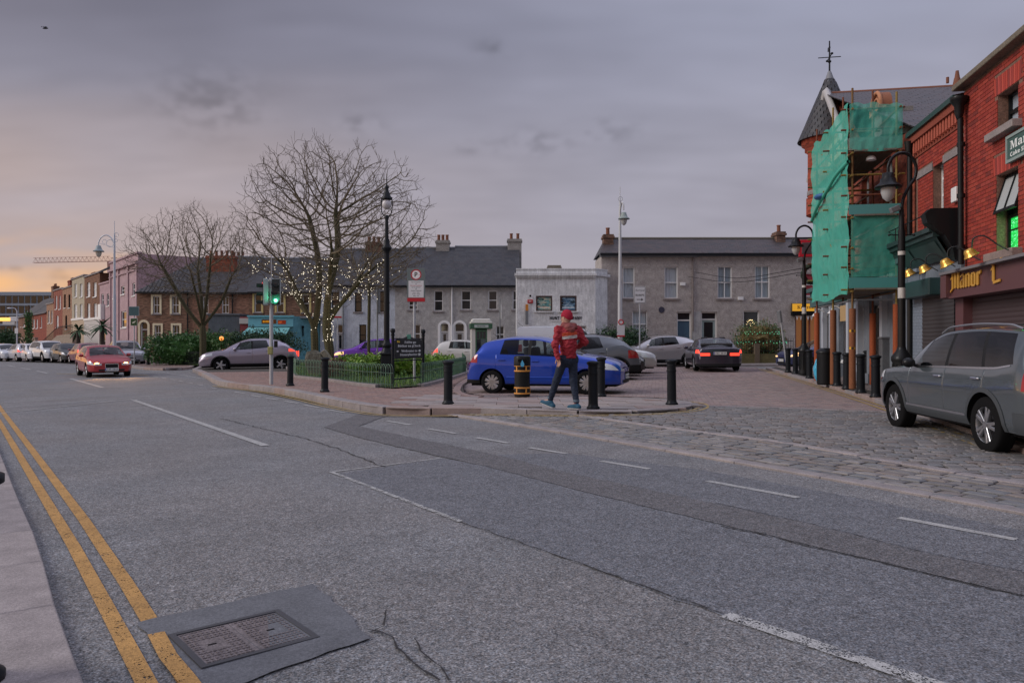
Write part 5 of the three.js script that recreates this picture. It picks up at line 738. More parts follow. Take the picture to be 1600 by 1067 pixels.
  part(tu, 'corbel', lathe([[0.05, 5.75], [0.28, 5.85], [0.32, 6.0], [0.45, 6.05], [0.5, 6.25], [0.62, 6.3]], 18), tb); part(tu, 'drum', lathe([[0.62, 6.3], [0.62, 6.9], [0.58, 6.92], [0.58, 8.55], [0.66, 8.6], [0.66, 8.75], [0.74, 8.8], [0.76, 8.98]], 18), tb); part(tu, 'stone_band', lathe([[0.58, 7.0], [0.6, 7.0], [0.6, 7.15], [0.58, 7.15]], 18), M.granite2);
  part(tu, 'cone_deck', lathe([[0.8, 8.95], [0.0, 11.35]], 18), M.slateBase);
  { const list = []; for (let r = 0; r < 17; r++) { const t1 = r / 19, rad = 0.8 * (1 - t1), y = 8.95 + 2.4 * t1, n = Math.max(6, Math.round(rad * 2 * Math.PI / 0.17)); for (let i = 0; i < n; i++) { const a = (i + (r % 2) * 0.5) / n * Math.PI * 2; const q = new THREE.Quaternion().setFromEuler(new THREE.Euler(0, -a + Math.PI / 2, 0)).multiply(new THREE.Quaternion().setFromEuler(new THREE.Euler(-0.30 + Math.PI / 2, 0, 0))); const pos = V3(Math.cos(a) * (rad + 0.012), y + 0.06, Math.sin(a) * (rad + 0.012)); tu.updateWorldMatrix(true, false); list.push({ pos, q, scale: V3(rad * 2 * Math.PI / n * 0.93, 0.012, 0.17), tone: Math.floor(R() * 5), wp: pos.clone().applyMatrix4(tu.matrixWorld), area: 0.02, face: 0.5 }); } } lay(tu, 'slate', 'slates', slateGeo, slateGrey, 0.55, list, 200, { map: TX.smooth }); }
  part(tu, 'lead_cap', lathe([[0.26, 10.62], [0.24, 10.66], [0.07, 11.3], [0.04, 11.4]], 12), M.leadGrey);
  part(tu, 'weathervane', [cyl(0.018, 0.025, 1.1, 0, 11.38, 0, 6), bar([-0.3, 11.9, 0], [0.3, 11.9, 0], 0.016, 5), bar([0, 11.9, -0.3], [0, 11.9, 0.3], 0.016, 5), ball(0.05, 0, 11.75, 0), ball(0.04, -0.3, 11.9, 0), ball(0.04, 0.3, 11.9, 0), extrude([[-0.16, 12.16], [0.0, 12.12], [0.16, 12.2], [0.06, 12.24], [0.1, 12.34], [-0.02, 12.26], [-0.14, 12.3]], 0.02)], M.iron);
  // painted ground floor: pilasters, windows, fascia
  const g = sub(t, 'shopfront'), gw = [[0.1, 0.22], [0.3, 0.42], [0.5, 0.6], [0.68, 0.76]].map(([a, b]) => ({ x0: gx0 + (w - gx0) * a, x1: gx0 + (w - gx0) * b, y0: 0.75, y1: 2.35 }));
  part(g, 'painted_wall', wallGeo([[gx0, -0.3], [w, -0.3], [w, 2.9], [gx0, 2.9]], gw, 0.3), paint); gw.forEach((o) => { window_(g, o, { frame: M.whitePaint, rev: 0.12, bars: 0, mull: 1, sillM: M.whitePaint }); });
  for (let k = 0; k < 9; k++) { const x = gx0 + (w - gx0) * (0.06 + k * 0.105); part(g, 'pilaster', [bx(x - 0.13, x + 0.13, 0, 2.6, 0, 0.14), bx(x - 0.17, x + 0.17, -0.3, 0.45, 0, 0.18)], k % 3 ? mat(0.42, 0.45, 0.50, 0.6) : paint); }
  part(g, 'fascia', [bx(gx0, w, 2.65, 3.2, 0, 0.2), bx(gx0, w, 3.2, 3.34, 0, 0.36)], mat(0.06, 0.12, 0.12, 0.5)); { let lg = new TextGeometry('KAVANAGH', { font, size: 0.3, depth: 0.03, curveSegments: 3 }); part(g, 'lettering', lg.translate(X(21.2), 2.76, 0.2), M.whitePaint); }
  part(g, 'wall_sign', bx(X(24.5) - 0.4, X(24.5) + 0.4, 2.0, 2.5, 0.1, 0.14), mat(0.45, 0.3, 0.14, 0.6)); for (const k of [0.2, 0.44]) part(g, 'lamp_bracket', [tube([[gx0 + w * k, 2.4, 0.1], [gx0 + w * k, 2.5, 0.3], [gx0 + w * k, 2.35, 0.42]], 0.02, 5), lathe([[0.03, 0.1], [0.12, 0], [0.1, 0]], 10).translate(gx0 + w * k, 2.26, 0.42)], M.whitePaint);
  const [sx] = [X(27.5)]; const rs = sub(t, 'hanging_sign'); part(rs, 'sign_frame', rbox(0.08, 0.62, 0.62, 0.02, sx, 4.7, 0.65), mat(0.5, 0.02, 0.04, 0.4)); part(rs, 'sign_face', rbox(0.1, 0.42, 0.42, 0.02, sx, 4.7, 0.65), mat(0.08, 0.07, 0.08, 0.4)); part(rs, 'sign_bracket', bar([sx, 5.08, 0], [sx, 5.08, 1.0], 0.025), M.iron);
  { const wr = []; const r = rng(2); for (let k = 0; k < 120; k++) { const a = r() * 6.28; wr.push(ball(0.05 + r() * 0.05, sx + 0.3 + (r() - 0.5) * 0.18, 3.75 + 0.3 * Math.sin(a), 0.55 + 0.3 * Math.cos(a), 1, 1, 1, 5)); } part(t, 'wreath', wr, mat(0.02, 0.035, 0.02, 0.9)).userData.kind = 'stuff'; }
}
{ // --- the scaffold
  const p3 = G(1332.6, 610, 0.17), e = V3(0.187, 0, -0.982), nI = V3(0.982, 0, 0.187), at = (a, b, y) => V3(0, y, 0).addScaledVector(e, a).addScaledVector(nI, b), LEN = 4.35, WID = 1.0;
  const t = thing('scaffold', 'steel tube scaffold with green debris net around the corner building', 'scaffold', p3, 0);
  const tubeM = [mat(0.30, 0.17, 0.055, 0.6, { metalness: 0.3, map: TX.brickGrain }), mat(0.42, 0.30, 0.07, 0.6, { metalness: 0.2, map: TX.brickGrain }), mat(0.30, 0.10, 0.05, 0.7, { metalness: 0.2, map: TX.brickGrain })], net = mat(0.075, 0.46, 0.35, 0.8, { transparent: true, opacity: 0.74, side: THREE.DoubleSide }), net2 = net.clone(); net2.opacity = 0.55;
  const As = [0, 2.1, 4.25];
  As.forEach((a, i) => { part(t, 'standard', bar(at(a, 0, 0), at(a, 0, i === 0 ? 7.35 : 7.5), 0.027, 8), tubeM[i % 3]); part(t, 'standard', bar(at(a + (i ? 0 : 0.02), WID, 0), at(a, WID, 7.0 + (i === 1 ? 0.9 : 0.2)), 0.027, 8), tubeM[(i + 1) % 3]); });
  part(t, 'standard', bar(at(3.2, 0.5, 2.3), at(3.2, 0.5, 8.1), 0.027, 8), tubeM[2]);
  for (const y of [2.4, 2.95, 3.45, 4.18, 4.7, 5.2, 5.74, 6.3, 6.8]) { part(t, 'ledger', bar(at(-0.2, -0.04, y), at(LEN, -0.04, y + rr(-0.03, 0.03)), 0.025, 7), tubeM[1]); part(t, 'ledger', bar(at(-0.2, WID + 0.04, y), at(LEN, WID + 0.04, y), 0.025, 7), tubeM[0]); for (const a of As) part(t, 'transom', bar(at(a + 0.05, -0.25, y + 0.05), at(a + 0.05, WID + 0.2, y + 0.05 + rr(-0.02, 0.02)), 0.025, 7), tubeM[Math.floor(R() * 3)]); }
  part(t, 'brace', bar(at(0.1, -0.07, 2.5), at(4.1, -0.07, 5.2), 0.025, 7), tubeM[1]); part(t, 'brace', bar(at(0.1, -0.07, 5.2), at(4.1, -0.07, 6.9), 0.025, 7), tubeM[1]);
  const board = (a0, a1, b0, b1, y, m) => { const g = box(1, 0.04, 1); const q = part(t, 'scaffold_board', new THREE.BufferGeometry().copy(g), m); q.scale.set(b1 - b0, 1, a1 - a0); q.position.copy(at((a0 + a1) / 2, (b0 + b1) / 2, y)); q.rotation.y = Math.atan2(-nI.z, nI.x); };
  for (const y of [2.46, 4.24, 5.8]) for (let k = 0; k < 4; k++) board(-0.15, LEN, 0.02 + k * 0.24, 0.25 + k * 0.24, y, plain(mat(0.16, 0.14, 0.11, 0.9)));
  const toe = (y, h, m) => { const q = part(t, 'toe_board', box(WID + 0.2, h, 0.035), m); q.position.copy(at(-0.08, WID / 2, y + h / 2)); q.rotation.y = Math.atan2(-nI.z, nI.x); }; toe(2.48, 0.26, mat(0.07, 0.28, 0.26, 0.7)); toe(4.26, 0.24, mat(0.08, 0.27, 0.26, 0.7)); toe(5.82, 0.3, mat(0.22, 0.27, 0.22, 0.8));
  const fold = (a, y, k) => 0.03 * N2(a * 1.3, y * 0.8 + k) + 0.014 * N2(a * 4, y * 3 + k) + 0.005 * N2(a * 12, y * 9);
  part(t, 'debris_net', gridGeo(60, 60, (u, v) => { const a = lerp(-0.08, LEN, u), sag = 0.05 * Math.sin(u * 9), y = lerp(2.32 + sag, 6.92 + 0.12 * N2(u * 3, 4), v); return at(a, -0.1 + fold(a, y, 1) - 0.03 * Math.abs(Math.sin(y * 3.4)), y); }), net);
  part(t, 'debris_net', gridGeo(30, 24, (u, v) => { const b = lerp(-0.1, WID + 0.1, u), y = lerp(5.85 - 0.1 * Math.sin(u * 3), 6.95 - 0.1 * u + 0.05 * N2(u * 3, 9), v); return at(-0.14 + fold(b * 2, y, 5) * 0.8, b, y); }), net2);
  part(t, 'debris_net', gridGeo(20, 24, (u, v) => { const b = lerp(-0.08, WID + 0.1, u), y = lerp(2.4, 4.2, v); return at(4.4 + fold(b, y, 8), b, y); }), net);
  part(t, 'debris_net', gridGeo(30, 30, (u, v) => { const b = lerp(-0.06, WID + 0.1, u), y = lerp(2.75, 4.22, v); return at(-0.1 + fold(b, y, 12) * 0.5, b, y); }), net2);
  part(t, 'net_roll', tube([at(-0.1, -0.12, 5.55), at(0.8, -0.2, 5.42), at(1.8, -0.18, 5.28), at(3.0, -0.2, 5.05), at(4.3, -0.14, 4.8)], 0.045, 8), mat(0.06, 0.4, 0.29, 0.7));
  part(t, 'blue_tarp', ball(0.14, ...at(2.6, -0.24, 5.2).toArray(), 1, 0.6, 1.8), mat(0.03, 0.12, 0.3, 0.5));
  { const h1 = part(t, 'hard_hat', lathe([[0.12, 0], [0.11, 0.06], [0.06, 0.11], [0.005, 0.125]], 12), M.whitePaint); h1.position.copy(at(0.1, 0.45, 5.6)); }
  // padded sleeves round the feet
  const sleeve = (a, b, h, m, marks) => { const g = sub(t, 'sleeve'); g.position.copy(at(a, b, 0)); part(g, 'foam', cyl(0.078, 0.08, h, 0, 0.04, 0, 16), m); part(g, 'base_plate', box(0.2, 0.012, 0.2, 0, 0.006, 0), M.galvDark); if (marks) for (const y of marks) part(g, 'hazard_band', cyl(0.0795, 0.0795, 0.055, 0, y, 0, 16), new THREE.MeshStandardMaterial({ map: canvasTex(128, 16, (c) => { for (let k = 0; k < 8; k++) { c.fillStyle = k % 2 ? '#15140f' : '#d9a012'; c.fillRect(k * 16, 0, 16, 16); } }), roughness: 0.6 })); };
  const orange = mat(0.52, 0.115, 0.03, 0.8, { map: TX.brickGrain }), tanS = mat(0.38, 0.145, 0.062, 0.85, { map: TX.brickGrain });
  sleeve(0, 0, 1.95, tanS, [0.42, 1.0, 1.42]); sleeve(2.1, 0, 2.0, tanS); sleeve(4.25, 0, 2.0, orange); sleeve(0.02, WID, 2.05, orange); sleeve(2.1, WID, 1.9, orange);
  part(t, 'low_ledger', bar(at(-0.1, 0.05, 2.2), at(LEN, 0.05, 2.2), 0.025, 7), M.galvDark); part(t, 'low_ledger', bar(at(0.05, -0.1, 2.2), at(0.05, 1.2, 2.2), 0.025, 7), M.galvDark);
}
// ---------- cars ----------
function pchip(pts) {
  const n = pts.length, x = pts.map((p) => p[0]), y = pts.map((p) => p[1]), h = [], dl = [], m = [];
  for (let i = 0; i < n - 1; i++) { h.push(x[i + 1] - x[i]); dl.push((y[i + 1] - y[i]) / h[i]); }
  for (let i = 0; i < n; i++) m.push(i === 0 ? dl[0] : i === n - 1 ? dl[n - 2] : dl[i - 1] * dl[i] <= 0 ? 0 : (() => { const w1 = 2 * h[i] + h[i - 1], w2 = h[i] + 2 * h[i - 1]; return (w1 + w2) / (w1 / dl[i - 1] + w2 / dl[i]); })());
  return (q) => { q = clamp(q, x[0], x[n - 1]); let i = 0; while (i < n - 2 && q > x[i + 1]) i++; const t = (q - x[i]) / h[i], t2 = t * t, t3 = t2 * t; return (2 * t3 - 3 * t2 + 1) * y[i] + (t3 - 2 * t2 + t) * h[i] * m[i] + (-2 * t3 + 3 * t2) * y[i + 1] + (t3 - t2) * h[i] * m[i + 1]; };
}
const carGlass = mat(0.60, 0.66, 0.65, 0.02, { transmission: 1, thickness: 0 }), tintGlass = mat(0.13, 0.14, 0.145, 0.03, { transmission: 1, thickness: 0 }), farGlass = mat(0.035, 0.042, 0.048, 0.08);
const lampGlass = mat(0.62, 0.65, 0.68, 0.12, { clearcoat: 1 }), redLens = mat(0.32, 0.012, 0.016, 0.15, { clearcoat: 1 }), redLit = glow(1, 0.06, 0.03, 1.2, new THREE.Color(0.4, 0.02, 0.02)), plateM = [mat(0.72, 0.72, 0.7, 0.5), mat(0.03, 0.06, 0.3, 0.5), mat(0.06, 0.06, 0.06, 0.6)];
const paint = (r, g, b, o = {}) => new THREE.MeshPhysicalMaterial({ color: new THREE.Color(r, g, b), roughness: o.rough ?? 0.38, metalness: o.metal ?? 0.25, clearcoat: 1, clearcoatRoughness: 0.06 });
const wheelCache = new Map();
function wheelGeos(r, w, style) {
  const key = r + '/' + style; if (wheelCache.has(key)) return wheelCache.get(key);
  const rim = r * 0.66, hw = w / 2, rot = (g) => g.rotateX(Math.PI / 2);
  const tyre = rot(lathe([[rim * 0.96, -hw * 0.9], [rim * 1.05, -hw], [r * 0.93, -hw * 0.98], [r * 0.985, -hw * 0.78], [r, -hw * 0.5], [r * 0.996, -hw * 0.2], [r * 0.985, -hw * 0.17], [r * 0.985, -hw * 0.1], [r, -hw * 0.07], [r, hw * 0.5], [r * 0.985, hw * 0.78], [r * 0.93, hw * 0.98], [rim * 1.05, hw], [rim * 0.96, hw * 0.9]], 36));
  const barrel = rot(lathe([[rim, hw * 0.92], [rim * 0.95, hw * 0.86], [rim * 0.9, hw * 0.3], [rim * 0.9, -hw * 0.8]], 32)), disc = rot(new THREE.CylinderGeometry(rim * 0.62, rim * 0.62, 0.02, 24).translate(0, hw * 0.1, 0));
  const spokes = [], n = { five: 5, ten: 10, multi: 9, twin: 5 }[style] || 5;
  for (let k = 0; k < n; k++) { const a = k / n * Math.PI * 2; for (const s of style === 'twin' || style === 'multi' ? [-1, 1] : [0]) { const wd = { five: 0.3, twin: 0.15, multi: 0.13, ten: 0.14 }[style] * rim; const sp = extrude([[rim * 0.1, -wd * 0.5], [rim * 0.97, -wd * (style === 'five' ? 0.36 : 0.42)], [rim * 0.97, wd * (style === 'five' ? 0.36 : 0.42)], [rim * 0.1, wd * 0.5]], 0.03, hw * 0.62, 0.006); sp.rotateZ(a + s * (style === 'twin' ? 0.17 : 0.12)); spokes.push(sp); } }
  const hub = rot(new THREE.CylinderGeometry(rim * 0.2, rim * 0.22, 0.05, 18).translate(0, hw * 0.72, 0));
  const out = { tyre, rim: merge([barrel, ...spokes, hub]), disc }; wheelCache.set(key, out); return out;
}
function makeCar(name, label, s, group) {
  const t = thing(name, label, s.cat || 'car', null, 0, group), { L, sill = 0.26 } = s, W0 = s.W / 2, T = pchip(s.T), B = pchip(s.B), axF = s.fo, axR = s.fo + s.wb, wr = s.wr, ra = s.ra || wr + 0.055, [cowl, header, rHead, deck] = s.marks;
  const plan = (d) => (d < s.nose ? 1 - s.noseIn * Math.pow(1 - d / s.nose, 2.3) : d > L - s.tail ? 1 - s.tailIn * Math.pow(1 - (L - d) / s.tail, 2.3) : 1);
  const half = (d) => W0 * plan(d), reF = pchip([[0, 0.84], [cowl, 0.86], [header, s.re || 0.75], [rHead, (s.re || 0.75) - 0.015], [Math.min(deck, L - 0.12), s.reR || 0.82], [L, 0.84]]), dEF = pchip([[0, 0.04], [cowl, 0.06], [header, 0.075], [rHead, 0.06], [Math.min(deck, L - 0.12), 0.05], [L, 0.04]]);
  const yE = (d) => Math.max(T(d) - dEF(d), B(d) + 0.003), prof = pchip([[0, 0.93], [0.12, 0.972], [0.3, 0.985], [0.5, 0.992], [0.66, 1.0], [0.74, 0.992], [0.88, 0.975], [1, 0.945]]);
  const X = (d) => L / 2 - d, zLow = (d, y) => half(d) * prof(clamp((y - sill) / Math.max(0.05, B(d) - sill)));
  const yLow = (d) => { let y = sill + (d < 0.5 ? 0.0 : 0) ; for (const c of [axF, axR]) { const k = ra * ra - (d - c) * (d - c); if (k > 0) y = Math.max(y, wr + Math.sqrt(k)); } return y; };
  const low = (d, q) => { const y = lerp(Math.min(yLow(d), B(d) - 0.02), B(d), q); return [X(d), y, zLow(d, y)]; };
  const strip = (d, v) => { const b = B(d), e = yE(d), h = half(d); return [X(d), lerp(b, e, v), lerp(h * 0.945, h * reF(d), v) + 0.02 * Math.sin(Math.PI * v) * clamp((e - b) / 0.3)]; };
  const crown = (d, c) => { const e = yE(d); return [X(d), e + Math.max(0.002, T(d) - e) * (1 - Math.pow(1 - c, 2.3)), half(d) * reF(d) * (1 - c)]; };
  const grid = (ds, vs, fn, side, up, off = 0) => {          // a smooth sheet over the (d, v) rows; side mirrors z
    const pos = [], idx = [], nv = vs.length;
    for (const d of ds) for (const v of vs) { const p = fn(d, v); pos.push(p[0], p[1], p[2] * side); }
    for (let i = 0; i < ds.length - 1; i++) for (let j = 0; j < nv - 1; j++) { const a = i * nv + j, b = a + 1, c = a + nv, e = c + 1; side > 0 ? idx.push(a, b, e, a, e, c) : idx.push(a, e, b, a, c, e); }
    const g = new THREE.BufferGeometry(); g.setAttribute('position', new THREE.Float32BufferAttribute(pos, 3)); g.setIndex(idx); g.computeVertexNormals();
    const nn = g.attributes.normal; let sum = 0; for (let i = 0; i < nn.count; i++) sum += up ? nn.getY(i) : nn.getZ(i) * side;
    if (sum < 0) { for (let i = 0; i < idx.length; i += 3) [idx[i], idx[i + 1]] = [idx[i + 1], idx[i]]; g.setIndex(idx); g.computeVertexNormals(); }
    if (off) { const p = g.attributes.position, n = g.attributes.normal; for (let i = 0; i < p.count; i++) p.setXYZ(i, p.getX(i) + n.getX(i) * off, p.getY(i) + n.getY(i) * off, p.getZ(i) + n.getZ(i) * off); }
    g.setAttribute('uv', new THREE.BufferAttribute(new Float32Array(pos.length / 3 * 2), 2)); return g;
  };
  const range = (a, b, step) => { const n = Math.max(1, Math.ceil((b - a) / step)); return Array.from({ length: n + 1 }, (_, i) => lerp(a, b, i / n)); };
  const dl = new Set(range(0, L, s.far ? 0.12 : 0.05).map((q) => +q.toFixed(4))); for (const q of [0.01, 0.03, 0.07, L - 0.01, L - 0.03, L - 0.07]) dl.add(q); for (const c of [axF, axR]) for (let k = 0; k <= 22; k++) dl.add(+clamp(c + ra * Math.cos(Math.PI * k / 22), 0, L).toFixed(4));
  for (const [d] of [...s.T, ...s.B]) dl.add(d);
  const allD = [...dl].sort((a, b) => a - b), Q = s.far ? [0, 0.3, 0.6, 0.74, 1] : [0, 0.08, 0.16, 0.3, 0.45, 0.56, 0.64, 0.7, 0.78, 0.88, 0.95, 1];
  const body = [], doors = s.doors || [], cut = [0, ...doors, L], pm = s.paint;
  for (const side of [1, -1]) for (let k = 0; k < cut.length - 1; k++) {
    const a = cut[k], b = cut[k + 1], isDoor = k > 0 && k < cut.length - 2, ds = [a, ...(isDoor || k > 0 ? [a + 0.004] : []), ...allD.filter((d) => d > a + 0.006 && d < b - 0.006), ...(k < cut.length - 2 ? [b - 0.004] : []), b];
    const fn = (d, q) => { const p = low(d, q); if ((k > 0 && d === a) || (k < cut.length - 2 && d === b)) p[2] -= 0.014; return p; };
    const g = grid(ds, Q, fn, side, false);
    if (isDoor && !s.far) { const dr = part(t, 'door', g, pm); const hd = b - 0.16, hy = lerp(sill, B(hd), s.handleQ || 0.84), hz = zLow(hd, hy); part(dr, 'handle', rbox(0.2, 0.032, 0.03, 0.012, X(hd), hy, side * (hz + 0.022)), s.handleM || pm); } else body.push(g);
  }
  const cw = s.cols, rows = [[0, 0.06, false], [0.06, 0.94, true], [0.94, 1, false]];
  for (const side of [1, -1]) for (const [b0, b1, t0, t1, glassy, tint] of cw) {
    const us = range(0, 1, s.far ? 0.25 : 0.08), sec = (v0, v1, n) => grid(us, range(v0, v1, (v1 - v0) / n), (u, v) => strip(lerp(lerp(b0, b1, u), lerp(t0, t1, u), v), v), side, false);
    for (const [v0, v1, mid_] of rows) { const g = sec(v0, v1, mid_ ? (s.far ? 2 : 8) : 1); if (mid_ && glassy) part(t, 'side_window', g, s.far ? farGlass : tint ? tintGlass : carGlass); else if (mid_ && glassy === false && !s.paintPillars) part(t, 'pillar', g, M.plastic); else body.push(g); }
  }
  for (const side of [1, -1]) for (const [a, b] of [[0, cw[0][0]], [cw[cw.length - 1][1], L]]) { const e = cw[cw.length - 1], slant = (d, v) => a > 0 ? lerp(d, Math.max(d, e[3]), 0) : d; body.push(grid(allD.filter((d) => d > a && d < b).concat([a, b]).sort((p, q) => p - q), [0, 0.35, 0.7, 1], (d, v) => strip(a > 0 ? lerp(b, lerp(e[1], e[3], v), (b - d) / (b - a)) : d, v), side, false)); }
  for (const side of [1, -1]) {
    const cz = s.far ? [0, 0.1, 0.4, 1] : [0, 0.02, 0.05, 0.1, 0.16, 0.28, 0.45, 0.7, 1];
    for (const [a, b] of [[0, cowl], [header, rHead], [deck, L]]) if (b - a > 0.001) body.push(grid(allD.filter((d) => d > a && d < b).concat([a, b]).sort((p, q) => p - q), cz, crown, side, true));
    for (const [a, b] of [[cowl, header], [rHead, deck]]) { const ds = range(a, b, (b - a) / (s.far ? 4 : 10)); body.push(grid(ds, [0, 0.05, 0.1], crown, side, true)); }
  }
  const glassAcross = (a, b, nm, gm) => { const ds = range(a, b, (b - a) / (s.far ? 4 : 12)), cs = range(0.1, 1, 0.1), all = [...cs.map((c) => [c, 1]), ...cs.slice(0, -1).reverse().map((c) => [c, -1])]; const pos = [], idx = [], n = all.length; for (const d of ds) for (const [c, sd] of all) { const p = crown(d, c); pos.push(p[0], p[1], p[2] * sd); } for (let i = 0; i < ds.length - 1; i++) for (let j = 0; j < n - 1; j++) { const q = i * n + j; idx.push(q, q + n, q + 1, q + 1, q + n, q + n + 1); } const g = new THREE.BufferGeometry(); g.setAttribute('position', new THREE.Float32BufferAttribute(pos, 3)); g.setIndex(idx); g.computeVertexNormals(); if (g.attributes.normal.getY(n + 4) < 0) { for (let i = 0; i < idx.length; i += 3) [idx[i], idx[i + 1]] = [idx[i + 1], idx[i]]; g.setIndex(idx); g.computeVertexNormals(); } return part(t, nm, g, gm); };
  glassAcross(cowl, header, 'windscreen', s.far ? farGlass : carGlass); if (!s.van) glassAcross(rHead, deck, 'rear_window', s.far ? farGlass : s.tint ? tintGlass : carGlass); else body.push(grid(range(rHead, deck, 0.1), [0.1, 0.4, 1], crown, 1, true), grid(range(rHead, deck, 0.1), [0.1, 0.4, 1], crown, -1, true));
  const capX = (end, z, off = 0) => { const d = end > 0 ? 0 : L; return end * (L / 2 + 0.055 * (1 - Math.pow(clamp(Math.abs(z) / half(d)), 2)) + off); };
  for (const end of [1, -1]) { const d = end > 0 ? 0 : L, ring = [...Q.map((q) => low(d, q)), ...[0.5, 1].map((v) => strip(d, v)), ...[0.1, 0.3, 0.6].map((c) => crown(d, c))], pos = [], idx = [], nz = 12; for (const p of ring) for (let k = 0; k <= nz; k++) { const z = p[2] * (k / nz * 2 - 1); pos.push(capX(end, z), p[1], z); } for (let i = 0; i < ring.length - 1; i++) for (let k = 0; k < nz; k++) { const a = i * (nz + 1) + k, b = a + 1, c = a + nz + 1, e = c + 1; end > 0 ? idx.push(a, c, b, b, c, e) : idx.push(a, b, c, b, e, c); } const g = new THREE.BufferGeometry(); g.setAttribute('position', new THREE.Float32BufferAttribute(pos, 3)); g.setIndex(idx); g.computeVertexNormals(); body.push(g); }
  part(t, 'body', body, pm);
  // helpers for things that lie on the skin
  const sideP = (d0, d1, ya, yb, side, off) => grid(range(d0, d1, 0.03), range(0, 1, 0.2), (d, v) => { const y = lerp(typeof ya === 'function' ? ya(d) : ya, typeof yb === 'function' ? yb(d) : yb, v); return [X(d), y, zLow(d, y)]; }, side, false, off);
  const capP = (end, z0, z1, y0, y1, off, n = 6) => { const pos = [], idx = []; for (let i = 0; i <= n; i++) { const z = lerp(z0, z1, i / n); pos.push(capX(end, z, off), y0, z, capX(end, z, off), y1, z); } for (let i = 0; i < n; i++) { const a = i * 2; end > 0 ? idx.push(a, a + 1, a + 2, a + 2, a + 1, a + 3) : idx.push(a, a + 2, a + 1, a + 2, a + 3, a + 1); } const g = new THREE.BufferGeometry(); g.setAttribute('position', new THREE.Float32BufferAttribute(pos, 3)); g.setAttribute('uv', new THREE.BufferAttribute(new Float32Array(pos.length / 3 * 2), 2)); g.setIndex(idx); g.computeVertexNormals(); return g; };
  t.userData = { ...t.userData };
  const hl = s.head || [0.03, 0.5, 0.60, 0.72], tl = s.tailL || [L - 0.36, L - 0.01, 0.72, 0.92], h0 = half(0), hL = half(L);
  for (const side of [1, -1]) {
    part(t, 'headlight', [sideP(0.0, hl[1], (d) => lerp(hl[2], hl[2] + 0.06, (d - hl[0]) / (hl[1] - hl[0])), (d) => Math.min(lerp(hl[3], hl[3] + 0.05, (d - hl[0]) / (hl[1] - hl[0])), B(d) - 0.01), side, 0.006), capP(1, side * h0 * 0.58, side * h0 * 0.985, hl[2] - 0.02, Math.min(hl[3] - 0.02, T(0) - 0.03), 0.007)], s.headM || lampGlass);
    part(t, 'tail_light', [sideP(tl[0], tl[1], tl[2], (d) => Math.min(tl[3], B(d) - 0.005), side, 0.006), capP(-1, side * hL * (s.tailIn0 || 0.6), side * hL * 0.985, tl[2] + 0.01, Math.min(tl[3] - 0.01, T(L) - 0.02), 0.007)], s.tailLit ? redLit : redLens);
    const md = s.mirrorD || cowl + 0.55, my = B(md) + 0.07; part(t, 'mirror', [ball(0.1, X(md) + 0.02, my, side * (half(md) * 0.97 + 0.1), 0.75, 0.78, 1.0, 12), bar([X(md), my - 0.06, side * half(md) * 0.93], [X(md), my - 0.03, side * (half(md) * 0.97 + 0.05)], 0.025)], s.mirrorM || pm);
  }
  part(t, 'grille', capP(1, -h0 * (s.grW || 0.42), h0 * (s.grW || 0.42), s.gr?.[0] ?? 0.36, s.gr?.[1] ?? 0.56, 0.009), M.plastic);
  part(t, 'lower_intake', capP(1, -h0 * 0.75, h0 * 0.75, sill + 0.02, sill + 0.1, 0.009), M.plastic); part(t, 'rear_bumper', [capP(-1, -hL * 0.97, hL * 0.97, sill, sill + (s.rb || 0.1), 0.012), ...[1, -1].map((q) => sideP(L - 0.4, L - 0.005, sill, sill + (s.rb || 0.1), q, 0.008))], s.claddingM || M.plastic);
  for (const end of [1, -1]) { const py = end > 0 ? (s.plateF ?? 0.44) : (s.plateR ?? 0.62), x = end * (L / 2 + 0.065), pl = sub(t, 'number_plate'); part(pl, 'plate', box(0.012, 0.11, 0.52, x, py, 0), plateM[0]); part(pl, 'band', box(0.014, 0.1, 0.045, x, py, end * 0.235), plateM[1]); part(pl, 'characters', [0, 1, 2, 3, 4, 5, 6].map((k) => box(0.0145, 0.065, 0.028, x, py, end * (0.16 - k * 0.058 - (k > 2 ? 0.03 : 0)))), plateM[2]); }
  if (s.grFrame) part(t, 'grille_frame', [bx(-0.012, 0.012, s.gr[0] - 0.015, s.gr[0] + 0.01, -h0 * s.grW, h0 * s.grW), bx(-0.012, 0.012, s.gr[1] - 0.01, s.gr[1] + 0.018, -h0 * s.grW, h0 * s.grW), bx(-0.012, 0.012, s.gr[0], s.gr[1], -h0 * s.grW - 0.02, -h0 * s.grW), bx(-0.012, 0.012, s.gr[0], s.gr[1], h0 * s.grW, h0 * s.grW + 0.02)].map((g) => g.translate(L / 2 + 0.055, 0, 0)), M.chrome);
  for (const side of [1, -1]) for (const c of [axF, axR]) {    // wheel arches, wheels
    part(t, 'arch_liner', grid(range(0, Math.PI, Math.PI / 16), [0, 1], (a, v) => [X(c) + (ra + 0.004) * Math.cos(a), wr + (ra + 0.004) * Math.sin(a), lerp(W0 * 0.55, zLow(c + ra * Math.cos(a) * -1, wr + ra * Math.sin(a)) - 0.012, v)], side, false), M.blackMatt);
    if (s.clad) part(t, 'arch_trim', grid(range(-0.12, Math.PI + 0.12, 0.12), [0, 0.5, 1], (a, v) => { const r = lerp(ra - 0.004, ra + s.clad, v), y = Math.max(wr + r * Math.sin(a), sill), d = c - r * Math.cos(a); return [X(d), y, zLow(clamp(d, 0, L), y) + 0.014 - 0.008 * v]; }, side, false), s.claddingM || M.plastic);
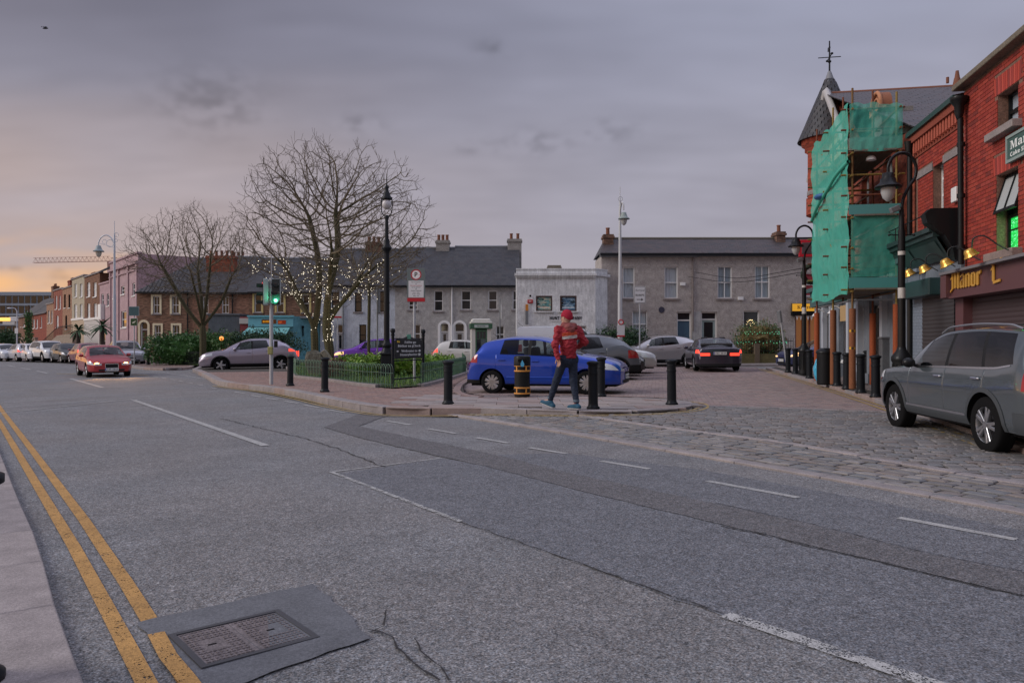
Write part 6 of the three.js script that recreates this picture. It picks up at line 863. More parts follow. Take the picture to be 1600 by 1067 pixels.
    const wg = sub(t, 'wheel'), q = wheelGeos(wr, s.tw || 0.21, s.wheel || 'multi'); wg.position.set(X(c), wr, side * (W0 - (s.tw || 0.21) / 2 - 0.02)); if (side < 0) wg.rotation.y = Math.PI; if (c === axF && s.steer) wg.rotation.y += s.steer;
    part(wg, 'tyre', q.tyre, M.rubber); part(wg, 'rim', q.rim, s.rimM || M.alloy); part(wg, 'brake_disc', q.disc, M.alloyDark);
  }
  part(t, 'underbody', [bx(-L / 2 + 0.12, L / 2 - 0.12, sill - 0.06, sill + 0.16, -W0 * 0.8, W0 * 0.8), bx(X(axR) + ra, X(axF) - ra, sill - 0.03, sill + 0.04, -W0 * 0.92, W0 * 0.92)], M.blackMatt);
  if (s.clad) for (const side of [1, -1]) part(t, 'sill_trim', sideP(axF + ra - 0.01, axR - ra + 0.01, sill, sill + 0.11, side, 0.012), s.claddingM || M.plastic);
  if (s.chromeBelt) for (const side of [1, -1]) part(t, 'window_trim', grid(range(s.chromeBelt[0], s.chromeBelt[1], 0.1), [0, 1], (d, v) => { const p = strip(d, 0.005 + 0.045 * v); p[2] += 0.005; return p; }, side, false), M.chrome);
  if (s.moulding) for (const side of [1, -1]) part(t, 'door_moulding', sideP(axF + ra + 0.05, axR - ra - 0.05, s.moulding[0], s.moulding[1], side, 0.009), s.mouldingM || M.chrome);
  if (s.rails) for (const side of [1, -1]) part(t, 'roof_rail', [tube(range(header + 0.15, rHead - 0.1, 0.25).map((d, i, a) => V3(X(d), T(d) - dEF(d) + (i === 0 || i === a.length - 1 ? 0.035 : 0.07), side * half(d) * (reF(d) - 0.02))), 0.014, 8)], s.railM || M.alloy);
  if (s.spoiler) part(t, 'spoiler', grid(range(rHead - 0.05, rHead + 0.22, 0.05), range(-1, 1, 0.2), (d, v) => [X(d), T(rHead - 0.05) + 0.012 - (d - rHead) * 0.12, v * half(rHead) * 0.7], 1, true), pm);
  part(t, 'aerial', bar([X(rHead - 0.15), T(rHead - 0.15), 0], [X(rHead + 0.05), T(rHead - 0.15) + 0.16, 0], 0.006, 4), M.plastic);
  for (const k of [-0.3, 0.32]) part(t, 'wiper', bar([X(cowl + 0.05), T(cowl + 0.05) + 0.02, k * W0], [X(cowl + 0.22), T(cowl + 0.22) + 0.02, k * W0 + 0.42], 0.009, 4), M.plastic);
  if (!s.far) {                                               // interior
    const fx = X(cowl + 1.35), ry = s.seatY || 0.58;
    for (const z of [-0.37, 0.37]) { const st = sub(t, 'front_seat'); part(st, 'cushion', rbox(0.5, 0.16, 0.5, 0.05, fx + 0.2, ry, z), M.seat); part(st, 'backrest', rbox(0.14, 0.6, 0.48, 0.06, fx - 0.1, ry + 0.32, z, 0, 0.2), M.seat); part(st, 'headrest', rbox(0.1, 0.18, 0.26, 0.045, fx - 0.2, ry + 0.72, z), M.seat); }
    part(t, 'rear_bench', [rbox(0.5, 0.16, W0 * 1.45, 0.05, fx - 0.75, ry, 0), rbox(0.14, 0.58, W0 * 1.4, 0.05, fx - 1.02, ry + 0.28, 0, 0, 0.25)], M.seat); part(t, 'dashboard', rbox(0.45, 0.22, W0 * 1.55, 0.07, X(cowl + 0.42), B(cowl + 0.4) - 0.1, 0), M.plastic); part(t, 'steering_wheel', new THREE.TorusGeometry(0.18, 0.016, 6, 20).rotateY(Math.PI / 2).rotateZ(0.35).translate(X(cowl + 0.8), B(cowl + 0.8) - 0.02, 0.37), M.plastic);
    part(t, 'cabin_floor', bx(X(L - 0.3), X(cowl), sill + 0.17, sill + 0.19, -W0 * 0.9, W0 * 0.9), M.blackMatt); part(t, 'parcel_shelf', bx(X(deck - 0.05), X(deck - 0.55), B(rHead) - 0.08, B(rHead) - 0.06, -W0 * 0.75, W0 * 0.75), M.seat);
  }
  t.userData.axle = undefined; delete t.userData.axle;
  t._s = { ...s, axX: X((axF + axR) / 2), W0 }; return t;
}
const slopeQ = (turn) => new THREE.Quaternion().setFromUnitVectors(V3(0, 1, 0), V3(-0.0094, 1, 0.0033).normalize()).multiply(new THREE.Quaternion().setFromEuler(new THREE.Euler(0, turn, 0)));
function stand(t, mid_, head, k = 1) {                        // mid_: the point on the ground under the middle of the axles
  const h = V3(head.x, 0, head.z).normalize(), turn = Math.atan2(-h.z, h.x); t.scale.setScalar(k);
  t.position.copy(mid_).addScaledVector(h, -t._s.axX * k); t.position.y = mid_.y + (H(t.position.x, t.position.z) - H(mid_.x, mid_.z)); t.quaternion.copy(slopeQ(turn)); delete t._s; return t;
}
function byWheels(t, front, rear, side, kmax = 1.1) {         // front, rear: ground contacts of the wheels on one side (1 right, -1 left)
  const h = V3(front.x - rear.x, 0, front.z - rear.z), d = h.length(); h.normalize(); const right = V3(-h.z, 0, h.x), k = clamp(d / t._s.wb, 0.92, kmax), m = front.clone().add(rear).multiplyScalar(0.5).addScaledVector(right, -side * (t._s.W0 - 0.12) * k); m.y = (front.y + rear.y) / 2; return stand(t, m, h, k);
}
const HATCH = { L: 4.06, W: 1.69, fo: 0.82, wb: 2.51, wr: 0.30, T: [[0, 0.67], [0.04, 0.75], [0.2, 0.85], [0.6, 0.955], [0.98, 1.02], [1.35, 1.2], [1.72, 1.375], [2.2, 1.475], [2.75, 1.49], [3.3, 1.43], [3.56, 1.37], [3.86, 1.03], [3.97, 0.88], [4.06, 0.62]], B: [[0, 0.57], [0.2, 0.75], [0.6, 0.845], [0.98, 0.895], [2.2, 0.955], [3.2, 1.0], [3.7, 1.03], [3.9, 0.9], [4.06, 0.56]], marks: [0.98, 1.74, 3.52, 3.86], nose: 0.55, noseIn: 0.24, tail: 0.4, tailIn: 0.2, cols: [[0.98, 1.42, 0.98, 1.72, null], [1.42, 2.28, 1.75, 2.26, true], [2.28, 2.36, 2.26, 2.35, false], [2.36, 3.12, 2.35, 3.02, true], [3.12, 3.9, 3.02, 3.6, null]], doors: [1.25, 2.32, 3.22], head: [0.05, 0.62, 0.60, 0.76], tailL: [3.72, 4.0, 0.80, 1.12], wheel: 'multi', re: 0.76 };
const SUVS = { L: 4.81, W: 1.90, fo: 0.93, wb: 2.815, wr: 0.37, sill: 0.33, T: [[0, 0.74], [0.05, 0.88], [0.22, 1.0], [0.8, 1.08], [1.2, 1.13], [1.55, 1.34], [1.95, 1.555], [2.5, 1.67], [3.2, 1.695], [4.0, 1.66], [4.4, 1.6], [4.64, 1.2], [4.74, 1.0], [4.81, 0.66]], B: [[0, 0.66], [0.22, 0.9], [1.2, 1.03], [2.6, 1.07], [3.9, 1.1], [4.45, 1.16], [4.66, 1.04], [4.81, 0.6]], marks: [1.2, 2.0, 4.32, 4.62], nose: 0.6, noseIn: 0.25, tail: 0.4, tailIn: 0.14, cols: [[1.2, 1.62, 1.2, 1.95, null], [1.62, 2.62, 1.98, 2.6, true], [2.62, 2.7, 2.6, 2.69, false], [2.7, 3.62, 2.69, 3.45, true, true], [3.62, 3.7, 3.45, 3.53, false], [3.7, 4.36, 3.53, 4.15, true, true], [4.36, 4.64, 4.15, 4.36, null]], doors: [1.5, 2.66, 3.72], head: [0.04, 0.55, 0.78, 0.92], tailL: [4.58, 4.79, 0.86, 1.08], wheel: 'twin', re: 0.76, clad: 0.06, rb: 0.26, rails: true, ra: 0.43, tw: 0.235, seatY: 0.72 };
const COUPE = { L: 4.63, W: 1.85, fo: 0.9, wb: 2.75, wr: 0.33, sill: 0.22, T: [[0, 0.56], [0.06, 0.66], [0.4, 0.78], [1.0, 0.88], [1.4, 0.94], [1.8, 1.14], [2.2, 1.3], [2.7, 1.37], [3.1, 1.35], [3.5, 1.25], [4.1, 1.02], [4.3, 0.99], [4.54, 0.975], [4.6, 0.9], [4.63, 0.66]], B: [[0, 0.5], [0.4, 0.7], [1.4, 0.86], [2.5, 0.9], [3.6, 0.93], [4.2, 0.93], [4.5, 0.9], [4.63, 0.6]], marks: [1.4, 2.2, 3.3, 4.08], nose: 0.6, noseIn: 0.25, tail: 0.45, tailIn: 0.16, cols: [[1.4, 1.8, 1.4, 2.15, null], [1.8, 2.75, 2.18, 2.72, true], [2.75, 2.82, 2.72, 2.79, false], [2.82, 3.5, 2.79, 3.25, true], [3.5, 4.2, 3.25, 4.05, null]], doors: [1.65, 2.95], head: [0.05, 0.5, 0.56, 0.68], tailL: [4.3, 4.62, 0.74, 0.88], wheel: 'twin', re: 0.72, reR: 0.78, tailIn0: 0.5 };
const CROSS = { L: 4.36, W: 1.8, fo: 0.95, wb: 2.64, wr: 0.335, sill: 0.28, T: [[0, 0.64], [0.06, 0.78], [0.3, 0.92], [0.75, 1.01], [1.05, 1.06], [1.4, 1.26], [1.8, 1.44], [2.3, 1.545], [2.8, 1.555], [3.3, 1.49], [3.72, 1.39], [4.1, 1.1], [4.25, 0.98], [4.36, 0.7]], B: [[0, 0.56], [0.3, 0.8], [1.05, 0.97], [2.2, 1.02], [3.1, 1.1], [3.7, 1.2], [4.05, 1.05], [4.25, 0.93], [4.36, 0.62]], marks: [1.05, 1.82, 3.62, 4.1], nose: 0.6, noseIn: 0.28, tail: 0.45, tailIn: 0.2, cols: [[1.05, 1.5, 1.05, 1.8, null], [1.5, 2.3, 1.83, 2.28, true], [2.3, 2.38, 2.28, 2.36, false], [2.38, 3.1, 2.36, 2.95, true, true], [3.1, 4.05, 2.95, 3.7, null]], doors: [1.35, 2.34, 3.2], head: [0.05, 0.6, 0.70, 0.84], tailL: [3.95, 4.33, 0.92, 1.05], wheel: 'five', re: 0.74, clad: 0.05, ra: 0.39, seatY: 0.62, spoiler: true, rb: 0.22 };
const VAN = { L: 4.4, W: 1.83, fo: 0.9, wb: 2.7, wr: 0.32, sill: 0.26, van: true, cat: 'van', T: [[0, 0.72], [0.05, 0.84], [0.35, 1.02], [0.75, 1.12], [1.1, 1.4], [1.5, 1.72], [2.0, 1.84], [3.0, 1.87], [4.1, 1.85], [4.3, 1.8], [4.36, 1.3], [4.4, 0.7]], B: [[0, 0.64], [0.35, 0.92], [0.75, 1.02], [2.0, 1.06], [4.2, 1.1], [4.36, 1.0], [4.4, 0.6]], marks: [0.75, 1.5, 4.2, 4.34], nose: 0.6, noseIn: 0.25, tail: 0.2, tailIn: 0.06, cols: [[0.75, 1.15, 0.75, 1.48, null], [1.15, 2.0, 1.5, 1.98, true], [2.0, 4.34, 1.98, 4.25, null]], doors: [1.0, 2.05], head: [0.05, 0.5, 0.78, 0.96], tailL: [4.1, 4.38, 0.8, 1.2], wheel: 'ten', re: 0.8 };
// the blue hatchback
byWheels(makeCar('blue_hatchback', 'bright blue five door hatchback parked behind the man in the red jacket', { ...HATCH, paint: paint(0.006, 0.05, 0.40, { metal: 0.35, rough: 0.28 }), moulding: [0.42, 0.455], mouldingM: paint(0.02, 0.09, 0.55), wheel: 'multi' }), G(921, 616.3, TBL + 0.012), G(768, 614.3, TBL + 0.012), 1, 1.0);
// the grey SUV at the kerb
byWheels(makeCar('grey_suv', 'large blue grey SUV parked on the cobbles beside the red brick pub', { ...SUVS, paint: paint(0.14, 0.168, 0.185, { metal: 0.65, rough: 0.26 }), chromeBelt: [1.7, 4.3], moulding: [0.44, 0.475], claddingM: mat(0.05, 0.058, 0.065, 0.6), mirrorM: M.black, handleM: M.chrome, rimM: M.alloy, tint: true }), G(1410, 668, 0.09), G(1547, 707, 0.075), -1, 1.0);
// the lilac grey crossover waiting behind the signal post
byWheels(makeCar('grey_crossover', 'lilac grey coupe crossover turning beside the traffic island', { ...CROSS, paint: paint(0.32, 0.285, 0.345, { metal: 0.55, rough: 0.34 }), tint: true, tailLit: true }), G(344.5, 581.8), G(438.5, 580), -1, 1.14);
// red car with its headlights on
const amber = glow(1, 0.52, 0.16, 7, new THREE.Color(0.8, 0.5, 0.3));
{
  const c = makeCar('red_car', 'red hatchback driving with orange headlights on', { ...HATCH, L: 4.2, W: 1.77, fo: 0.86, wb: 2.58, wr: 0.31, T: HATCH.T.map(([d, y]) => [d * 4.2 / 4.06, y * 0.955]), B: HATCH.B.map(([d, y]) => [d * 4.2 / 4.06, y * 0.955]), marks: HATCH.marks.map((d) => d * 4.2 / 4.06), cols: HATCH.cols.map((c2) => [...c2.slice(0, 4).map((d) => d * 4.2 / 4.06), ...c2.slice(4)]), doors: HATCH.doors.map((d) => d * 4.2 / 4.06), tailL: [3.8, 4.15, 0.78, 1.0], paint: paint(0.36, 0.012, 0.018, { metal: 0.25 }), gr: [0.27, 0.59], grW: 0.36, grFrame: true, plateF: 0.36, wheel: 'ten', head: [0.05, 0.55, 0.55, 0.68] });
  for (const s of [1, -1]) { part(c, 'headlamp_bulb', ball(0.085, 2.08, 0.585, s * 0.56, 0.5, 0.8, 1.25), amber); const sp = new THREE.SpotLight(new THREE.Color(1, 0.5, 0.18), 7, 0, 0.6, 0.7, 2); sp.shadow.radius = 4; sp.position.set(2.25, 0.585, s * 0.56); sp.target.position.set(8, -0.35, s * 0.75); c.add(sp, sp.target); }
  const fr = G(137, 589.6), head = V3(0.6, 0, 0.8), right = V3(-0.8, 0, 0.6); stand(c, fr.clone().addScaledVector(right, -0.78).addScaledVector(head, -1.29), head, 1.0);
}
// dark saloon seen from behind
{ const c = makeCar('dark_coupe', 'dark plum coupe driving away down the brick street with tail lights lit', { ...COUPE, paint: paint(0.035, 0.028, 0.045, { metal: 0.35 }), tailLit: true, plateR: 0.74 }); const h = V3(0.10, 0, -0.995); stand(c, G(1119, 580, TBL + 0.012).addScaledVector(h, 1.37).setY(H(5, -37) + TBL + 0.05), h, 1.0); }
{ const c = makeCar('silver_crossover', 'silver crossover crossing in front of the roughcast houses', { ...CROSS, L: 4.45, paint: paint(0.42, 0.41, 0.42, { metal: 0.6 }), wheel: 'five', rimM: M.alloyDark, tint: true, T: [...CROSS.T.slice(0, -1), [4.45, 0.7]], B: [...CROSS.B.slice(0, -1), [4.45, 0.62]], tailLit: true }); stand(c, G(1075, 574.2).add(V3(-1.32, 0, -0.75)), V3(-1, 0, 0.04), 1.04); }
{ const c = makeCar('charcoal_crossover', 'charcoal crossover with roof bars parked behind the blue hatchback', { ...CROSS, L: 4.16, paint: paint(0.09, 0.1, 0.115, { metal: 0.3 }), T: CROSS.T.map(([d, y]) => [d * 4.16 / 4.36, y * 0.97]), B: CROSS.B.map(([d, y]) => [d * 4.16 / 4.36, y * 0.95]), marks: CROSS.marks.map((d) => d * 4.16 / 4.36), cols: CROSS.cols.map((c2) => [...c2.slice(0, 4).map((d) => d * 4.16 / 4.36), ...c2.slice(4)]), doors: CROSS.doors.map((d) => d * 4.16 / 4.36), tailL: [3.75, 4.13, 0.72, 0.98], wb: 2.55, fo: 0.85, spoiler: false, rails: true, railM: M.black, tint: true }); stand(c, V3(2.25, H(2.25, -26.4) + TBL + 0.012, -26.4), V3(-1, 0, -0.05), 1.02); }
{ const c = makeCar('white_van', 'white panel van parked in front of the gallery', { ...VAN, paint: paint(0.68, 0.69, 0.7, { metal: 0 }) }); stand(c, V3(2.4, H(2.4, -34) + TBL + 0.012, -34), V3(1, 0, 0), 1.06); }
{ const c = makeCar('silver_hatchback', 'pale silver hatchback nose showing past the charcoal crossover', { ...HATCH, paint: paint(0.5, 0.5, 0.47, { metal: 0.6 }) }); stand(c, V3(3.62, H(3.6, -30.8) + TBL + 0.012, -30.8), V3(1, 0, 0.02)); }
{ const c = makeCar('black_hatchback', 'black small car parked beside the pale silver hatchback', { ...HATCH, paint: paint(0.012, 0.013, 0.016) }); stand(c, V3(2.95, H(2.95, -28.7) + TBL + 0.012, -28.7), V3(1, 0, 0.02), 0.93); }
{ const c = makeCar('purple_car', 'purple hatchback behind the garden with one headlight glowing', { ...HATCH, paint: paint(0.17, 0.035, 0.42, { metal: 0.3 }), headM: glow(1, 0.55, 0.2, 0.9) }); stand(c, gnd(584, 44.5), V3(-1, 0, 0.03), 1.08); }
{ const c = makeCar('white_hatchback', 'white hatchback with red tail light between the garden and grey terrace', { ...HATCH, paint: paint(0.62, 0.61, 0.58, { metal: 0 }), tailLit: true }); stand(c, gnd(733, 43), V3(1, 0, 0.06), 1.0); }
{ const c = makeCar('navy_car', 'navy car with an orange headlight glow beyond the black bollards', { ...HATCH, paint: paint(0.03, 0.04, 0.12), headM: glow(1, 0.55, 0.2, 1.2) }); stand(c, gnd(1292, 34.5), V3(-1, 0, 0.1), 1.0); }
{ const c = makeCar('silver_suv', 'silver SUV with roof bars parked behind the red car', { ...SUVS, paint: paint(0.4, 0.4, 0.43, { metal: 0.5 }), railM: M.black }); stand(c, gnd(196, 50), V3(0.55, 0, 0.83), 0.98); }
const rowL = [['white saloon parked last in the roadside row', HATCH, [0.6, 0.62, 0.66], 8, 66, [0.75, 0.66]], ['white car with red tail lights parked by the pink garden wall', HATCH, [0.5, 0.5, 0.54], 34, 64.5, [-0.75, -0.66]], ['white hatchback parked next to the white SUV', HATCH, [0.66, 0.66, 0.68], 52, 63, [0.7, 0.71]], ['white SUV in the roadside row', SUVS, [0.66, 0.67, 0.68], 77, 61, [0.72, 0.69]], ['dark green car parked beside the white SUV', HATCH, [0.03, 0.035, 0.03], 105, 58.5, [0.7, 0.71]], ['dark red car half hidden by the red car with headlights', HATCH, [0.2, 0.02, 0.03], 133, 55, [-0.65, -0.76]]];
for (const [label, spec, col, u, Z, [hx, hz]] of rowL) stand(makeCar('parked_car', label, { ...spec, far: true, paint: paint(...col, { metal: 0.1 }), tailLit: hx < 0 }, 'cars parked along the far left kerb'), gnd(u, Z, 0.03), V3(hx, 0, hz), 1.0);
// ---------- trees ----------
function growTree({ stems, attract, step = 0.17, reach = 1.7, kill = 0.3, iters = 110, up = 0.12, seed = 1, tips = 0.0055, twigN = 2 }) {
  const r = rng(seed), nodes = [], cell = 0.85, hash = new Map(), key = (p) => Math.floor(p.x / cell) + ',' + Math.floor(p.y / cell) + ',' + Math.floor(p.z / cell);
  const add = (p, parent) => { const n = { p, parent, kids: [], r: 0 }, i = nodes.length; nodes.push(n); if (parent >= 0) nodes[parent].kids.push(i); const k = key(p); if (!hash.has(k)) hash.set(k, []); hash.get(k).push(i); return i; };
  for (const st of stems) { let last = -1; const c = new THREE.CatmullRomCurve3(st.map((q) => V3(...q))), n = Math.ceil(c.getLength() / step); for (let k = 0; k <= n; k++) { const p = c.getPoint(k / n); if (k > 0 || st === stems[0]) { if (k === 0) { last = add(p, -1); continue; } } if (k === 0) { let best = 0, bd = 1e9; nodes.forEach((q, i) => { const d = q.p.distanceTo(p); if (d < bd) { bd = d; best = i; } }); last = best; continue; } last = add(p, last); } }
  const pts = attract(r); const near = (p) => { let best = -1, bd = reach * reach; const x = Math.floor(p.x / cell), y = Math.floor(p.y / cell), z = Math.floor(p.z / cell), q = Math.ceil(reach / cell); for (let i = -q; i <= q; i++) for (let j = -q; j <= q; j++) for (let k = -q; k <= q; k++) { const l = hash.get((x + i) + ',' + (y + j) + ',' + (z + k)); if (l) for (const n of l) { const d = nodes[n].p.distanceToSquared(p); if (d < bd) { bd = d; best = n; } } } return [best, Math.sqrt(bd)]; };
  let alive = pts;
  for (let it = 0; it < iters && alive.length; it++) {
    const pull = new Map(), keep = [];
    for (const a of alive) { const [n, d] = near(a); if (n >= 0 && d < kill) continue; keep.push(a); if (n >= 0) { const v = a.clone().sub(nodes[n].p).normalize(); if (pull.has(n)) pull.get(n).add(v); else pull.set(n, v); } }
    alive = keep; if (!pull.size) break; const made = [];
    for (const [n, v] of pull) { v.normalize(); const par = nodes[n].parent >= 0 ? nodes[n].p.clone().sub(nodes[nodes[n].parent].p).normalize() : V3(0, 1, 0); v.addScaledVector(par, 0.45).add(V3((r() - 0.5) * 0.35, up + (r() - 0.5) * 0.25, (r() - 0.5) * 0.35)).normalize(); made.push([nodes[n].p.clone().addScaledVector(v, step), n]); }
    for (const [p, n] of made) if (nodes[n].kids.length < 4) add(p, n);
  }
  const base = nodes.length;
  for (let i = 0; i < base; i++) if (nodes[i].kids.length <= 1 && i > 20 && r() < 0.75) { const q = nodes[nodes[i].parent]?.p; if (!q) continue; const d = nodes[i].p.clone().sub(q).normalize(); const nT = nodes[i].kids.length ? (r() < 0.5 ? 1 : 0) : twigN; for (let k = 0; k < nT; k++) { let p = nodes[i].p, last = i; const v = d.clone().add(V3(r() - 0.5, r() - 0.25, r() - 0.5).multiplyScalar(1.5)).normalize(); const m = 2 + Math.floor(r() * 2); for (let s = 0; s < m; s++) { v.add(V3((r() - 0.5) * 0.5, 0.14, (r() - 0.5) * 0.5)).normalize(); p = p.clone().addScaledVector(v, 0.09 + r() * 0.09); last = add(p, last); } } }
  const EXP = 2.25; for (let i = nodes.length - 1; i >= 0; i--) { const n = nodes[i]; n.r = n.kids.length ? Math.pow(n.kids.reduce((s, k) => s + Math.pow(nodes[k].r, EXP), 0), 1 / EXP) : tips; n.r = Math.max(n.r, tips); }
  return nodes;
}
function treeMesh(nodes, from, to, scale = 1) {                  // tubes for the branches whose radius lies between from and to
  const pos = [], nor = [], uv = [], idx = [];
  const ring = (p, d, rad, n, vv) => { const a = Math.abs(d.y) < 0.9 ? V3(0, 1, 0) : V3(1, 0, 0), s = a.cross(d).normalize(), t = d.clone().cross(s), at = pos.length / 3; for (let k = 0; k <= n; k++) { const c = Math.cos(k / n * Math.PI * 2), q = Math.sin(k / n * Math.PI * 2), x = s.x * c + t.x * q, y = s.y * c + t.y * q, z = s.z * c + t.z * q; pos.push(p.x + x * rad, p.y + y * rad, p.z + z * rad); nor.push(x, y, z); uv.push(k / n * Math.max(0.4, rad * 6), vv); } return at; };
  nodes.forEach((nd, i) => { for (const k of nd.kids) { const ch = nodes[k], rad = ch.r * scale; if (rad < from || rad >= to) continue; const d = ch.p.clone().sub(nd.p), l = d.length(); d.normalize(); const big = nd.kids.reduce((m, q) => nodes[q].r > nodes[m].r ? q : m, nd.kids[0]), r0 = (k === big ? Math.min(nd.r * scale, rad * 1.35) : rad * 1.1), n = rad > 0.06 ? 10 : rad > 0.02 ? 6 : rad > 0.009 ? 4 : 3; const d2 = ch.kids.length ? nodes[ch.kids.reduce((m, q) => nodes[q].r > nodes[m].r ? q : m, ch.kids[0])].p.clone().sub(ch.p).normalize().add(d).normalize() : d; const d1 = nd.parent >= 0 && k === big ? nd.p.clone().sub(nodes[nd.parent].p).normalize().add(d).normalize() : d; const a = ring(nd.p, d1, r0, n, 0), b = ring(ch.p, d2, rad, n, l); for (let q = 0; q < n; q++) { const e = a + q, f = b + q; idx.push(e, e + 1, f, f, e + 1, f + 1); } } });
  const g = new THREE.BufferGeometry(); g.setAttribute('position', new THREE.Float32BufferAttribute(pos, 3)); g.setAttribute('normal', new THREE.Float32BufferAttribute(nor, 3)); g.setAttribute('uv', new THREE.Float32BufferAttribute(uv, 2)); g.setIndex(idx); return g;
}
function crownPoints(n, c, rad, minY, shape) { return (r) => { const out = []; while (out.length < n) { const x = r() * 2 - 1, y = r() * 2 - 1, z = r() * 2 - 1, d = x * x + y * y + z * z; if (d > 1 || d < 0.08 * r()) continue; const p = V3(c[0] + x * rad[0], c[1] + y * rad[1], c[2] + z * rad[2]); if (p.y < minY || (shape && !shape(p, r))) continue; out.push(p); } return out; }; }
const barkM = M.bark, smallM = mat(0.15, 0.12, 0.075, 0.95);
let fairyNodes, fairyAt;
{ // the tall multi-stemmed tree in the garden
  const at = gnd(501, 31, ISL), t = thing('bare_tree', 'tall bare multi stemmed tree wrapped in fairy lights in the garden', 'tree', at);
  const nodes = growTree({ seed: 11, stems: [[[-0.2, -0.1, 0], [-0.24, 0.9, 0], [-0.3, 1.9, 0.05], [-0.75, 2.9, 0.1], [-1.3, 4.2, 0.2]], [[-0.28, 1.7, 0.03], [-0.15, 3.0, -0.2], [-0.2, 4.6, -0.4], [-0.6, 6.4, -0.5]], [[-0.2, 0.0, 0.02], [0.35, 0.6, 0.1], [0.28, 1.8, 0.15], [0.35, 3.2, 0.2], [0.7, 5.0, 0.1], [0.6, 6.6, 0]], [[0.3, 2.0, 0.15], [1.0, 3.0, 0.2], [1.9, 4.0, 0.3]], [[0.3, 2.4, 0.15], [0.9, 3.1, -0.6], [1.4, 4.1, -1.1]], [[-0.3, 2.1, 0.05], [-1.1, 2.9, -0.7], [-1.7, 3.9, -1.2]], [[0.33, 2.9, 0.2], [0.6, 3.8, 1.0], [0.8, 4.8, 1.5]]], attract: crownPoints(4600, [0.6, 5.5, 0], [4.1, 4.3, 3.2], 2.9, (p) => Math.hypot(p.x - 0.35, p.z) < 0.4 + (p.y - 1.6) * 1.2 && p.y < 9.5 - 0.13 * (p.x + 0.1) ** 2 + 0.9 * N3(p.x * 0.55, p.z * 0.55, 2) && N3(p.x * 0.75, p.y * 0.75, p.z * 0.75 + 3) > -0.3), up: 0.16, kill: 0.19, step: 0.135, iters: 130 });
  part(t, 'trunk', treeMesh(nodes, 0.045, 9, 1.02), barkM); part(t, 'branches', treeMesh(nodes, 0.012, 0.045, 1.02), smallM); part(t, 'twigs', treeMesh(nodes, 0, 0.012, 1.02), M.twig).userData.kind = 'stuff';
  fairyNodes = nodes; fairyAt = at;
}
{
  const at = gnd(316, 44, 0.14), t = thing('bare_tree', 'smaller bare tree with fanned branches before the brown brick houses', 'tree', at);
  const nodes = growTree({ seed: 23, stems: [[[0, -0.1, 0], [0.02, 1.2, 0], [0.0, 2.2, 0]], [[0, 2.1, 0], [-0.9, 3.3, 0.1], [-1.6, 4.6, 0.2], [-2.3, 5.8, 0.2]], [[0, 2.2, 0], [-0.2, 3.8, -0.3], [-0.5, 5.6, -0.5]], [[0, 2.2, 0], [0.35, 3.8, 0.3], [0.6, 5.8, 0.4]], [[0, 2.2, 0], [0.9, 3.6, -0.3], [1.5, 5.2, -0.5]], [[0, 2.3, 0], [0.1, 3.6, 0.9], [0, 5.0, 1.5]]], attract: crownPoints(3600, [-0.6, 6.1, 0], [3.9, 3.4, 2.9], 3.6, (p) => Math.hypot(p.x + 0.3, p.z) < 0.3 + (p.y - 2.2) * 1.12 && p.y < 9.0 - 0.1 * (p.x + 0.4) ** 2 + 0.8 * N3(p.x * 0.6, p.z * 0.6, 9) && N3(p.x * 0.75, p.y * 0.75, p.z * 0.75 + 8) > -0.3), up: 0.2, kill: 0.21, step: 0.15, iters: 120 });
  part(t, 'trunk', treeMesh(nodes, 0.045, 9, 1.0), barkM); part(t, 'branches', treeMesh(nodes, 0.012, 0.045), smallM); part(t, 'twigs', treeMesh(nodes, 0, 0.012), M.twig).userData.kind = 'stuff';
}
{
  const at = gnd(576, 36, ISL), t = thing('slender_tree', 'slender mossy young tree behind the black lamp post', 'tree', at);
  const nodes = growTree({ seed: 31, stems: [[[0, -0.1, 0], [0, 1.6, 0], [0.02, 3.2, 0], [0, 4.2, 0]]], attract: crownPoints(420, [0.6, 5.0, 0], [2.3, 1.5, 1.6], 3.4), up: 0.2, kill: 0.3, step: 0.18 });
  part(t, 'trunk', treeMesh(nodes, 0.04, 9, 1.2), barkM); part(t, 'branches', treeMesh(nodes, 0, 0.04, 1.0), smallM);
}
{ // fairy lights wound along the lower limbs
  const t = thing('fairy_lights', 'strings of small warm white bulbs on the tall tree', 'string lights', fairyAt), r = rng(6), cand = fairyNodes.filter((n) => n.p.y > 1.55 && n.p.y < 4.5 && n.r > 0.0075 && Math.abs(n.p.x - 0.4) < 2.9), out = [], ico = new THREE.IcosahedronGeometry(0.0115, 0);
  for (let k = 0; k < 900; k++) { const n = cand[Math.floor(r() * cand.length)], a = r() * 6.28, q = n.r + 0.02; if (r() > 1.35 - (n.p.y - 1.4) * 0.32) continue; out.push(ico.clone().translate(n.p.x + Math.cos(a) * q + (r() - 0.5) * 0.06, n.p.y + (r() - 0.5) * 0.12, n.p.z + Math.sin(a) * q)); }
  for (let k = 0; k < 70; k++) { const a = r() * 6.28, y = 1.3 + r() * 1.1; out.push(ico.clone().translate(0.32 + 0.2 * Math.cos(a), y, 0.12 + 0.2 * Math.sin(a))); }
  part(t, 'bulbs', out, glow(1, 0.88, 0.68, 1.9)).userData.kind = 'stuff';
  const L = new THREE.PointLight(new THREE.Color(1, 0.85, 0.6), 1.2); L.position.set(0.7, 2.6, 1.6); L.shadow.radius = 20; t.add(L);
}

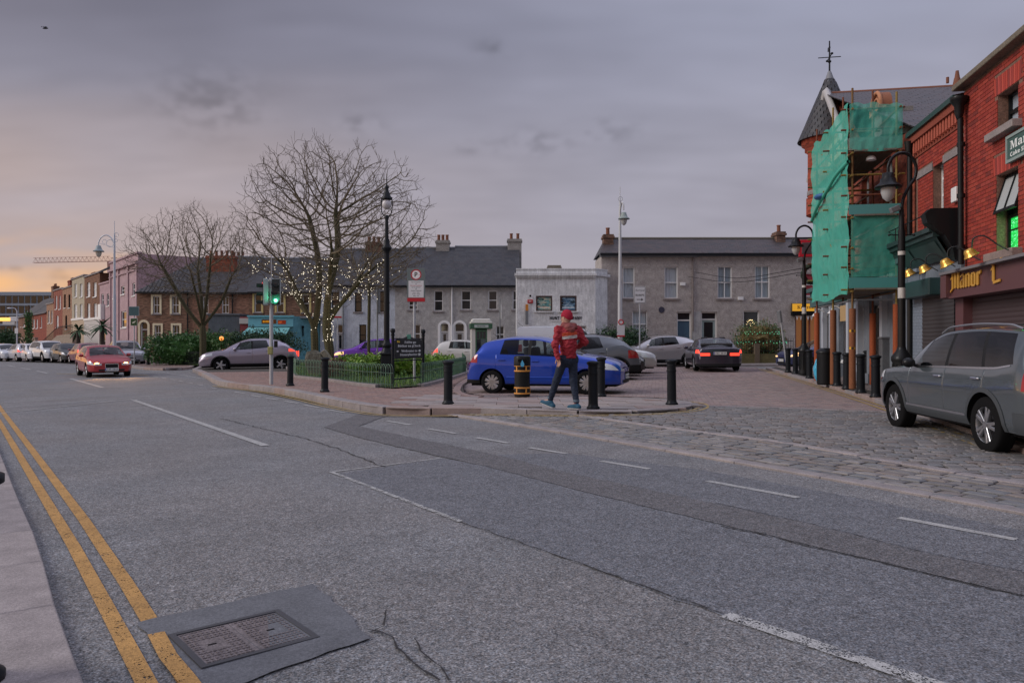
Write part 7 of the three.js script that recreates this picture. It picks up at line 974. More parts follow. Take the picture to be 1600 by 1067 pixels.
// ---------- hedges, shrubs, grass ----------
const leafGeo = (() => { const g = new THREE.BufferGeometry(); g.setAttribute('position', new THREE.Float32BufferAttribute([0, 0, 0, -0.28, 0.5, 0.08, 0.28, 0.5, 0.08, 0, 0.55, 0, 0, 1, -0.1], 3)); g.setIndex([0, 2, 3, 0, 3, 1, 1, 3, 4, 3, 2, 4]); g.computeVertexNormals(); g.setAttribute('uv', new THREE.BufferAttribute(new Float32Array(10), 2)); return g; })();
const leafM = mat(1, 1, 1, 0.6, { transmission: 0.25, thickness: 0, side: THREE.DoubleSide });
function foliage(parent, name, n, sample, size, tones, seed = 1, m = leafM) {
  const r = rng(seed), im = new THREE.InstancedMesh(leafGeo, m, n), q = new THREE.Quaternion(), e = new THREE.Euler(), s = V3(); im.name = name; im.userData = { kind: 'stuff' };
  for (let i = 0; i < n; i++) { const p = sample(r, i), k = size * (0.6 + 0.8 * r()); im.setMatrixAt(i, new THREE.Matrix4().compose(p, q.setFromEuler(e.set(r() * 6.28, r() * 6.28, r() * 6.28)), s.set(k, k, k))); im.setColorAt(i, new THREE.Color(...tones[Math.floor(r() * tones.length)])); }
  parent.add(im); return im;
}
const greens = { dark: [[0.02, 0.06, 0.022], [0.03, 0.085, 0.028], [0.018, 0.05, 0.02], [0.04, 0.10, 0.032]], mid: [[0.045, 0.13, 0.03], [0.06, 0.16, 0.035], [0.035, 0.1, 0.025], [0.08, 0.19, 0.045]], lime: [[0.17, 0.31, 0.03], [0.23, 0.37, 0.045], [0.12, 0.25, 0.03], [0.28, 0.39, 0.07]], brown: [[0.19, 0.13, 0.05], [0.15, 0.14, 0.05], [0.24, 0.16, 0.07]], red: [[0.12, 0.035, 0.025], [0.16, 0.05, 0.035], [0.09, 0.04, 0.025]] };
function bush(name, label, at, rad, n, size, tones, seed, twigM, group) {
  const t = thing(name, label, name.includes('hedge') ? 'hedge' : 'shrub', at, 0, group), nz = (d) => 1 + 0.2 * N3(d.x * 2.2 + seed, d.y * 2.2, d.z * 2.2) + 0.13 * N3(d.x * 5 + seed, d.y * 5, d.z * 5);
  const core = new THREE.IcosahedronGeometry(1, 3), p = core.attributes.position, v = V3(); for (let i = 0; i < p.count; i++) { v.fromBufferAttribute(p, i).normalize(); const k = 0.74 * nz(v); p.setXYZ(i, v.x * rad[0] * k, Math.max(0.02, rad[1] + v.y * rad[1] * k), v.z * rad[2] * k); } core.computeVertexNormals();
  part(t, 'inner_growth', core, mat(...tones[0], 1));
  foliage(t, 'foliage', n, (r) => { const d = V3(r() * 2 - 1, r() * 2 - 1, r() * 2 - 1).normalize(), k = (0.72 + 0.34 * Math.pow(r(), 0.6)) * nz(d); return V3(d.x * rad[0] * k, Math.max(0.05, rad[1] + d.y * rad[1] * k), d.z * rad[2] * k); }, size, tones, seed);
  return t;
}
bush('garden_hedge', 'leafy mid green hedge behind the lawn by the small bare tree', gnd(292, 46, 0.14), [2.6, 0.95, 0.9], 4200, 0.17, greens.mid, 3);
bush('garden_hedge', 'clipped dark green hedge behind the lilac grey crossover', gnd(408, 45, 0.14), [2.3, 1.02, 1.0], 5200, 0.13, greens.dark, 4);
bush('garden_hedge', 'middle stretch of hedge with an orange ornament', gnd(349, 46, 0.14), [1.9, 0.98, 0.9], 3400, 0.15, greens.mid, 5);
bush('wall_shrub', 'dark green shrub against the left of the roughcast houses', gnd(972, 41.5, 0.14), [1.5, 1.0, 0.8], 3200, 0.14, greens.dark, 6);
bush('garden_shrub', 'bright lime shrub beside the black lamp base', gnd(566, 27.5, ISL), [1.1, 0.42, 0.6], 2000, 0.13, greens.lime, 7);
bush('garden_shrub', 'bright lime shrub behind the welcome board', gnd(628, 27.5, ISL), [1.0, 0.45, 0.6], 2000, 0.13, greens.lime, 8);
bush('garden_shrub', 'lime shrub at the parking end of the garden', gnd(682, 29.5, ISL), [0.9, 0.38, 0.6], 1500, 0.12, greens.lime, 9);
bush('garden_shrub', 'russet shrub beside the leaning boulder', gnd(524, 26.5, ISL), [0.45, 0.35, 0.4], 900, 0.1, greens.red, 10);
bush('garden_shrub', 'low lime shrub between boulder and lamp', gnd(545, 26.6, ISL), [0.55, 0.3, 0.4], 900, 0.1, greens.lime, 14);
bush('corner_hedge', 'dark hedge at the far end of the pink garden wall', gnd(0, 92, 0), [2.6, 1.6, 1.2], 2200, 0.3, greens.dark, 11);
{
  const t = bush('string_lit_bush', 'brownish bush with a string of green lights before the roughcast houses', gnd(1187, 40.9, 0.14), [1.35, 1.08, 0.8], 5200, 0.10, greens.brown.concat(greens.mid), 12);
  const s = []; for (let k = 0; k < 46; k++) { const a = k / 46 * 3.4 - 0.2, y = k % 2 ? 1.05 + 0.05 * Math.sin(k) : 1.55 + 0.06 * Math.sin(k * 1.7); s.push(new THREE.IcosahedronGeometry(0.016, 0).translate(-1.3 * Math.cos(a) * (k % 2 ? 1 : 0.7), y, 0.4 + 0.5 * Math.sin(a))); } part(t, 'green_bulbs', s, glow(0.1, 1, 0.5, 0.7)).userData.kind = 'stuff';
}
{ const o = thing('orange_ornament', 'round orange lantern ornament glowing in the hedge', 'ornament', gnd(345.5, 44.9, 0.14)); part(o, 'globe', ball(0.13, 0, 1.55, 0), glow(1, 0.35, 0.08, 0.8, new THREE.Color(0.6, 0.2, 0.05))); part(o, 'stake', cyl(0.012, 0.012, 1.45, 0, 0, 0, 5), M.blackMatt); const L = new THREE.PointLight(new THREE.Color(1, 0.4, 0.1), 0.15); L.position.set(0, 1.55, 0.2); o.add(L); }
{ // garden soil and grass
  const soil = structure('garden_soil'); sheet(soil, 'soil', garden, ISL + 0.03, mat(0.05, 0.06, 0.025, 1)); const lawnPx = px([[246, 566.5], [310, 571], [330, 567], [420, 562.5], [420, 560.5], [250, 560.5]], 0.16); sheet(soil, 'lawn', lawnPx, 0.16, mat(0.05, 0.075, 0.025, 1));
  const blade = (() => { const g = new THREE.BufferGeometry(); g.setAttribute('position', new THREE.Float32BufferAttribute([-0.05, 0, 0, 0.05, 0, 0, -0.035, 0.5, 0.08, 0.035, 0.5, 0.08, 0, 1, 0.3], 3)); g.setIndex([0, 1, 3, 0, 3, 2, 2, 3, 4]); g.computeVertexNormals(); g.setAttribute('uv', new THREE.BufferAttribute(new Float32Array(10), 2)); return g; })();
  const grass = (poly, dy, n, hgt, seed, nm) => { const r = rng(seed), bb = new THREE.Box3().setFromPoints(poly), list = []; let guard = 0; while (list.length < n && guard++ < n * 6) { const x = lerp(bb.min.x, bb.max.x, r()), z = lerp(bb.min.z, bb.max.z, r()); if (inPoly(x, z, poly)) list.push([x, z]); } const im = new THREE.InstancedMesh(blade, leafM, list.length), q = new THREE.Quaternion(), e = new THREE.Euler(); im.name = numbered(nm); im.userData = { kind: 'stuff', label: seed === 1 ? 'short green grass filling the railed garden' : 'mown green lawn behind the far railing', category: 'grass' }; list.forEach(([x, z], i) => { const k = hgt * (0.5 + r()); im.setMatrixAt(i, new THREE.Matrix4().compose(V3(x, H(x, z) + dy, z), q.setFromEuler(e.set((r() - 0.5) * 0.5, r() * 6.28, (r() - 0.5) * 0.5)), V3(k * 0.7 + 0.03, k, k))); const c = greens.mid.concat(greens.lime)[Math.floor(r() * 6)]; im.setColorAt(i, new THREE.Color(c[0] * 1.1, c[1] * 1.1, c[2])); }); scene.add(im); };
  grass(garden, ISL + 0.03, 26000, 0.13, 1, 'garden_grass'); grass(lawnPx, 0.16, 9000, 0.12, 2, 'lawn_grass');
}
for (const [u, Z, s, label, sd] of [[502, 28.4, 1.0, 'large leaning grey boulder in the garden corner', 1]]) {
  const t = thing('boulder', label, 'boulder', gnd(u, Z, ISL)), g = new THREE.IcosahedronGeometry(1, 4), p = g.attributes.position, v = V3(); for (let i = 0; i < p.count; i++) { v.fromBufferAttribute(p, i).normalize(); const m = Math.max(Math.abs(v.x) * 1.25, Math.abs(v.y) * 1.1, Math.abs(v.z) * 1.2, Math.abs(v.x + v.y) * 0.86, Math.abs(v.x - v.y * 0.7) * 0.98), k = (1 / m) * (1 + 0.05 * N3(v.x * 3 + sd, v.y * 3, v.z * 3)); p.setXYZ(i, v.x * k * 0.46, v.y * k * 0.58 + 0.5, v.z * k * 0.3); } g.computeVertexNormals();
  const a = part(t, 'stone', g, mat(0.22, 0.215, 0.18, 0.95, { map: TX.rough, bumpMap: TX.roughB, bumpScale: 0.02 })); a.rotation.z = 0.35; const b = part(t, 'slab', rbox(0.2, 1.15, 0.3, 0.04), mat(0.3, 0.28, 0.23, 0.95, { map: TX.rough, bumpMap: TX.roughB, bumpScale: 0.01 })); b.position.set(0.42, 0.5, 0.12); b.rotation.z = 0.62;
}

// ---------- railings ----------
{
  const line = resample([garden[0], garden[1], garden[2], garden[3], garden[4]], 0.14), line2 = resample([garden[5], garden[6], garden[7], garden[8]], 0.14), green = mat(0.03, 0.075, 0.05, 0.5), pale = mat(0.10, 0.20, 0.13, 0.5);
  for (const [ln, label] of [[line, 'low green bow topped railing along the roadside of the garden'], [line2, 'low green bow topped railing along the parking side of the garden']]) {
    const t = thing('bow_top_railing', label, 'railing', ln[0].clone().setY(H(ln[0].x, ln[0].z) + ISL)), o = t.position; const loc = (p, y) => V3(p.x - o.x, H(p.x, p.z) + ISL + y - o.y, p.z - o.z);
    for (const y of [0.1, 0.42]) part(t, 'rail', tube(ln.filter((_, i) => i % 4 === 0 || i === ln.length - 1).map((p) => loc(p, y)), 0.012, 5), green);
    for (let i = 0; i + 2 < ln.length; i++) { const a = ln[i], b = ln[i + 2], pts = [loc(a, 0.0), loc(a, 0.5)]; for (let k = 1; k < 6; k++) { const q = a.clone().lerp(b, 0.5 - 0.5 * Math.cos(Math.PI * k / 6)); pts.push(loc(q, 0.5 + 0.17 * Math.sin(Math.PI * k / 6))); } pts.push(loc(b, 0.5), loc(b, 0.0)); part(t, 'hoop', new THREE.TubeGeometry(new THREE.CatmullRomCurve3(pts, false, 'centripetal'), 14, 0.009, 4), i % 2 ? pale : green); }
    for (let i = 0; i + 12 < ln.length; i += 7) { const c = part(t, 'plinth_stone', rbox(ln[i].distanceTo(ln[i + 7] || ln[i]) + 0.01, 0.16, 0.22, 0.01), M.granite2), m = ln[i].clone().lerp(ln[Math.min(ln.length - 1, i + 7)], 0.5); c.position.copy(loc(m, -0.0)); c.rotation.y = Math.atan2(-(ln[Math.min(ln.length - 1, i + 7)].z - ln[i].z), ln[Math.min(ln.length - 1, i + 7)].x - ln[i].x); }
  }
  const railing = (label, a, b, h, m, step = 0.13) => { const t = thing('iron_railing', label, 'railing', a), d = b.clone().sub(a), n = Math.round(d.length() / step); for (const y of [0.12, h - 0.12]) part(t, 'rail', bar([0, y, 0], [d.x, d.y + y, d.z], 0.016, 5), m); for (let i = 0; i <= n; i++) part(t, 'baluster', bar(d.clone().multiplyScalar(i / n), d.clone().multiplyScalar(i / n).add(V3(0, h, 0)), 0.011, 4), m); };
  railing('black spiked railing in front of the lawn', G(243, 568, 0.15), G(312, 571, 0.15), 0.85, M.iron); railing('black railing on the low wall beside the green lit bush', gnd(1140, 40.2, 0.62), gnd(1240, 40.2, 0.62), 0.75, M.iron);
  const lw = thing('low_wall', 'low mossy garden wall below the railing of the roughcast houses', 'wall', gnd(1138, 40.2, 0)); part(lw, 'wall', bx(0, 3.5, 0, 0.62, -0.15, 0.15), mat(0.16, 0.14, 0.06, 0.95, { map: TX.rough })); part(lw, 'pier', bx(1.35, 1.6, 0, 1.15, -0.2, 0.2), mat(0.12, 0.09, 0.06, 0.9));
}

// ---------- posts, lamps and signs ----------
function bollardGeo() { return lathe([[0, 0], [0.125, 0], [0.125, 0.03], [0.1, 0.05], [0.092, 0.1], [0.088, 0.75], [0.094, 0.77], [0.094, 0.79], [0.088, 0.8], [0.1, 0.84], [0.118, 0.85], [0.118, 0.885], [0.07, 0.905], [0, 0.91]], 20); }
{
  const bg = bollardGeo(), bands = lathe([[0.093, 0.66], [0.099, 0.665], [0.099, 0.685], [0.093, 0.69]], 20);
  const spots = [[453, 602.5, ISL, 'on the island between the signal post and the railing'], [507, 612, ISL, 'on the island kerb before the leaning boulder'], [700, 631, ISL, 'on the island left of the blue hatchback'], [927, 638.5, ISL, 'on the tongue in front of the blue car bonnet'], [939.5, 619.5, ISL, 'behind another by the blue car front wheel'], [1050, 632, ISL, 'alone at the tip of the paved tongue'], [230.5, 570, 0.13, 'in front of the arched doorway house'], [268, 570.5, 0.13, 'before the lawn railing'], [222, 568.5, 0.13, 'beside the direction sign post'], [1232, 582, 0.17, 'nearest the leaning post'], [1243.5, 584, 0.17, 'beside the far swan neck lamp'], [1265.5, 591, 0.17, 'just before the first orange sleeve'], [1292.6, 598, 0.17, 'beside the bin with the blue bag'], [1308.6, 603, 0.17, 'between two scaffold sleeves'], [1324, 608, 0.17, 'beside the sleeve with hazard bands'], [1346, 614, 0.17, 'on the kerb after the scaffold corner'], [1369, 620.5, 0.17, 'closest to the grey SUV'], [1355.6, 597, 0.17, 'set back against the painted shopfront'], [-46, 1066, 0.05, 'at the edge of the near pavement']];
  const proto = thing('bollard', '', 'bollard', null, 0, 'black cast iron bollards'); part(proto, 'post', bg, M.iron); part(proto, 'collar', bands, M.iron);
  spots.forEach(([u, v, dy, where], i) => { const b = i ? proto.clone() : proto; if (i) { b.name = numbered('bollard'); scene.add(b); } b.userData = { label: 'black cast iron bollard ' + where, category: 'bollard', group: 'black cast iron bollards' }; b.position.copy(G(u, v, dy)); b.rotation.z = rr(-0.012, 0.012); });
}
{ // tall ornate lamp in the garden
  const t = thing('ornate_lamp_post', 'tall ornate black lamp post with a white globe in the garden', 'street lamp', gnd(604, 26.8, ISL)), m = M.iron;
  part(t, 'pedestal', [rbox(0.44, 0.3, 0.44, 0.02, 0, 0.15, 0), rbox(0.37, 0.55, 0.37, 0.03, 0, 0.55, 0), rbox(0.42, 0.07, 0.42, 0.02, 0, 0.86, 0), cyl(0.13, 0.2, 0.22, 0, 0.88, 0)], m);
  part(t, 'shaft', lathe([[0.13, 1.05], [0.17, 1.12], [0.17, 1.2], [0.12, 1.26], [0.1, 1.4], [0.098, 2.6], [0.11, 2.64], [0.098, 2.68], [0.092, 4.35], [0.1, 4.42], [0.17, 4.52], [0.17, 4.58], [0.11, 4.66], [0.1, 4.8], [0.065, 4.9], [0.055, 5.55], [0.09, 5.62], [0.05, 5.7]], 20), m);
  part(t, 'cradle', [tube([[0, 5.62, 0], [-0.15, 5.75, 0], [-0.19, 6.0, 0], [-0.18, 6.32, 0]], 0.018, 6), tube([[0, 5.62, 0], [0.15, 5.75, 0], [0.19, 6.0, 0], [0.18, 6.32, 0]], 0.018, 6), bar([-0.18, 6.32, 0], [0.18, 6.32, 0], 0.015)], m);
  part(t, 'globe', ball(0.165, 0, 6.08, 0, 1, 1.12, 1, 20), mat(0.55, 0.53, 0.54, 0.3)); part(t, 'crown', lathe([[0.17, 6.24], [0.19, 6.28], [0.13, 6.38], [0.12, 6.46], [0.075, 6.52], [0.06, 6.62], [0.085, 6.67], [0.05, 6.72], [0.02, 6.78], [0.012, 7.05]], 16), m);
}
function lantern(parent, x, y, z, s, m, glassM) { const g = sub(parent, 'lantern'); g.position.set(x, y, z); g.scale.setScalar(s); part(g, 'hood', lathe([[0.05, 0.34], [0.12, 0.32], [0.13, 0.22], [0.16, 0.2], [0.17, 0.12], [0.27, 0.04], [0.28, 0.0], [0.16, 0.0]], 20), m); part(g, 'bowl', lathe([[0.15, 0.0], [0.15, -0.1], [0.11, -0.22], [0.04, -0.29], [0, -0.3]], 18), glassM); return g; }
const bowlM = mat(0.42, 0.42, 0.42, 0.25);
{ // silver lamp with scrolled crook, far left
  const t = thing('crook_lamp_post', 'tall silver lamp post with a scrolled crook before the pink building', 'street lamp', gnd(178, 47.5, 0.03)), m = M.silverPaint;
  part(t, 'post', lathe([[0.16, 0], [0.16, 0.5], [0.1, 0.7], [0.09, 4.4], [0.075, 4.5], [0.06, 7.4], [0.05, 8.1], [0.02, 8.3], [0.015, 9.0]], 14), m);
  part(t, 'crook', [tube([[0, 7.0, 0], [-0.02, 7.5, 0], [-0.2, 7.95, 0], [-0.5, 8.12, 0], [-0.82, 7.98, 0], [-0.98, 7.65, 0], [-0.98, 7.45, 0]], 0.035, 8), new THREE.TorusGeometry(0.22, 0.016, 6, 20).translate(-0.28, 7.62, 0), new THREE.TorusGeometry(0.13, 0.014, 6, 18).translate(-0.62, 7.72, 0), new THREE.TorusGeometry(0.12, 0.014, 6, 18).translate(0.13, 8.15, 0), new THREE.TorusGeometry(0.09, 0.014, 6, 18).translate(0.1, 7.8, 0), bar([-0.9, 7.6, 0], [0, 7.35, 0], 0.014)], m);
  lantern(t, -0.98, 7.1, 0, 1.15, mat(0.25, 0.3, 0.31, 0.5), mat(0.5, 0.46, 0.4, 0.25));
}
{ // white lamp seen end-on with parking plate
  const t = thing('white_lamp_post', 'tall white lamp post with a parking plate beside the shrub', 'street lamp', gnd(969, 36, 0.1)), m = mat(0.5, 0.51, 0.52, 0.45);
  part(t, 'post', lathe([[0.15, 0], [0.15, 0.9], [0.11, 1.0], [0.1, 3.8], [0.075, 3.9], [0.06, 7.2], [0.045, 7.7], [0.02, 7.95], [0.012, 8.5]], 14), m); part(t, 'crook', tube([[0, 6.9, 0], [0.0, 7.4, 0.15], [0.02, 7.65, 0.5], [0.03, 7.55, 0.85], [0.04, 7.25, 0.9]], 0.035, 8), m); lantern(t, 0.05, 6.82, 0.9, 0.95, mat(0.25, 0.3, 0.28, 0.5), bowlM); part(t, 'finial_scrolls', [new THREE.TorusGeometry(0.1, 0.014, 6, 16).translate(0, 7.9, 0.1)], m);
  part(t, 'parking_plate', box(0.36, 0.5, 0.02, 0.02, 1.75, 0.13), mat(0.6, 0.6, 0.6, 0.5)); part(t, 'plate_foot', box(0.36, 0.07, 0.022, 0.02, 1.49, 0.131), mat(0.5, 0.02, 0.03, 0.5)); part(t, 'round_sign', new THREE.CylinderGeometry(0.12, 0.12, 0.02, 20).rotateX(Math.PI / 2).translate(0.02, 2.14, 0.13), mat(0.7, 0.7, 0.7, 0.5)); part(t, 'round_sign_ring', new THREE.TorusGeometry(0.11, 0.025, 6, 20).translate(0.02, 2.14, 0.14), mat(0.5, 0.02, 0.03, 0.5));
}
function swan(label, at, turn) {                              // swan-neck lamp, neck towards +x then over to -x
  const t = thing('swan_neck_lamp', label, 'street lamp', at, turn), m = M.black;
  part(t, 'post', lathe([[0.19, 0], [0.2, 0.1], [0.17, 0.18], [0.17, 0.75], [0.2, 0.8], [0.2, 0.88], [0.1, 1.02], [0.075, 1.1], [0.07, 3.5], [0.055, 3.55], [0.05, 3.95]], 16), m); part(t, 'fluting', Array.from({ length: 12 }, (_, k) => { const a = k / 12 * Math.PI * 2; return bar([0.172 * Math.cos(a), 0.2, 0.172 * Math.sin(a)], [0.172 * Math.cos(a), 0.74, 0.172 * Math.sin(a)], 0.014, 5); }), m);
  part(t, 'neck', tube([[0, 3.9, 0], [0.03, 4.15, 0], [0.14, 4.4, 0], [0.28, 4.62, 0], [0.3, 4.85, 0], [0.2, 5.05, 0], [0.02, 5.13, 0], [-0.16, 5.06, 0], [-0.27, 4.88, 0], [-0.28, 4.7, 0]], 0.034, 8, 60), m); part(t, 'cross_bar', [bar([-0.26, 3.42, 0], [0.26, 3.42, 0], 0.012), ball(0.025, -0.26, 3.42, 0), ball(0.025, 0.26, 3.42, 0)], m);
  part(t, 'floodlight', [rbox(0.2, 0.12, 0.1, 0.02, -0.16, 3.95, 0.04, 0, 0.4), bar([0, 3.92, 0], [-0.1, 3.95, 0.02], 0.02)], M.galvDark); part(t, 'sticker', [cyl(0.073, 0.073, 0.08, 0, 3.0, 0), cyl(0.074, 0.074, 0.22, 0, 2.1, 0)], mat(0.55, 0.52, 0.48, 0.7)); lantern(t, -0.28, 4.4, 0, 0.95, m, bowlM); return t;
}
swan('black swan neck street lamp beside the scaffold and grey SUV', gnd(1409.5, 16, 0.17), 0); swan('black swan neck street lamp before the lit restaurant sign', gnd(1257, 26.4, 0.17), 0);
{ // traffic signal
  const t = thing('traffic_light', 'grey traffic signal post showing green beside the traffic island', 'traffic light', G(423.5, 600.5, ISL)), pole = M.galv, bk = mat(0.02, 0.028, 0.028, 0.5), gr = mat(0.33, 0.37, 0.37, 0.5);
  part(t, 'pole', [cyl(0.057, 0.057, 3.3, 0, 0, 0, 16), cyl(0.01, 0.01, 0.75, 0.0, 3.25, 0, 6), ball(0.03, 0.0, 4.0, 0)], pole); part(t, 'bracket', [bx(-0.22, 0.28, 3.18, 3.22, -0.06, 0.06), bx(-0.22, 0.28, 2.5, 2.54, -0.06, 0.06)], gr);
  const head = (x, ry, lit) => { const h = sub(t, 'signal_head'); h.position.set(x, 2.86, 0.02); h.rotation.y = ry; part(h, 'housing', rbox(0.26, 0.82, 0.16, 0.03, 0, 0, 0), gr); part(h, 'backing', box(0.24, 0.8, 0.02, 0, 0, 0.085), bk); [0.26, 0, -0.26].forEach((y, i) => { part(h, 'lens', new THREE.SphereGeometry(0.1, 16, 8, 0, 6.3, 0, 1.2).rotateX(Math.PI / 2).scale(1, 1, 0.4).translate(0, y, 0.06), i === lit ? (i === 2 ? glow(0.15, 1, 0.55, 6) : glow(1, 0.05, 0.05, 3)) : mat(0.03, 0.03, 0.03, 0.25)); part(h, 'hood', new THREE.CylinderGeometry(0.115, 0.115, 0.2, 16, 1, true, Math.PI * 0.5 + Math.PI * 0.15 - Math.PI, Math.PI * 1.0).rotateX(Math.PI / 2).rotateZ(-Math.PI * 0.15).translate(0, y, 0.17), bk); }); const L = new THREE.PointLight(lit === 2 ? new THREE.Color(0.1, 1, 0.5) : new THREE.Color(1, 0.05, 0.05), 0.35); L.position.set(0, [0.26, 0, -0.26][lit], 0.25); L.shadow.radius = 4; h.add(L); return h; };
  head(0.16, 0.12, 2); head(-0.17, -1.25, 0); part(t, 'push_button', rbox(0.14, 0.24, 0.12, 0.02, 0, 1.05, 0.1), mat(0.3, 0.28, 0.1, 0.5)); part(t, 'notice', rbox(0.1, 0.2, 0.08, 0.01, 0.14, 1.25, 0), M.black);
}
{ // parking sign
  const t = thing('parking_sign', 'tall grey parking control sign with a red band in the garden', 'sign', G(647, 598.5, ISL)), Z = 24, y = (v) => (533.5 - v) / F * Z + 1.5 - t.position.y, y0 = y(472), y1 = y(420), w = 0.56;
  part(t, 'pole', cyl(0.04, 0.04, y(440), 0, 0, -0.04, 12), M.galv); part(t, 'board', rbox(w, y1 - y0, 0.03, 0.012, 0.06, (y0 + y1) / 2, 0), mat(0.15, 0.18, 0.18, 0.5));
  part(t, 'print', card(w - 0.01, y1 - y0 - 0.01, 0.06, (y0 + y1) / 2, 0.017), printed(280, 520, (c) => { c.fillStyle = '#6a7573'; c.fillRect(0, 0, 280, 520); c.fillStyle = '#b3202c'; c.beginPath(); c.arc(140, 98, 84, 0, 7); c.fill(); c.fillStyle = '#ece9e4'; c.beginPath(); c.arc(140, 98, 66, 0, 7); c.fill(); c.fillStyle = '#111'; c.font = 'bold 100px sans-serif'; c.fillText('P', 107, 133); c.fillStyle = '#b3202c'; c.fillRect(82, 94, 16, 8); c.fillRect(182, 94, 16, 8); c.fillStyle = '#d9d8d6'; c.fillRect(20, 192, 240, 262); c.fillStyle = '#333'; c.textAlign = 'center'; c.font = 'bold 20px sans-serif'; ['Íoc & Taispeáin', 'nó', 'Páirceáil Ceadúnas', 'PAY & DISPLAY', 'OR', 'PERMIT PARKING', 'Luan - Sath', '07.00 - 19.00', 'Mon - Sat'].forEach((s, i) => { c.fillStyle = i === 2 ? '#a83030' : '#333'; c.fillText(s, 140, 222 + i * 27); }); c.fillStyle = '#b81d28'; c.fillRect(0, 462, 280, 58); }));
}
{ // welcome board on its own posts
  const a = G(613.5, 605, ISL), b = G(661, 599.5, ISL), d = b.clone().sub(a), w = Math.hypot(d.x, d.z), t = thing('welcome_sign', 'black welcome board with white lettering on ball topped posts', 'sign', a, Math.atan2(-d.z, d.x)), m = M.iron, hgt = 1.66;
  for (const x of [0, w]) part(t, 'post', [lathe([[0.06, 0], [0.06, 0.04], [0.045, 0.06], [0.045, hgt - 0.2], [0.06, hgt - 0.19], [0.045, hgt - 0.13], [0.075, hgt - 0.07], [0.06, hgt], [0.001, hgt + 0.02]], 14).translate(x, 0, 0)], m);
  part(t, 'cross_rail', [bar([0, 0.22, 0], [w, 0.22, 0], 0.025), bar([0, 0.75, 0], [w, 0.75, 0], 0.02), bar([0, 1.38, 0], [w, 1.38, 0], 0.02)], m);
  const x0 = 0.09, x1 = w - 0.09, bs = new THREE.Shape(); bs.moveTo(x0, 0.8); bs.lineTo(x1, 0.8); bs.lineTo(x1, 1.32); bs.lineTo(x1 - 0.12, 1.36); bs.quadraticCurveTo((x0 + x1) / 2 + 0.1, 1.4, (x0 + x1) / 2, 1.5); bs.quadraticCurveTo((x0 + x1) / 2 - 0.1, 1.4, x0 + 0.12, 1.36); bs.lineTo(x0, 1.32); bs.closePath(); part(t, 'board', extrude(bs, 0.04, -0.02), mat(0.012, 0.016, 0.02, 0.4));
  part(t, 'lettering', card(x1 - x0 - 0.04, 0.54, (x0 + x1) / 2, 1.08, 0.0225), printed(512, 330, (c, W, Hh) => { c.fillStyle = '#16181b'; c.fillRect(0, 0, W, Hh); c.fillStyle = '#e6e8e6'; c.textAlign = 'center'; c.font = 'bold 52px serif'; c.fillText('Fáilte go', 280, 62); c.fillText('Bóthar na gCloch', 262, 128, 440); c.fillText('Welcome to', 262, 218); c.fillText('Stoneybatter', 252, 284); c.fillStyle = '#d9b32a'; c.fillRect(30, 16, 26, 34); c.fillRect(62, 24, 18, 26); c.fillStyle = '#c9ccc8'; c.fillRect(436, 246, 44, 44); c.beginPath(); c.arc(462, 200, 22, 0, 7); c.fill(); c.fillStyle = '#c7c7c7'; c.fillRect(22, 190, 34, 26); }));
  part(t, 'crest', rbox(0.2, 0.14, 0.03, 0.01, (x0 + x1) / 2, 1.44, 0.01), mat(0.1, 0.3, 0.2, 0.5));
}
function plateSign(name, label, at, poleH, w, h, yc, draw, pw = 256, ph = 256, poleM = M.galv, tilt = 0) { const t = thing(name, label, 'sign', at); part(t, 'pole', cyl(0.032, 0.032, poleH, 0, 0, -0.045, 10), poleM); part(t, 'plate', rbox(w, h, 0.025, 0.01, 0, yc, 0), mat(0.6, 0.61, 0.62, 0.5)); if (draw) part(t, 'print', card(w - 0.02, h - 0.02, 0, yc, 0.0145), printed(pw, ph, draw)); t.rotation.z = tilt; return t; }
plateSign('ramps_sign', 'white ramps sign with a black arrow on a grey pole', gnd(1000, 35.5, 0.1), 2.5, 0.54, 0.78, 3.3 - 0.9, (c) => { c.fillStyle = '#cfd0d2'; c.fillRect(0, 0, 256, 370); c.strokeStyle = '#222'; c.lineWidth = 8; c.strokeRect(8, 8, 240, 354); c.fillStyle = '#151515'; c.textAlign = 'center'; c.font = 'italic 62px sans-serif'; c.fillText('Rampaí', 128, 104); c.font = 'bold 62px sans-serif'; c.fillText('RAMPS', 128, 214); c.fillRect(56, 282, 110, 16); c.beginPath(); c.moveTo(160, 258); c.lineTo(206, 290); c.lineTo(160, 322); c.fill(); }, 256, 370).position.y += 0.98;
scene.getObjectByName('ramps_sign').children[0].scale.y = 1.3; scene.getObjectByName('ramps_sign').children[0].position.y = -0.98;
plateSign('parking_sign', 'small white parking sign with red foot behind the fairy lit tree', gnd(527, 44, 0.1), 2.9, 0.5, 0.72, 3.05, (c) => { c.fillStyle = '#c9cacb'; c.fillRect(0, 0, 256, 360); c.fillStyle = '#b3202c'; c.beginPath(); c.arc(128, 86, 70, 0, 7); c.fill(); c.fillStyle = '#ddd'; c.beginPath(); c.arc(128, 86, 52, 0, 7); c.fill(); c.fillStyle = '#222'; c.font = 'bold 80px sans-serif'; c.fillText('P', 102, 114); c.fillStyle = '#b81d28'; c.fillRect(0, 312, 256, 48); }, 256, 360);
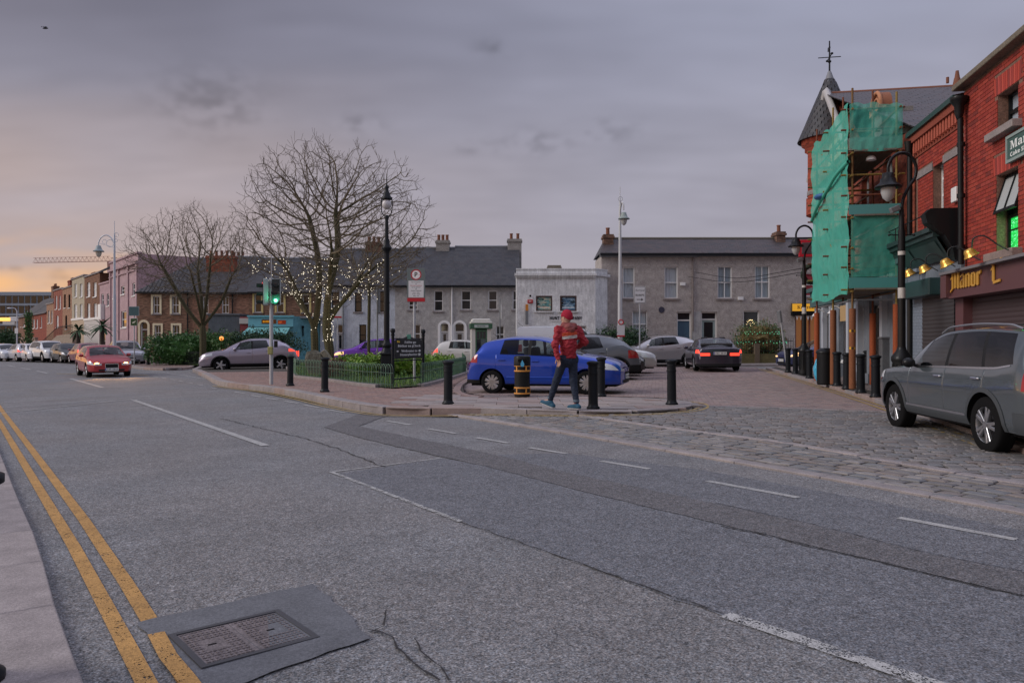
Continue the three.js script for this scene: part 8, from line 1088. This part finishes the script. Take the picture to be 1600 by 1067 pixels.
plateSign('direction_sign', 'teal backed direction sign above a small green cyclist sign', gnd(208.5, 46, 0.13), 3.4, 0.62, 0.56, 3.25, (c) => { c.fillStyle = '#3e5d62'; c.fillRect(0, 0, 256, 256); }); { const t = scene.getObjectByName('direction_sign'); part(t, 'lower_plate', rbox(0.42, 0.46, 0.025, 0.01, 0, 2.6, 0), mat(0.6, 0.6, 0.55, 0.5)); part(t, 'lower_print', card(0.38, 0.42, 0, 2.6, 0.0145), printed(128, 140, (c) => { c.fillStyle = '#264718'; c.fillRect(0, 0, 128, 140); c.fillStyle = '#d8d6c4'; c.beginPath(); c.ellipse(62, 78, 34, 14, -0.4, 0, 7); c.fill(); c.fillRect(84, 44, 14, 20); })); }
{ const a = G(1231, 580, 0.17), t = thing('leaning_sign_post', 'grey sign post leaning over behind the black bollards', 'sign post', a); t.rotation.z = 0.13; part(t, 'pole', cyl(0.035, 0.035, 2.35, 0, 0, 0, 10), M.galv); part(t, 'sign_edge', rbox(0.08, 0.45, 0.3, 0.01, -0.03, 2.1, 0), M.galvDark); }
{ const t = thing('edge_on_sign_post', 'grey pole with a sign seen edge on behind the ornate lamp', 'sign post', gnd(589.5, 34, ISL)); part(t, 'pole', cyl(0.035, 0.035, 3.7, 0, 0, 0, 10), M.galvDark); part(t, 'sign_edge', rbox(0.05, 1.1, 0.5, 0.01, 0.06, 3.1, 0), mat(0.1, 0.11, 0.12, 0.5)); }
{ const t = thing('edge_on_sign_post', 'thin grey pole with a white sign edge beside the phone kiosk', 'sign post', gnd(781, 42, 0.1)); part(t, 'pole', cyl(0.035, 0.035, 3.6, 0, 0, 0, 10), M.galvDark); part(t, 'sign_edge', rbox(0.03, 0.8, 0.4, 0.01, 0.07, 2.9, 0), M.whitePaint); }
{ // telephone kiosk
  const t = thing('phone_kiosk', 'cream and green telephone kiosk beside the white gallery', 'phone kiosk', gnd(751, 39.5, 0.13), 0.1), cr = mat(0.62, 0.61, 0.55, 0.6), gn = mat(0.04, 0.12, 0.06, 0.5), w = 0.5;
  part(t, 'wall_panel', [bx(-w, -w + 0.2, 0, 1.9, -w, w), bx(w - 0.2, w, 0, 1.9, -w, w), bx(-w + 0.2, w - 0.2, 0, 1.9, -w, -w + 0.06)], cr); part(t, 'door', [bx(-w + 0.2, -w + 0.27, 0.05, 1.85, w - 0.06, w), bx(w - 0.27, w - 0.2, 0.05, 1.85, w - 0.06, w), bx(-w + 0.27, w - 0.27, 0.05, 0.35, w - 0.06, w), bx(-w + 0.27, w - 0.27, 1.76, 1.85, w - 0.06, w), bx(-0.09, -0.06, 1.4, 1.76, w - 0.05, w - 0.01), bx(0.06, 0.09, 1.4, 1.76, w - 0.05, w - 0.01), bx(-w + 0.27, w - 0.27, 1.38, 1.41, w - 0.05, w - 0.01)], gn); part(t, 'door_panel', bx(-0.02, w - 0.27, 0.35, 1.38, w - 0.04, w - 0.02), mat(0.09, 0.12, 0.13, 0.4)); part(t, 'pane', bx(-w + 0.27, w - 0.27, 0.35, 1.76, w - 0.055, w - 0.05), M.darkGlass);
  part(t, 'fascia', [rbox(1.14, 0.26, 1.14, 0.02, 0, 2.03, 0)], gn); part(t, 'fascia_print', card(0.72, 0.14, 0, 2.03, 0.573), printed(256, 50, (c) => { c.fillStyle = '#b8c0ba'; c.fillRect(0, 0, 256, 50); c.fillStyle = '#2d4a38'; c.font = 'bold 36px sans-serif'; c.fillText('TELEFÓN', 46, 38); })); part(t, 'roof', [rbox(1.1, 0.12, 1.1, 0.04, 0, 2.22, 0), rbox(0.95, 0.16, 0.95, 0.07, 0, 2.33, 0)], cr);
}
{ // litter bins
  const t = thing('litter_bin', 'black litter bin with orange bands and a blue drop emblem', 'bin', G(816, 619.5, ISL)), og = mat(0.62, 0.27, 0.05, 0.5);
  part(t, 'drum', lathe([[0.18, 0], [0.185, 0.03], [0.18, 0.06], [0.18, 0.7], [0.195, 0.72], [0.195, 0.92], [0.15, 0.95], [0, 0.955]], 28), M.black); for (const y of [0.06, 0.19, 0.58, 0.7]) part(t, 'orange_band', lathe([[0.183, y], [0.192, y + 0.004], [0.192, y + 0.03], [0.183, y + 0.034]], 28), og);
  for (let k = 0; k < 5; k++) { const a = k / 5 * 6.28 + 0.5; for (const y of [0.09, 0.61]) part(t, 'orange_strut', box(0.03, 0.1, 0.012, 0.186 * Math.sin(a), y + 0.05, 0.186 * Math.cos(a), a), og); } part(t, 'emblem', extrude([[0, 0.16], [0.045, 0.06], [0.03, 0], [-0.03, 0], [-0.045, 0.06]], 0.006).translate(0, 0.7, 0.194), mat(0.08, 0.4, 0.62, 0.5)); part(t, 'opening', box(0.2, 0.06, 0.02, 0, 0.84, 0.187), M.rubber);
  const b = thing('street_bin', 'black street bin with a blue bag under the scaffold', 'bin', G(1290, 601, 0.17)); part(b, 'drum', lathe([[0.2, 0], [0.22, 0.05], [0.22, 0.85], [0.24, 0.86], [0.24, 0.92], [0.12, 1.0], [0, 1.0]], 24), M.black); const bag = thing('blue_bag', 'light blue plastic bag hanging against the street bin', 'bag', G(1278, 598, 0.17)); const g = new THREE.IcosahedronGeometry(1, 3), p = g.attributes.position, v = V3(); for (let i = 0; i < p.count; i++) { v.fromBufferAttribute(p, i); const k = 1 + 0.16 * N3(v.x * 2.5, v.y * 2.5, v.z * 2.5); p.setXYZ(i, v.x * 0.1 * k, 0.36 + v.y * 0.3 * k, v.z * 0.12 * k); } g.computeVertexNormals(); part(bag, 'sack', g, mat(0.06, 0.4, 0.6, 0.4)); part(bag, 'knot', cyl(0.02, 0.05, 0.1, 0, 0.62, 0, 8), mat(0.06, 0.4, 0.6, 0.4));
}
{ const t = thing('utility_cabinet', 'grey steel utility cabinet against the painted shopfront', 'cabinet', G(1388, 603, 0.17), -0.19 - Math.PI / 2 + Math.PI / 2), m = mat(0.22, 0.23, 0.25, 0.6, { map: TX.smooth }); part(t, 'case', rbox(0.38, 1.22, 0.32, 0.02, 0, 0.63, 0), m); part(t, 'lid', rbox(0.42, 0.06, 0.36, 0.015, 0, 1.26, 0), m); part(t, 'door', box(0.33, 1.08, 0.01, 0, 0.62, 0.166), m); part(t, 'lock', cyl(0.02, 0.02, 0.02, 0.12, 0.7, 0.17), M.galvDark); part(t, 'plinth', box(0.4, 0.06, 0.34, 0, 0.02, 0), M.granite2); }
{ // bicycle by the far railing
  const t = thing('bicycle', 'bicycle leaning on the railing before the arched doorway house', 'bicycle', G(246, 568.5, 0.14), 0.2), m = mat(0.35, 0.38, 0.42, 0.4, { metalness: 0.4 }); for (const x of [-0.5, 0.5]) { const w = sub(t, 'wheel'); w.position.set(x, 0.34, 0); part(w, 'tyre', new THREE.TorusGeometry(0.32, 0.018, 6, 28), M.rubber); part(w, 'spokes', Array.from({ length: 9 }, (_, k) => bar([0.31 * Math.cos(k * 0.7), 0.31 * Math.sin(k * 0.7), 0], [-0.31 * Math.cos(k * 0.7), -0.31 * Math.sin(k * 0.7), 0], 0.003, 3)), M.alloy); } part(t, 'frame', [bar([-0.5, 0.34, 0], [-0.1, 0.32, 0], 0.015), bar([-0.1, 0.32, 0], [-0.22, 0.82, 0], 0.017), bar([-0.5, 0.34, 0], [-0.2, 0.76, 0], 0.012), bar([-0.2, 0.76, 0], [0.36, 0.8, 0], 0.017), bar([-0.1, 0.32, 0], [0.37, 0.74, 0], 0.018), bar([0.5, 0.34, 0], [0.34, 0.9, 0], 0.015)], m); part(t, 'saddle', rbox(0.24, 0.05, 0.13, 0.02, -0.23, 0.86, 0), M.rubber); part(t, 'handlebar', [bar([0.34, 0.94, -0.25], [0.34, 0.94, 0.25], 0.012), bar([0.34, 0.88, 0], [0.34, 0.94, 0], 0.014)], M.black);
}
function palm(label, at, h, sd) { const t = thing('palm_tree', label, 'palm tree', at), r = rng(sd); part(t, 'trunk', lathe([[0.2, 0], [0.17, h * 0.3], [0.2, h * 0.6], [0.16, h]], 10), mat(0.06, 0.05, 0.04, 0.95)); for (let k = 0; k < 34; k++) { const a = r() * 6.28, el = -0.5 + r() * 1.7, l = 0.9 + r() * 0.5, d = V3(Math.cos(a), 0, Math.sin(a)), q = []; for (let i = 0; i <= 5; i++) { const s = i / 5; q.push(V3(d.x * l * s * Math.cos(el), h + Math.sin(el) * l * s - 0.45 * s * s, d.z * l * s * Math.cos(el))); } const sd2 = V3(-d.z, 0, d.x), w = (i) => 0.11 * Math.sin(Math.PI * (0.12 + 0.88 * (1 - i / 5))); part(t, 'frond', gridGeo(2, 5, (u, v) => { const i = Math.round(v * 5); return q[i].clone().addScaledVector(sd2, (u - 0.5) * 2 * w(i)).add(V3(0, -0.05 * Math.abs(u - 0.5), 0)); }), palmM); } }
const palmM = mat(0.03, 0.075, 0.03, 0.7, { side: THREE.DoubleSide });
palm('small palm with a slim trunk before the cream townhouse', gnd(121.5, 72, 0), 2.7, 5); palm('small palm before the whitewashed ground floor', gnd(159, 66, 0), 2.9, 6);
{ const at = gnd(44, 74, 0), t = thing('ivy_pole', 'tall pole wrapped in green ivy by the pink garden wall', 'pole', at); part(t, 'pole', cyl(0.08, 0.09, 5.2, 0, 0, 0, 8), M.woodDark); foliage(t, 'ivy', 900, (r) => { const a = r() * 6.28, y = 0.9 + r() * 3.6, q = 0.12 + 0.2 * r(); return V3(Math.cos(a) * q, y, Math.sin(a) * q); }, 0.22, greens.mid, 3); }
{ const t = thing('far_lamp_post', 'slim grey lamp post with a small white notice by the parked cars', 'street lamp', gnd(25.5, 72, 0)); part(t, 'post', cyl(0.05, 0.08, 4.6, 0, 0, 0, 10), M.silverPaint); part(t, 'notice', box(0.3, 0.5, 0.03, 0, 2.7, 0.08), M.whitePaint); part(t, 'head', [tube([[0, 4.5, 0], [-0.2, 4.8, 0], [-0.6, 4.85, 0]], 0.03, 6), ball(0.12, -0.7, 4.82, 0, 1.8, 0.6, 1)], M.silverPaint); }
{ const t = thing('orange_road_sign', 'glowing orange shop sign above the corner hedge', 'sign', gnd(2, 96, 0)); part(t, 'box', rbox(2.0, 0.45, 0.2, 0.03, 0, 4.55, 0), glow(1, 0.45, 0.05, 1.2)); part(t, 'bracket', bar([-1.2, 0, 0], [-1.2, 4.6, 0], 0.06), M.iron); part(t, 'lower_box', rbox(1.5, 0.4, 0.2, 0.03, 0.9, 4.05, 0.02), mat(0.6, 0.6, 0.58, 0.5)); }
{ const t = thing('gull', 'gull gliding high in the sky with bent wings', 'bird', P(70, 44, 60)); part(t, 'body', ball(0.09, 0, 0, 0, 2.4, 0.8, 0.8), mat(0.1, 0.1, 0.11, 0.8)); for (const s of [-1, 1]) part(t, 'wing', gridGeo(6, 2, (u, v) => V3((v - 0.5) * 0.2 * (1 - u * 0.7) - u * 0.08, 0.14 * Math.sin(u * 2.6), s * u * 0.5)), mat(0.1, 0.1, 0.11, 0.8)); t.rotation.y = 0.9; t.rotation.x = 0.4; }
for (const [a, b, l] of [[[1085, 425, 42.8], [1262, 418, 27], 'upper dark cable sagging in front of the roughcast houses'], [[1075, 432, 42.8], [1262, 424, 27], 'lower dark cable sagging in front of the roughcast houses']]) { const p = P(...a), q = P(...b), m = p.clone().lerp(q, 0.5); m.y -= 0.35; const t = thing('overhead_cable', l, 'cable', p); part(t, 'wire', tube([V3(), m.clone().sub(p), q.clone().sub(p)], 0.011, 4, 24), M.blackMatt); }

// ---------- the man in the red jacket ----------
function surfaceNet(f, min, max, c) {
  const nx = Math.ceil((max[0] - min[0]) / c), ny = Math.ceil((max[1] - min[1]) / c), nz = Math.ceil((max[2] - min[2]) / c), val = new Float32Array((nx + 1) * (ny + 1) * (nz + 1)), id = (i, j, k) => (k * (ny + 1) + j) * (nx + 1) + i;
  for (let k = 0; k <= nz; k++) for (let j = 0; j <= ny; j++) for (let i = 0; i <= nx; i++) val[id(i, j, k)] = f(min[0] + i * c, min[1] + j * c, min[2] + k * c);
  const vid = new Int32Array(nx * ny * nz).fill(-1), pos = [], idx = [], cid = (i, j, k) => (k * ny + j) * nx + i, E = [[0, 0, 0, 1, 0, 0], [0, 1, 0, 1, 1, 0], [0, 0, 1, 1, 0, 1], [0, 1, 1, 1, 1, 1], [0, 0, 0, 0, 1, 0], [1, 0, 0, 1, 1, 0], [0, 0, 1, 0, 1, 1], [1, 0, 1, 1, 1, 1], [0, 0, 0, 0, 0, 1], [1, 0, 0, 1, 0, 1], [0, 1, 0, 0, 1, 1], [1, 1, 0, 1, 1, 1]];
  for (let k = 0; k < nz; k++) for (let j = 0; j < ny; j++) for (let i = 0; i < nx; i++) { let x = 0, y = 0, z = 0, n = 0; for (const e of E) { const a = val[id(i + e[0], j + e[1], k + e[2])], b = val[id(i + e[3], j + e[4], k + e[5])]; if ((a < 0) !== (b < 0)) { const t = a / (a - b); x += lerp(e[0], e[3], t); y += lerp(e[1], e[4], t); z += lerp(e[2], e[5], t); n++; } } if (n) { vid[cid(i, j, k)] = pos.length / 3; pos.push(min[0] + (i + x / n) * c, min[1] + (j + y / n) * c, min[2] + (k + z / n) * c); } }
  const quad = (a, b, d, e, flip) => { if (Math.min(a, b, d, e) < 0) return; flip ? idx.push(a, d, b, a, e, d) : idx.push(a, b, d, a, d, e); };
  for (let k = 1; k < nz; k++) for (let j = 1; j < ny; j++) for (let i = 1; i < nx; i++) { const s = val[id(i, j, k)] < 0; if (s !== val[id(i + 1, j, k)] < 0) quad(vid[cid(i, j - 1, k - 1)], vid[cid(i, j, k - 1)], vid[cid(i, j, k)], vid[cid(i, j - 1, k)], !s); if (s !== val[id(i, j + 1, k)] < 0) quad(vid[cid(i - 1, j, k - 1)], vid[cid(i - 1, j, k)], vid[cid(i, j, k)], vid[cid(i, j, k - 1)], !s); if (s !== val[id(i, j, k + 1)] < 0) quad(vid[cid(i - 1, j - 1, k)], vid[cid(i, j - 1, k)], vid[cid(i, j, k)], vid[cid(i - 1, j, k)], !s); }
  const g = new THREE.BufferGeometry(); g.setAttribute('position', new THREE.Float32BufferAttribute(pos, 3)); g.setIndex(idx); const nor = new Float32Array(pos.length), h = c * 0.5; for (let q = 0; q < pos.length; q += 3) { const x = pos[q], y = pos[q + 1], z = pos[q + 2], n = V3(f(x + h, y, z) - f(x - h, y, z), f(x, y + h, z) - f(x, y - h, z), f(x, y, z + h) - f(x, y, z - h)).normalize(); nor[q] = n.x; nor[q + 1] = n.y; nor[q + 2] = n.z; }
  g.setAttribute('normal', new THREE.BufferAttribute(nor, 3)); g.setAttribute('uv', new THREE.BufferAttribute(new Float32Array(pos.length / 3 * 2), 2)); return g;
}
const cap = (x, y, z, a, b, ra, rb) => { const bx_ = b[0] - a[0], by = b[1] - a[1], bz = b[2] - a[2], t = clamp(((x - a[0]) * bx_ + (y - a[1]) * by + (z - a[2]) * bz) / (bx_ * bx_ + by * by + bz * bz)); return Math.hypot(x - a[0] - bx_ * t, y - a[1] - by * t, z - a[2] - bz * t) - lerp(ra, rb, t); };
const smin = (a, b, k) => { const h = clamp(0.5 + 0.5 * (b - a) / k); return lerp(b, a, h) - k * h * (1 - h); };
const union = (bones, k) => (x, y, z) => { let d = 9; for (const [a, b, ra, rb] of bones) d = smin(d, cap(x, y, z, a, b, ra, rb), k); return d; };
{
  const at = G(888, 640.2, ISL), t = thing('person', 'person in red hooded jacket, red beanie and dark jeans striding along the kerb', 'person', at);
  const J = { pel: [0, 0.98, 0], hl: [-0.09, 0.95, 0.05], hr: [0.09, 0.95, -0.04], kl: [-0.22, 0.545, -0.06], al: [-0.33, 0.155, -0.13], tl: [-0.47, 0.135, -0.24], kr: [0.095, 0.53, 0.0], ar: [0.145, 0.11, 0.09], tr: [0.02, 0.045, -0.06], ch: [0.0, 1.36, 0.01], sl: [-0.195, 1.5, 0.07], sr: [0.195, 1.5, -0.07], el: [-0.255, 1.22, 0.15], wl: [-0.205, 0.975, 0.175], er: [0.315, 1.27, -0.02], wr: [0.19, 1.18, -0.2], nk: [-0.01, 1.55, 0.0], hd: [-0.035, 1.72, -0.01] };
  const add = (a, b) => [a[0] + b[0], a[1] + b[1], a[2] + b[2]];
  const skinM = mat(0.50, 0.29, 0.21, 0.6), jac = mat(0.30, 0.013, 0.024, 0.75), jean = mat(0.014, 0.022, 0.042, 0.9), shoeM = mat(0.012, 0.075, 0.13, 0.75);
  const bodyBones = [[J.pel, J.ch, 0.115, 0.135], [J.sl, J.sr, 0.06, 0.06], [J.ch, J.nk, 0.12, 0.055], [J.nk, add(J.hd, [0, -0.06, 0]), 0.055, 0.06], [J.hl, J.kl, 0.075, 0.052], [J.kl, J.al, 0.05, 0.038], [J.hr, J.kr, 0.075, 0.052], [J.kr, J.ar, 0.05, 0.038], [J.sl, J.el, 0.045, 0.038], [J.el, J.wl, 0.037, 0.028], [J.sr, J.er, 0.045, 0.038], [J.er, J.wr, 0.037, 0.028], [J.al, J.tl, 0.035, 0.028], [J.ar, J.tr, 0.035, 0.028]];
  const bodyF = union(bodyBones, 0.03), headC = J.hd, fd = [-0.8, 0, -0.6];   // the head looks to the left and away
  const headF = (x, y, z) => { const dx = x - headC[0], dy = y - headC[1], dz = z - headC[2], f = dx * fd[0] + dz * fd[2], s = -dx * fd[2] + dz * fd[0]; let d = (Math.hypot(f / 0.098, (dy - 0.015) / 0.118, s / 0.078) - 1) * 0.085; d = smin(d, cap(f, dy, s, [0.035, -0.07, 0], [0.065, -0.085, 0], 0.045, 0.032), 0.03); d = smin(d, cap(f, dy, s, [0.088, 0.01, 0], [0.115, -0.035, 0], 0.008, 0.014), 0.012); for (const q of [-1, 1]) { d = smin(d, cap(f, dy, s, [-0.005, 0.0, q * 0.078], [-0.012, 0.035, q * 0.084], 0.012, 0.014), 0.01); d = Math.max(d, -(Math.hypot(f - 0.093, dy - 0.02, s - q * 0.032) - 0.012)); } d = smin(d, cap(f, dy, s, [0.094, -0.068, -0.018], [0.094, -0.068, 0.018], 0.008, 0.008), 0.01); return d; };
  const hand = (w, dir, side) => { const d = V3(...dir).normalize(), u = V3(...side).normalize(), n = d.clone().cross(u), pt = (a, b, c) => [w[0] + d.x * a + u.x * b + n.x * c, w[1] + d.y * a + u.y * b + n.y * c, w[2] + d.z * a + u.z * b + n.z * c], bones = [[pt(0, 0, 0), pt(0.045, 0, 0), 0.024, 0.026]]; for (let k = 0; k < 4; k++) { const b = (k - 1.5) * 0.021, l = [0.07, 0.082, 0.077, 0.06][k]; bones.push([pt(0.035, b * 0.7, 0), pt(0.09, b, 0), 0.012, 0.0105], [pt(0.09, b, 0), pt(0.09 + l * 0.5, b * 1.05, 0.012), 0.0095, 0.009], [pt(0.09 + l * 0.5, b * 1.05, 0.012), pt(0.09 + l * 0.85, b, 0.036), 0.009, 0.0075]); } bones.push([pt(0.02, -0.02, 0.006), pt(0.055, -0.048, 0.02), 0.013, 0.011], [pt(0.055, -0.048, 0.02), pt(0.088, -0.054, 0.034), 0.0105, 0.009]); return bones; };
  const hL = hand(J.wl, [0.2, -0.97, -0.02], [0.75, 0.15, 0.62]), hR = hand(J.wr, [-0.7, 0.3, -0.55], [0.3, 0.9, 0]);
  const handGeo = (b) => { const f = union(b, 0.006), xs = b.flatMap((q) => [q[0], q[1]]), mn = [0, 1, 2].map((i) => Math.min(...xs.map((p) => p[i])) - 0.05), mx = [0, 1, 2].map((i) => Math.max(...xs.map((p) => p[i])) + 0.05); return surfaceNet(f, mn, mx, 0.004); };
  part(t, 'body', [surfaceNet(bodyF, [-0.62, -0.03, -0.42], [0.48, 1.72, 0.32], 0.016), surfaceNet(headF, [headC[0] - 0.17, headC[1] - 0.18, headC[2] - 0.17], [headC[0] + 0.17, headC[1] + 0.18, headC[2] + 0.17], 0.006), handGeo(hL), handGeo(hR)], skinM);
  const wr_ = (x, y, z, a) => a * N3(x * 9, y * 16, z * 9);
  const jacF0 = union([[[0, 1.0, 0.0], [0, 1.22, 0.01], 0.15, 0.15], [[0, 1.2, 0.01], [0, 1.44, 0.01], 0.15, 0.155], [J.sl, J.sr, 0.076, 0.076], [[-0.09, 1.4, 0.04], [0.09, 1.4, -0.02], 0.12, 0.12], [J.sl, J.el, 0.07, 0.06], [J.el, J.wl, 0.06, 0.045], [J.sr, J.er, 0.07, 0.062], [J.er, J.wr, 0.06, 0.047], [[0, 1.5, 0.0], J.nk, 0.11, 0.09]], 0.045);
  const jacF = (x, y, z) => { let d = jacF0(x, y, z) + wr_(x, y, z, 0.011) + 0.006 * N3(x * 20, y * 34, z * 20); const sq = jacF0; d = Math.max(d, 0.965 - y - (Math.hypot(x - J.wl[0], z - J.wl[2]) < 0.1 ? 0.06 : 0)); d = Math.max(d, y - 1.60); return d; };
  const jg = surfaceNet(jacF, [-0.42, 0.86, -0.34], [0.5, 1.68, 0.34], 0.011);
  part(t, 'jacket', jg, jac);
  // hood, back panels
  const hoodF = (x, y, z) => { const a = cap(x, y, z, [-0.08, 1.575, 0.03], [0.1, 1.565, 0.02], 0.07, 0.072), b = cap(x, y, z, [0.0, 1.535, 0.11], [0.05, 1.5, 0.12], 0.074, 0.064); return smin(a, b, 0.06) + wr_(x, y, z, 0.006); };
  part(t, 'hood', surfaceNet(hoodF, [-0.2, 1.4, -0.1], [0.25, 1.7, 0.26], 0.011), mat(0.22, 0.055, 0.05, 0.8));
  const strip_ = (y0, y1, x0, x1, m, nm, off) => part(t, nm, gridGeo(22, 5, (u, v) => { const x = lerp(x0, x1, u), y = lerp(y0, y1, v) + 0.03 * (u - 0.5); let z = 0.36; while (z > 0 && jacF(x, y, z) > off) z -= 0.004; return V3(x, y, z); }), m);
  strip_(1.335, 1.39, -0.125, 0.16, mat(0.55, 0.5, 0.48, 0.6), 'reflective_stripe', 0.009); strip_(1.392, 1.455, -0.125, 0.16, mat(0.48, 0.06, 0.018, 0.75), 'orange_panel', 0.006);
  const jeanF0 = union([[[0, 1.0, 0], [0, 0.92, 0.01], 0.13, 0.13], [J.hl, J.kl, 0.098, 0.07], [J.kl, add(J.al, [0.005, 0.045, 0.005]), 0.07, 0.054], [J.hr, J.kr, 0.098, 0.072], [J.kr, add(J.ar, [0, 0.05, 0]), 0.072, 0.054], [J.hl, J.hr, 0.1, 0.1]], 0.035);
  part(t, 'jeans', surfaceNet((x, y, z) => Math.max(jeanF0(x, y, z) + 0.005 * N3(x * 14, y * 22, z * 14), y - 1.03), [-0.5, 0.1, -0.3], [0.3, 1.06, 0.3], 0.011), jean);
  for (const [a, nm] of [[J.al, 'left'], [J.ar, 'right']]) part(t, 'cuff', cyl(0.058, 0.056, 0.045, a[0], a[1] + 0.045, a[2], 14), mat(0.10, 0.14, 0.18, 0.9)); part(t, 'sock', cyl(0.045, 0.043, 0.06, J.ar[0], J.ar[1] - 0.01, J.ar[2], 12), mat(0.3, 0.06, 0.04, 0.9)); part(t, 'sock', cyl(0.045, 0.043, 0.06, J.al[0], J.al[1] - 0.01, J.al[2], 12), mat(0.03, 0.08, 0.12, 0.9));
  const shoe = (an, toe, hy, ty) => { const dx = toe[0] - an[0], dz = toe[2] - an[2], l = Math.hypot(dx, dz), ux = dx / l, uz = dz / l, heel = [an[0] - ux * 0.06, hy, an[2] - uz * 0.06], tip = [an[0] + ux * 0.19, ty, an[2] + uz * 0.19], up = (p, k) => [p[0], p[1] + k, p[2]]; const f = union([[up(heel, 0.05), up(tip, 0.035), 0.042, 0.036], [up(heel, 0.05), up(an, -0.015), 0.042, 0.046], [up(an, -0.02), up(tip, 0.045), 0.044, 0.03]], 0.03), cut = (x, y, z) => { const s = clamp(((x - heel[0]) * ux + (z - heel[2]) * uz) / 0.25); return y - lerp(hy, ty, s); }; const mn = [Math.min(heel[0], tip[0]) - 0.09, Math.min(hy, ty) - 0.05, Math.min(heel[2], tip[2]) - 0.09], mx = [Math.max(heel[0], tip[0]) + 0.09, Math.max(hy, ty, an[1]) + 0.12, Math.max(heel[2], tip[2]) + 0.09]; const s = sub(t, 'shoe'); part(s, 'upper', surfaceNet((x, y, z) => Math.max(f(x, y, z), 0.026 - cut(x, y, z)), mn, mx, 0.007), shoeM); part(s, 'sole', surfaceNet((x, y, z) => Math.max(f(x, y, z) - 0.004, cut(x, y, z) - 0.026, -cut(x, y, z)), mn, mx, 0.007), mat(0.6, 0.6, 0.6, 0.7)); };
  shoe(J.al, J.tl, 0.015, 0.085); shoe(J.ar, J.tr, 0.012, 0.004);
  const bnF = (x, y, z) => { const dx = x - headC[0], dy = y - headC[1], dz = z - headC[2], f = dx * fd[0] + dz * fd[2], s = -dx * fd[2] + dz * fd[0]; return Math.max((Math.hypot((f + 0.012) / 0.118, (dy - 0.03) / 0.138, s / 0.1) - 1) * 0.1 + 0.0025 * Math.sin(Math.atan2(s, f) * 34), (0.03 - dy) + 0.25 * (f - 0.02) * -0.3 - (f < 0 ? 0.07 * clamp(-f / 0.08) : 0)); };
  part(t, 'beanie', surfaceNet(bnF, [headC[0] - 0.17, headC[1] - 0.1, headC[2] - 0.17], [headC[0] + 0.17, headC[1] + 0.2, headC[2] + 0.17], 0.007), mat(0.34, 0.008, 0.03, 0.9));
}
scene.traverse((o) => { if (o.isMesh) { o.castShadow = true; o.receiveShadow = true; } });
renderer.render(scene, camera);
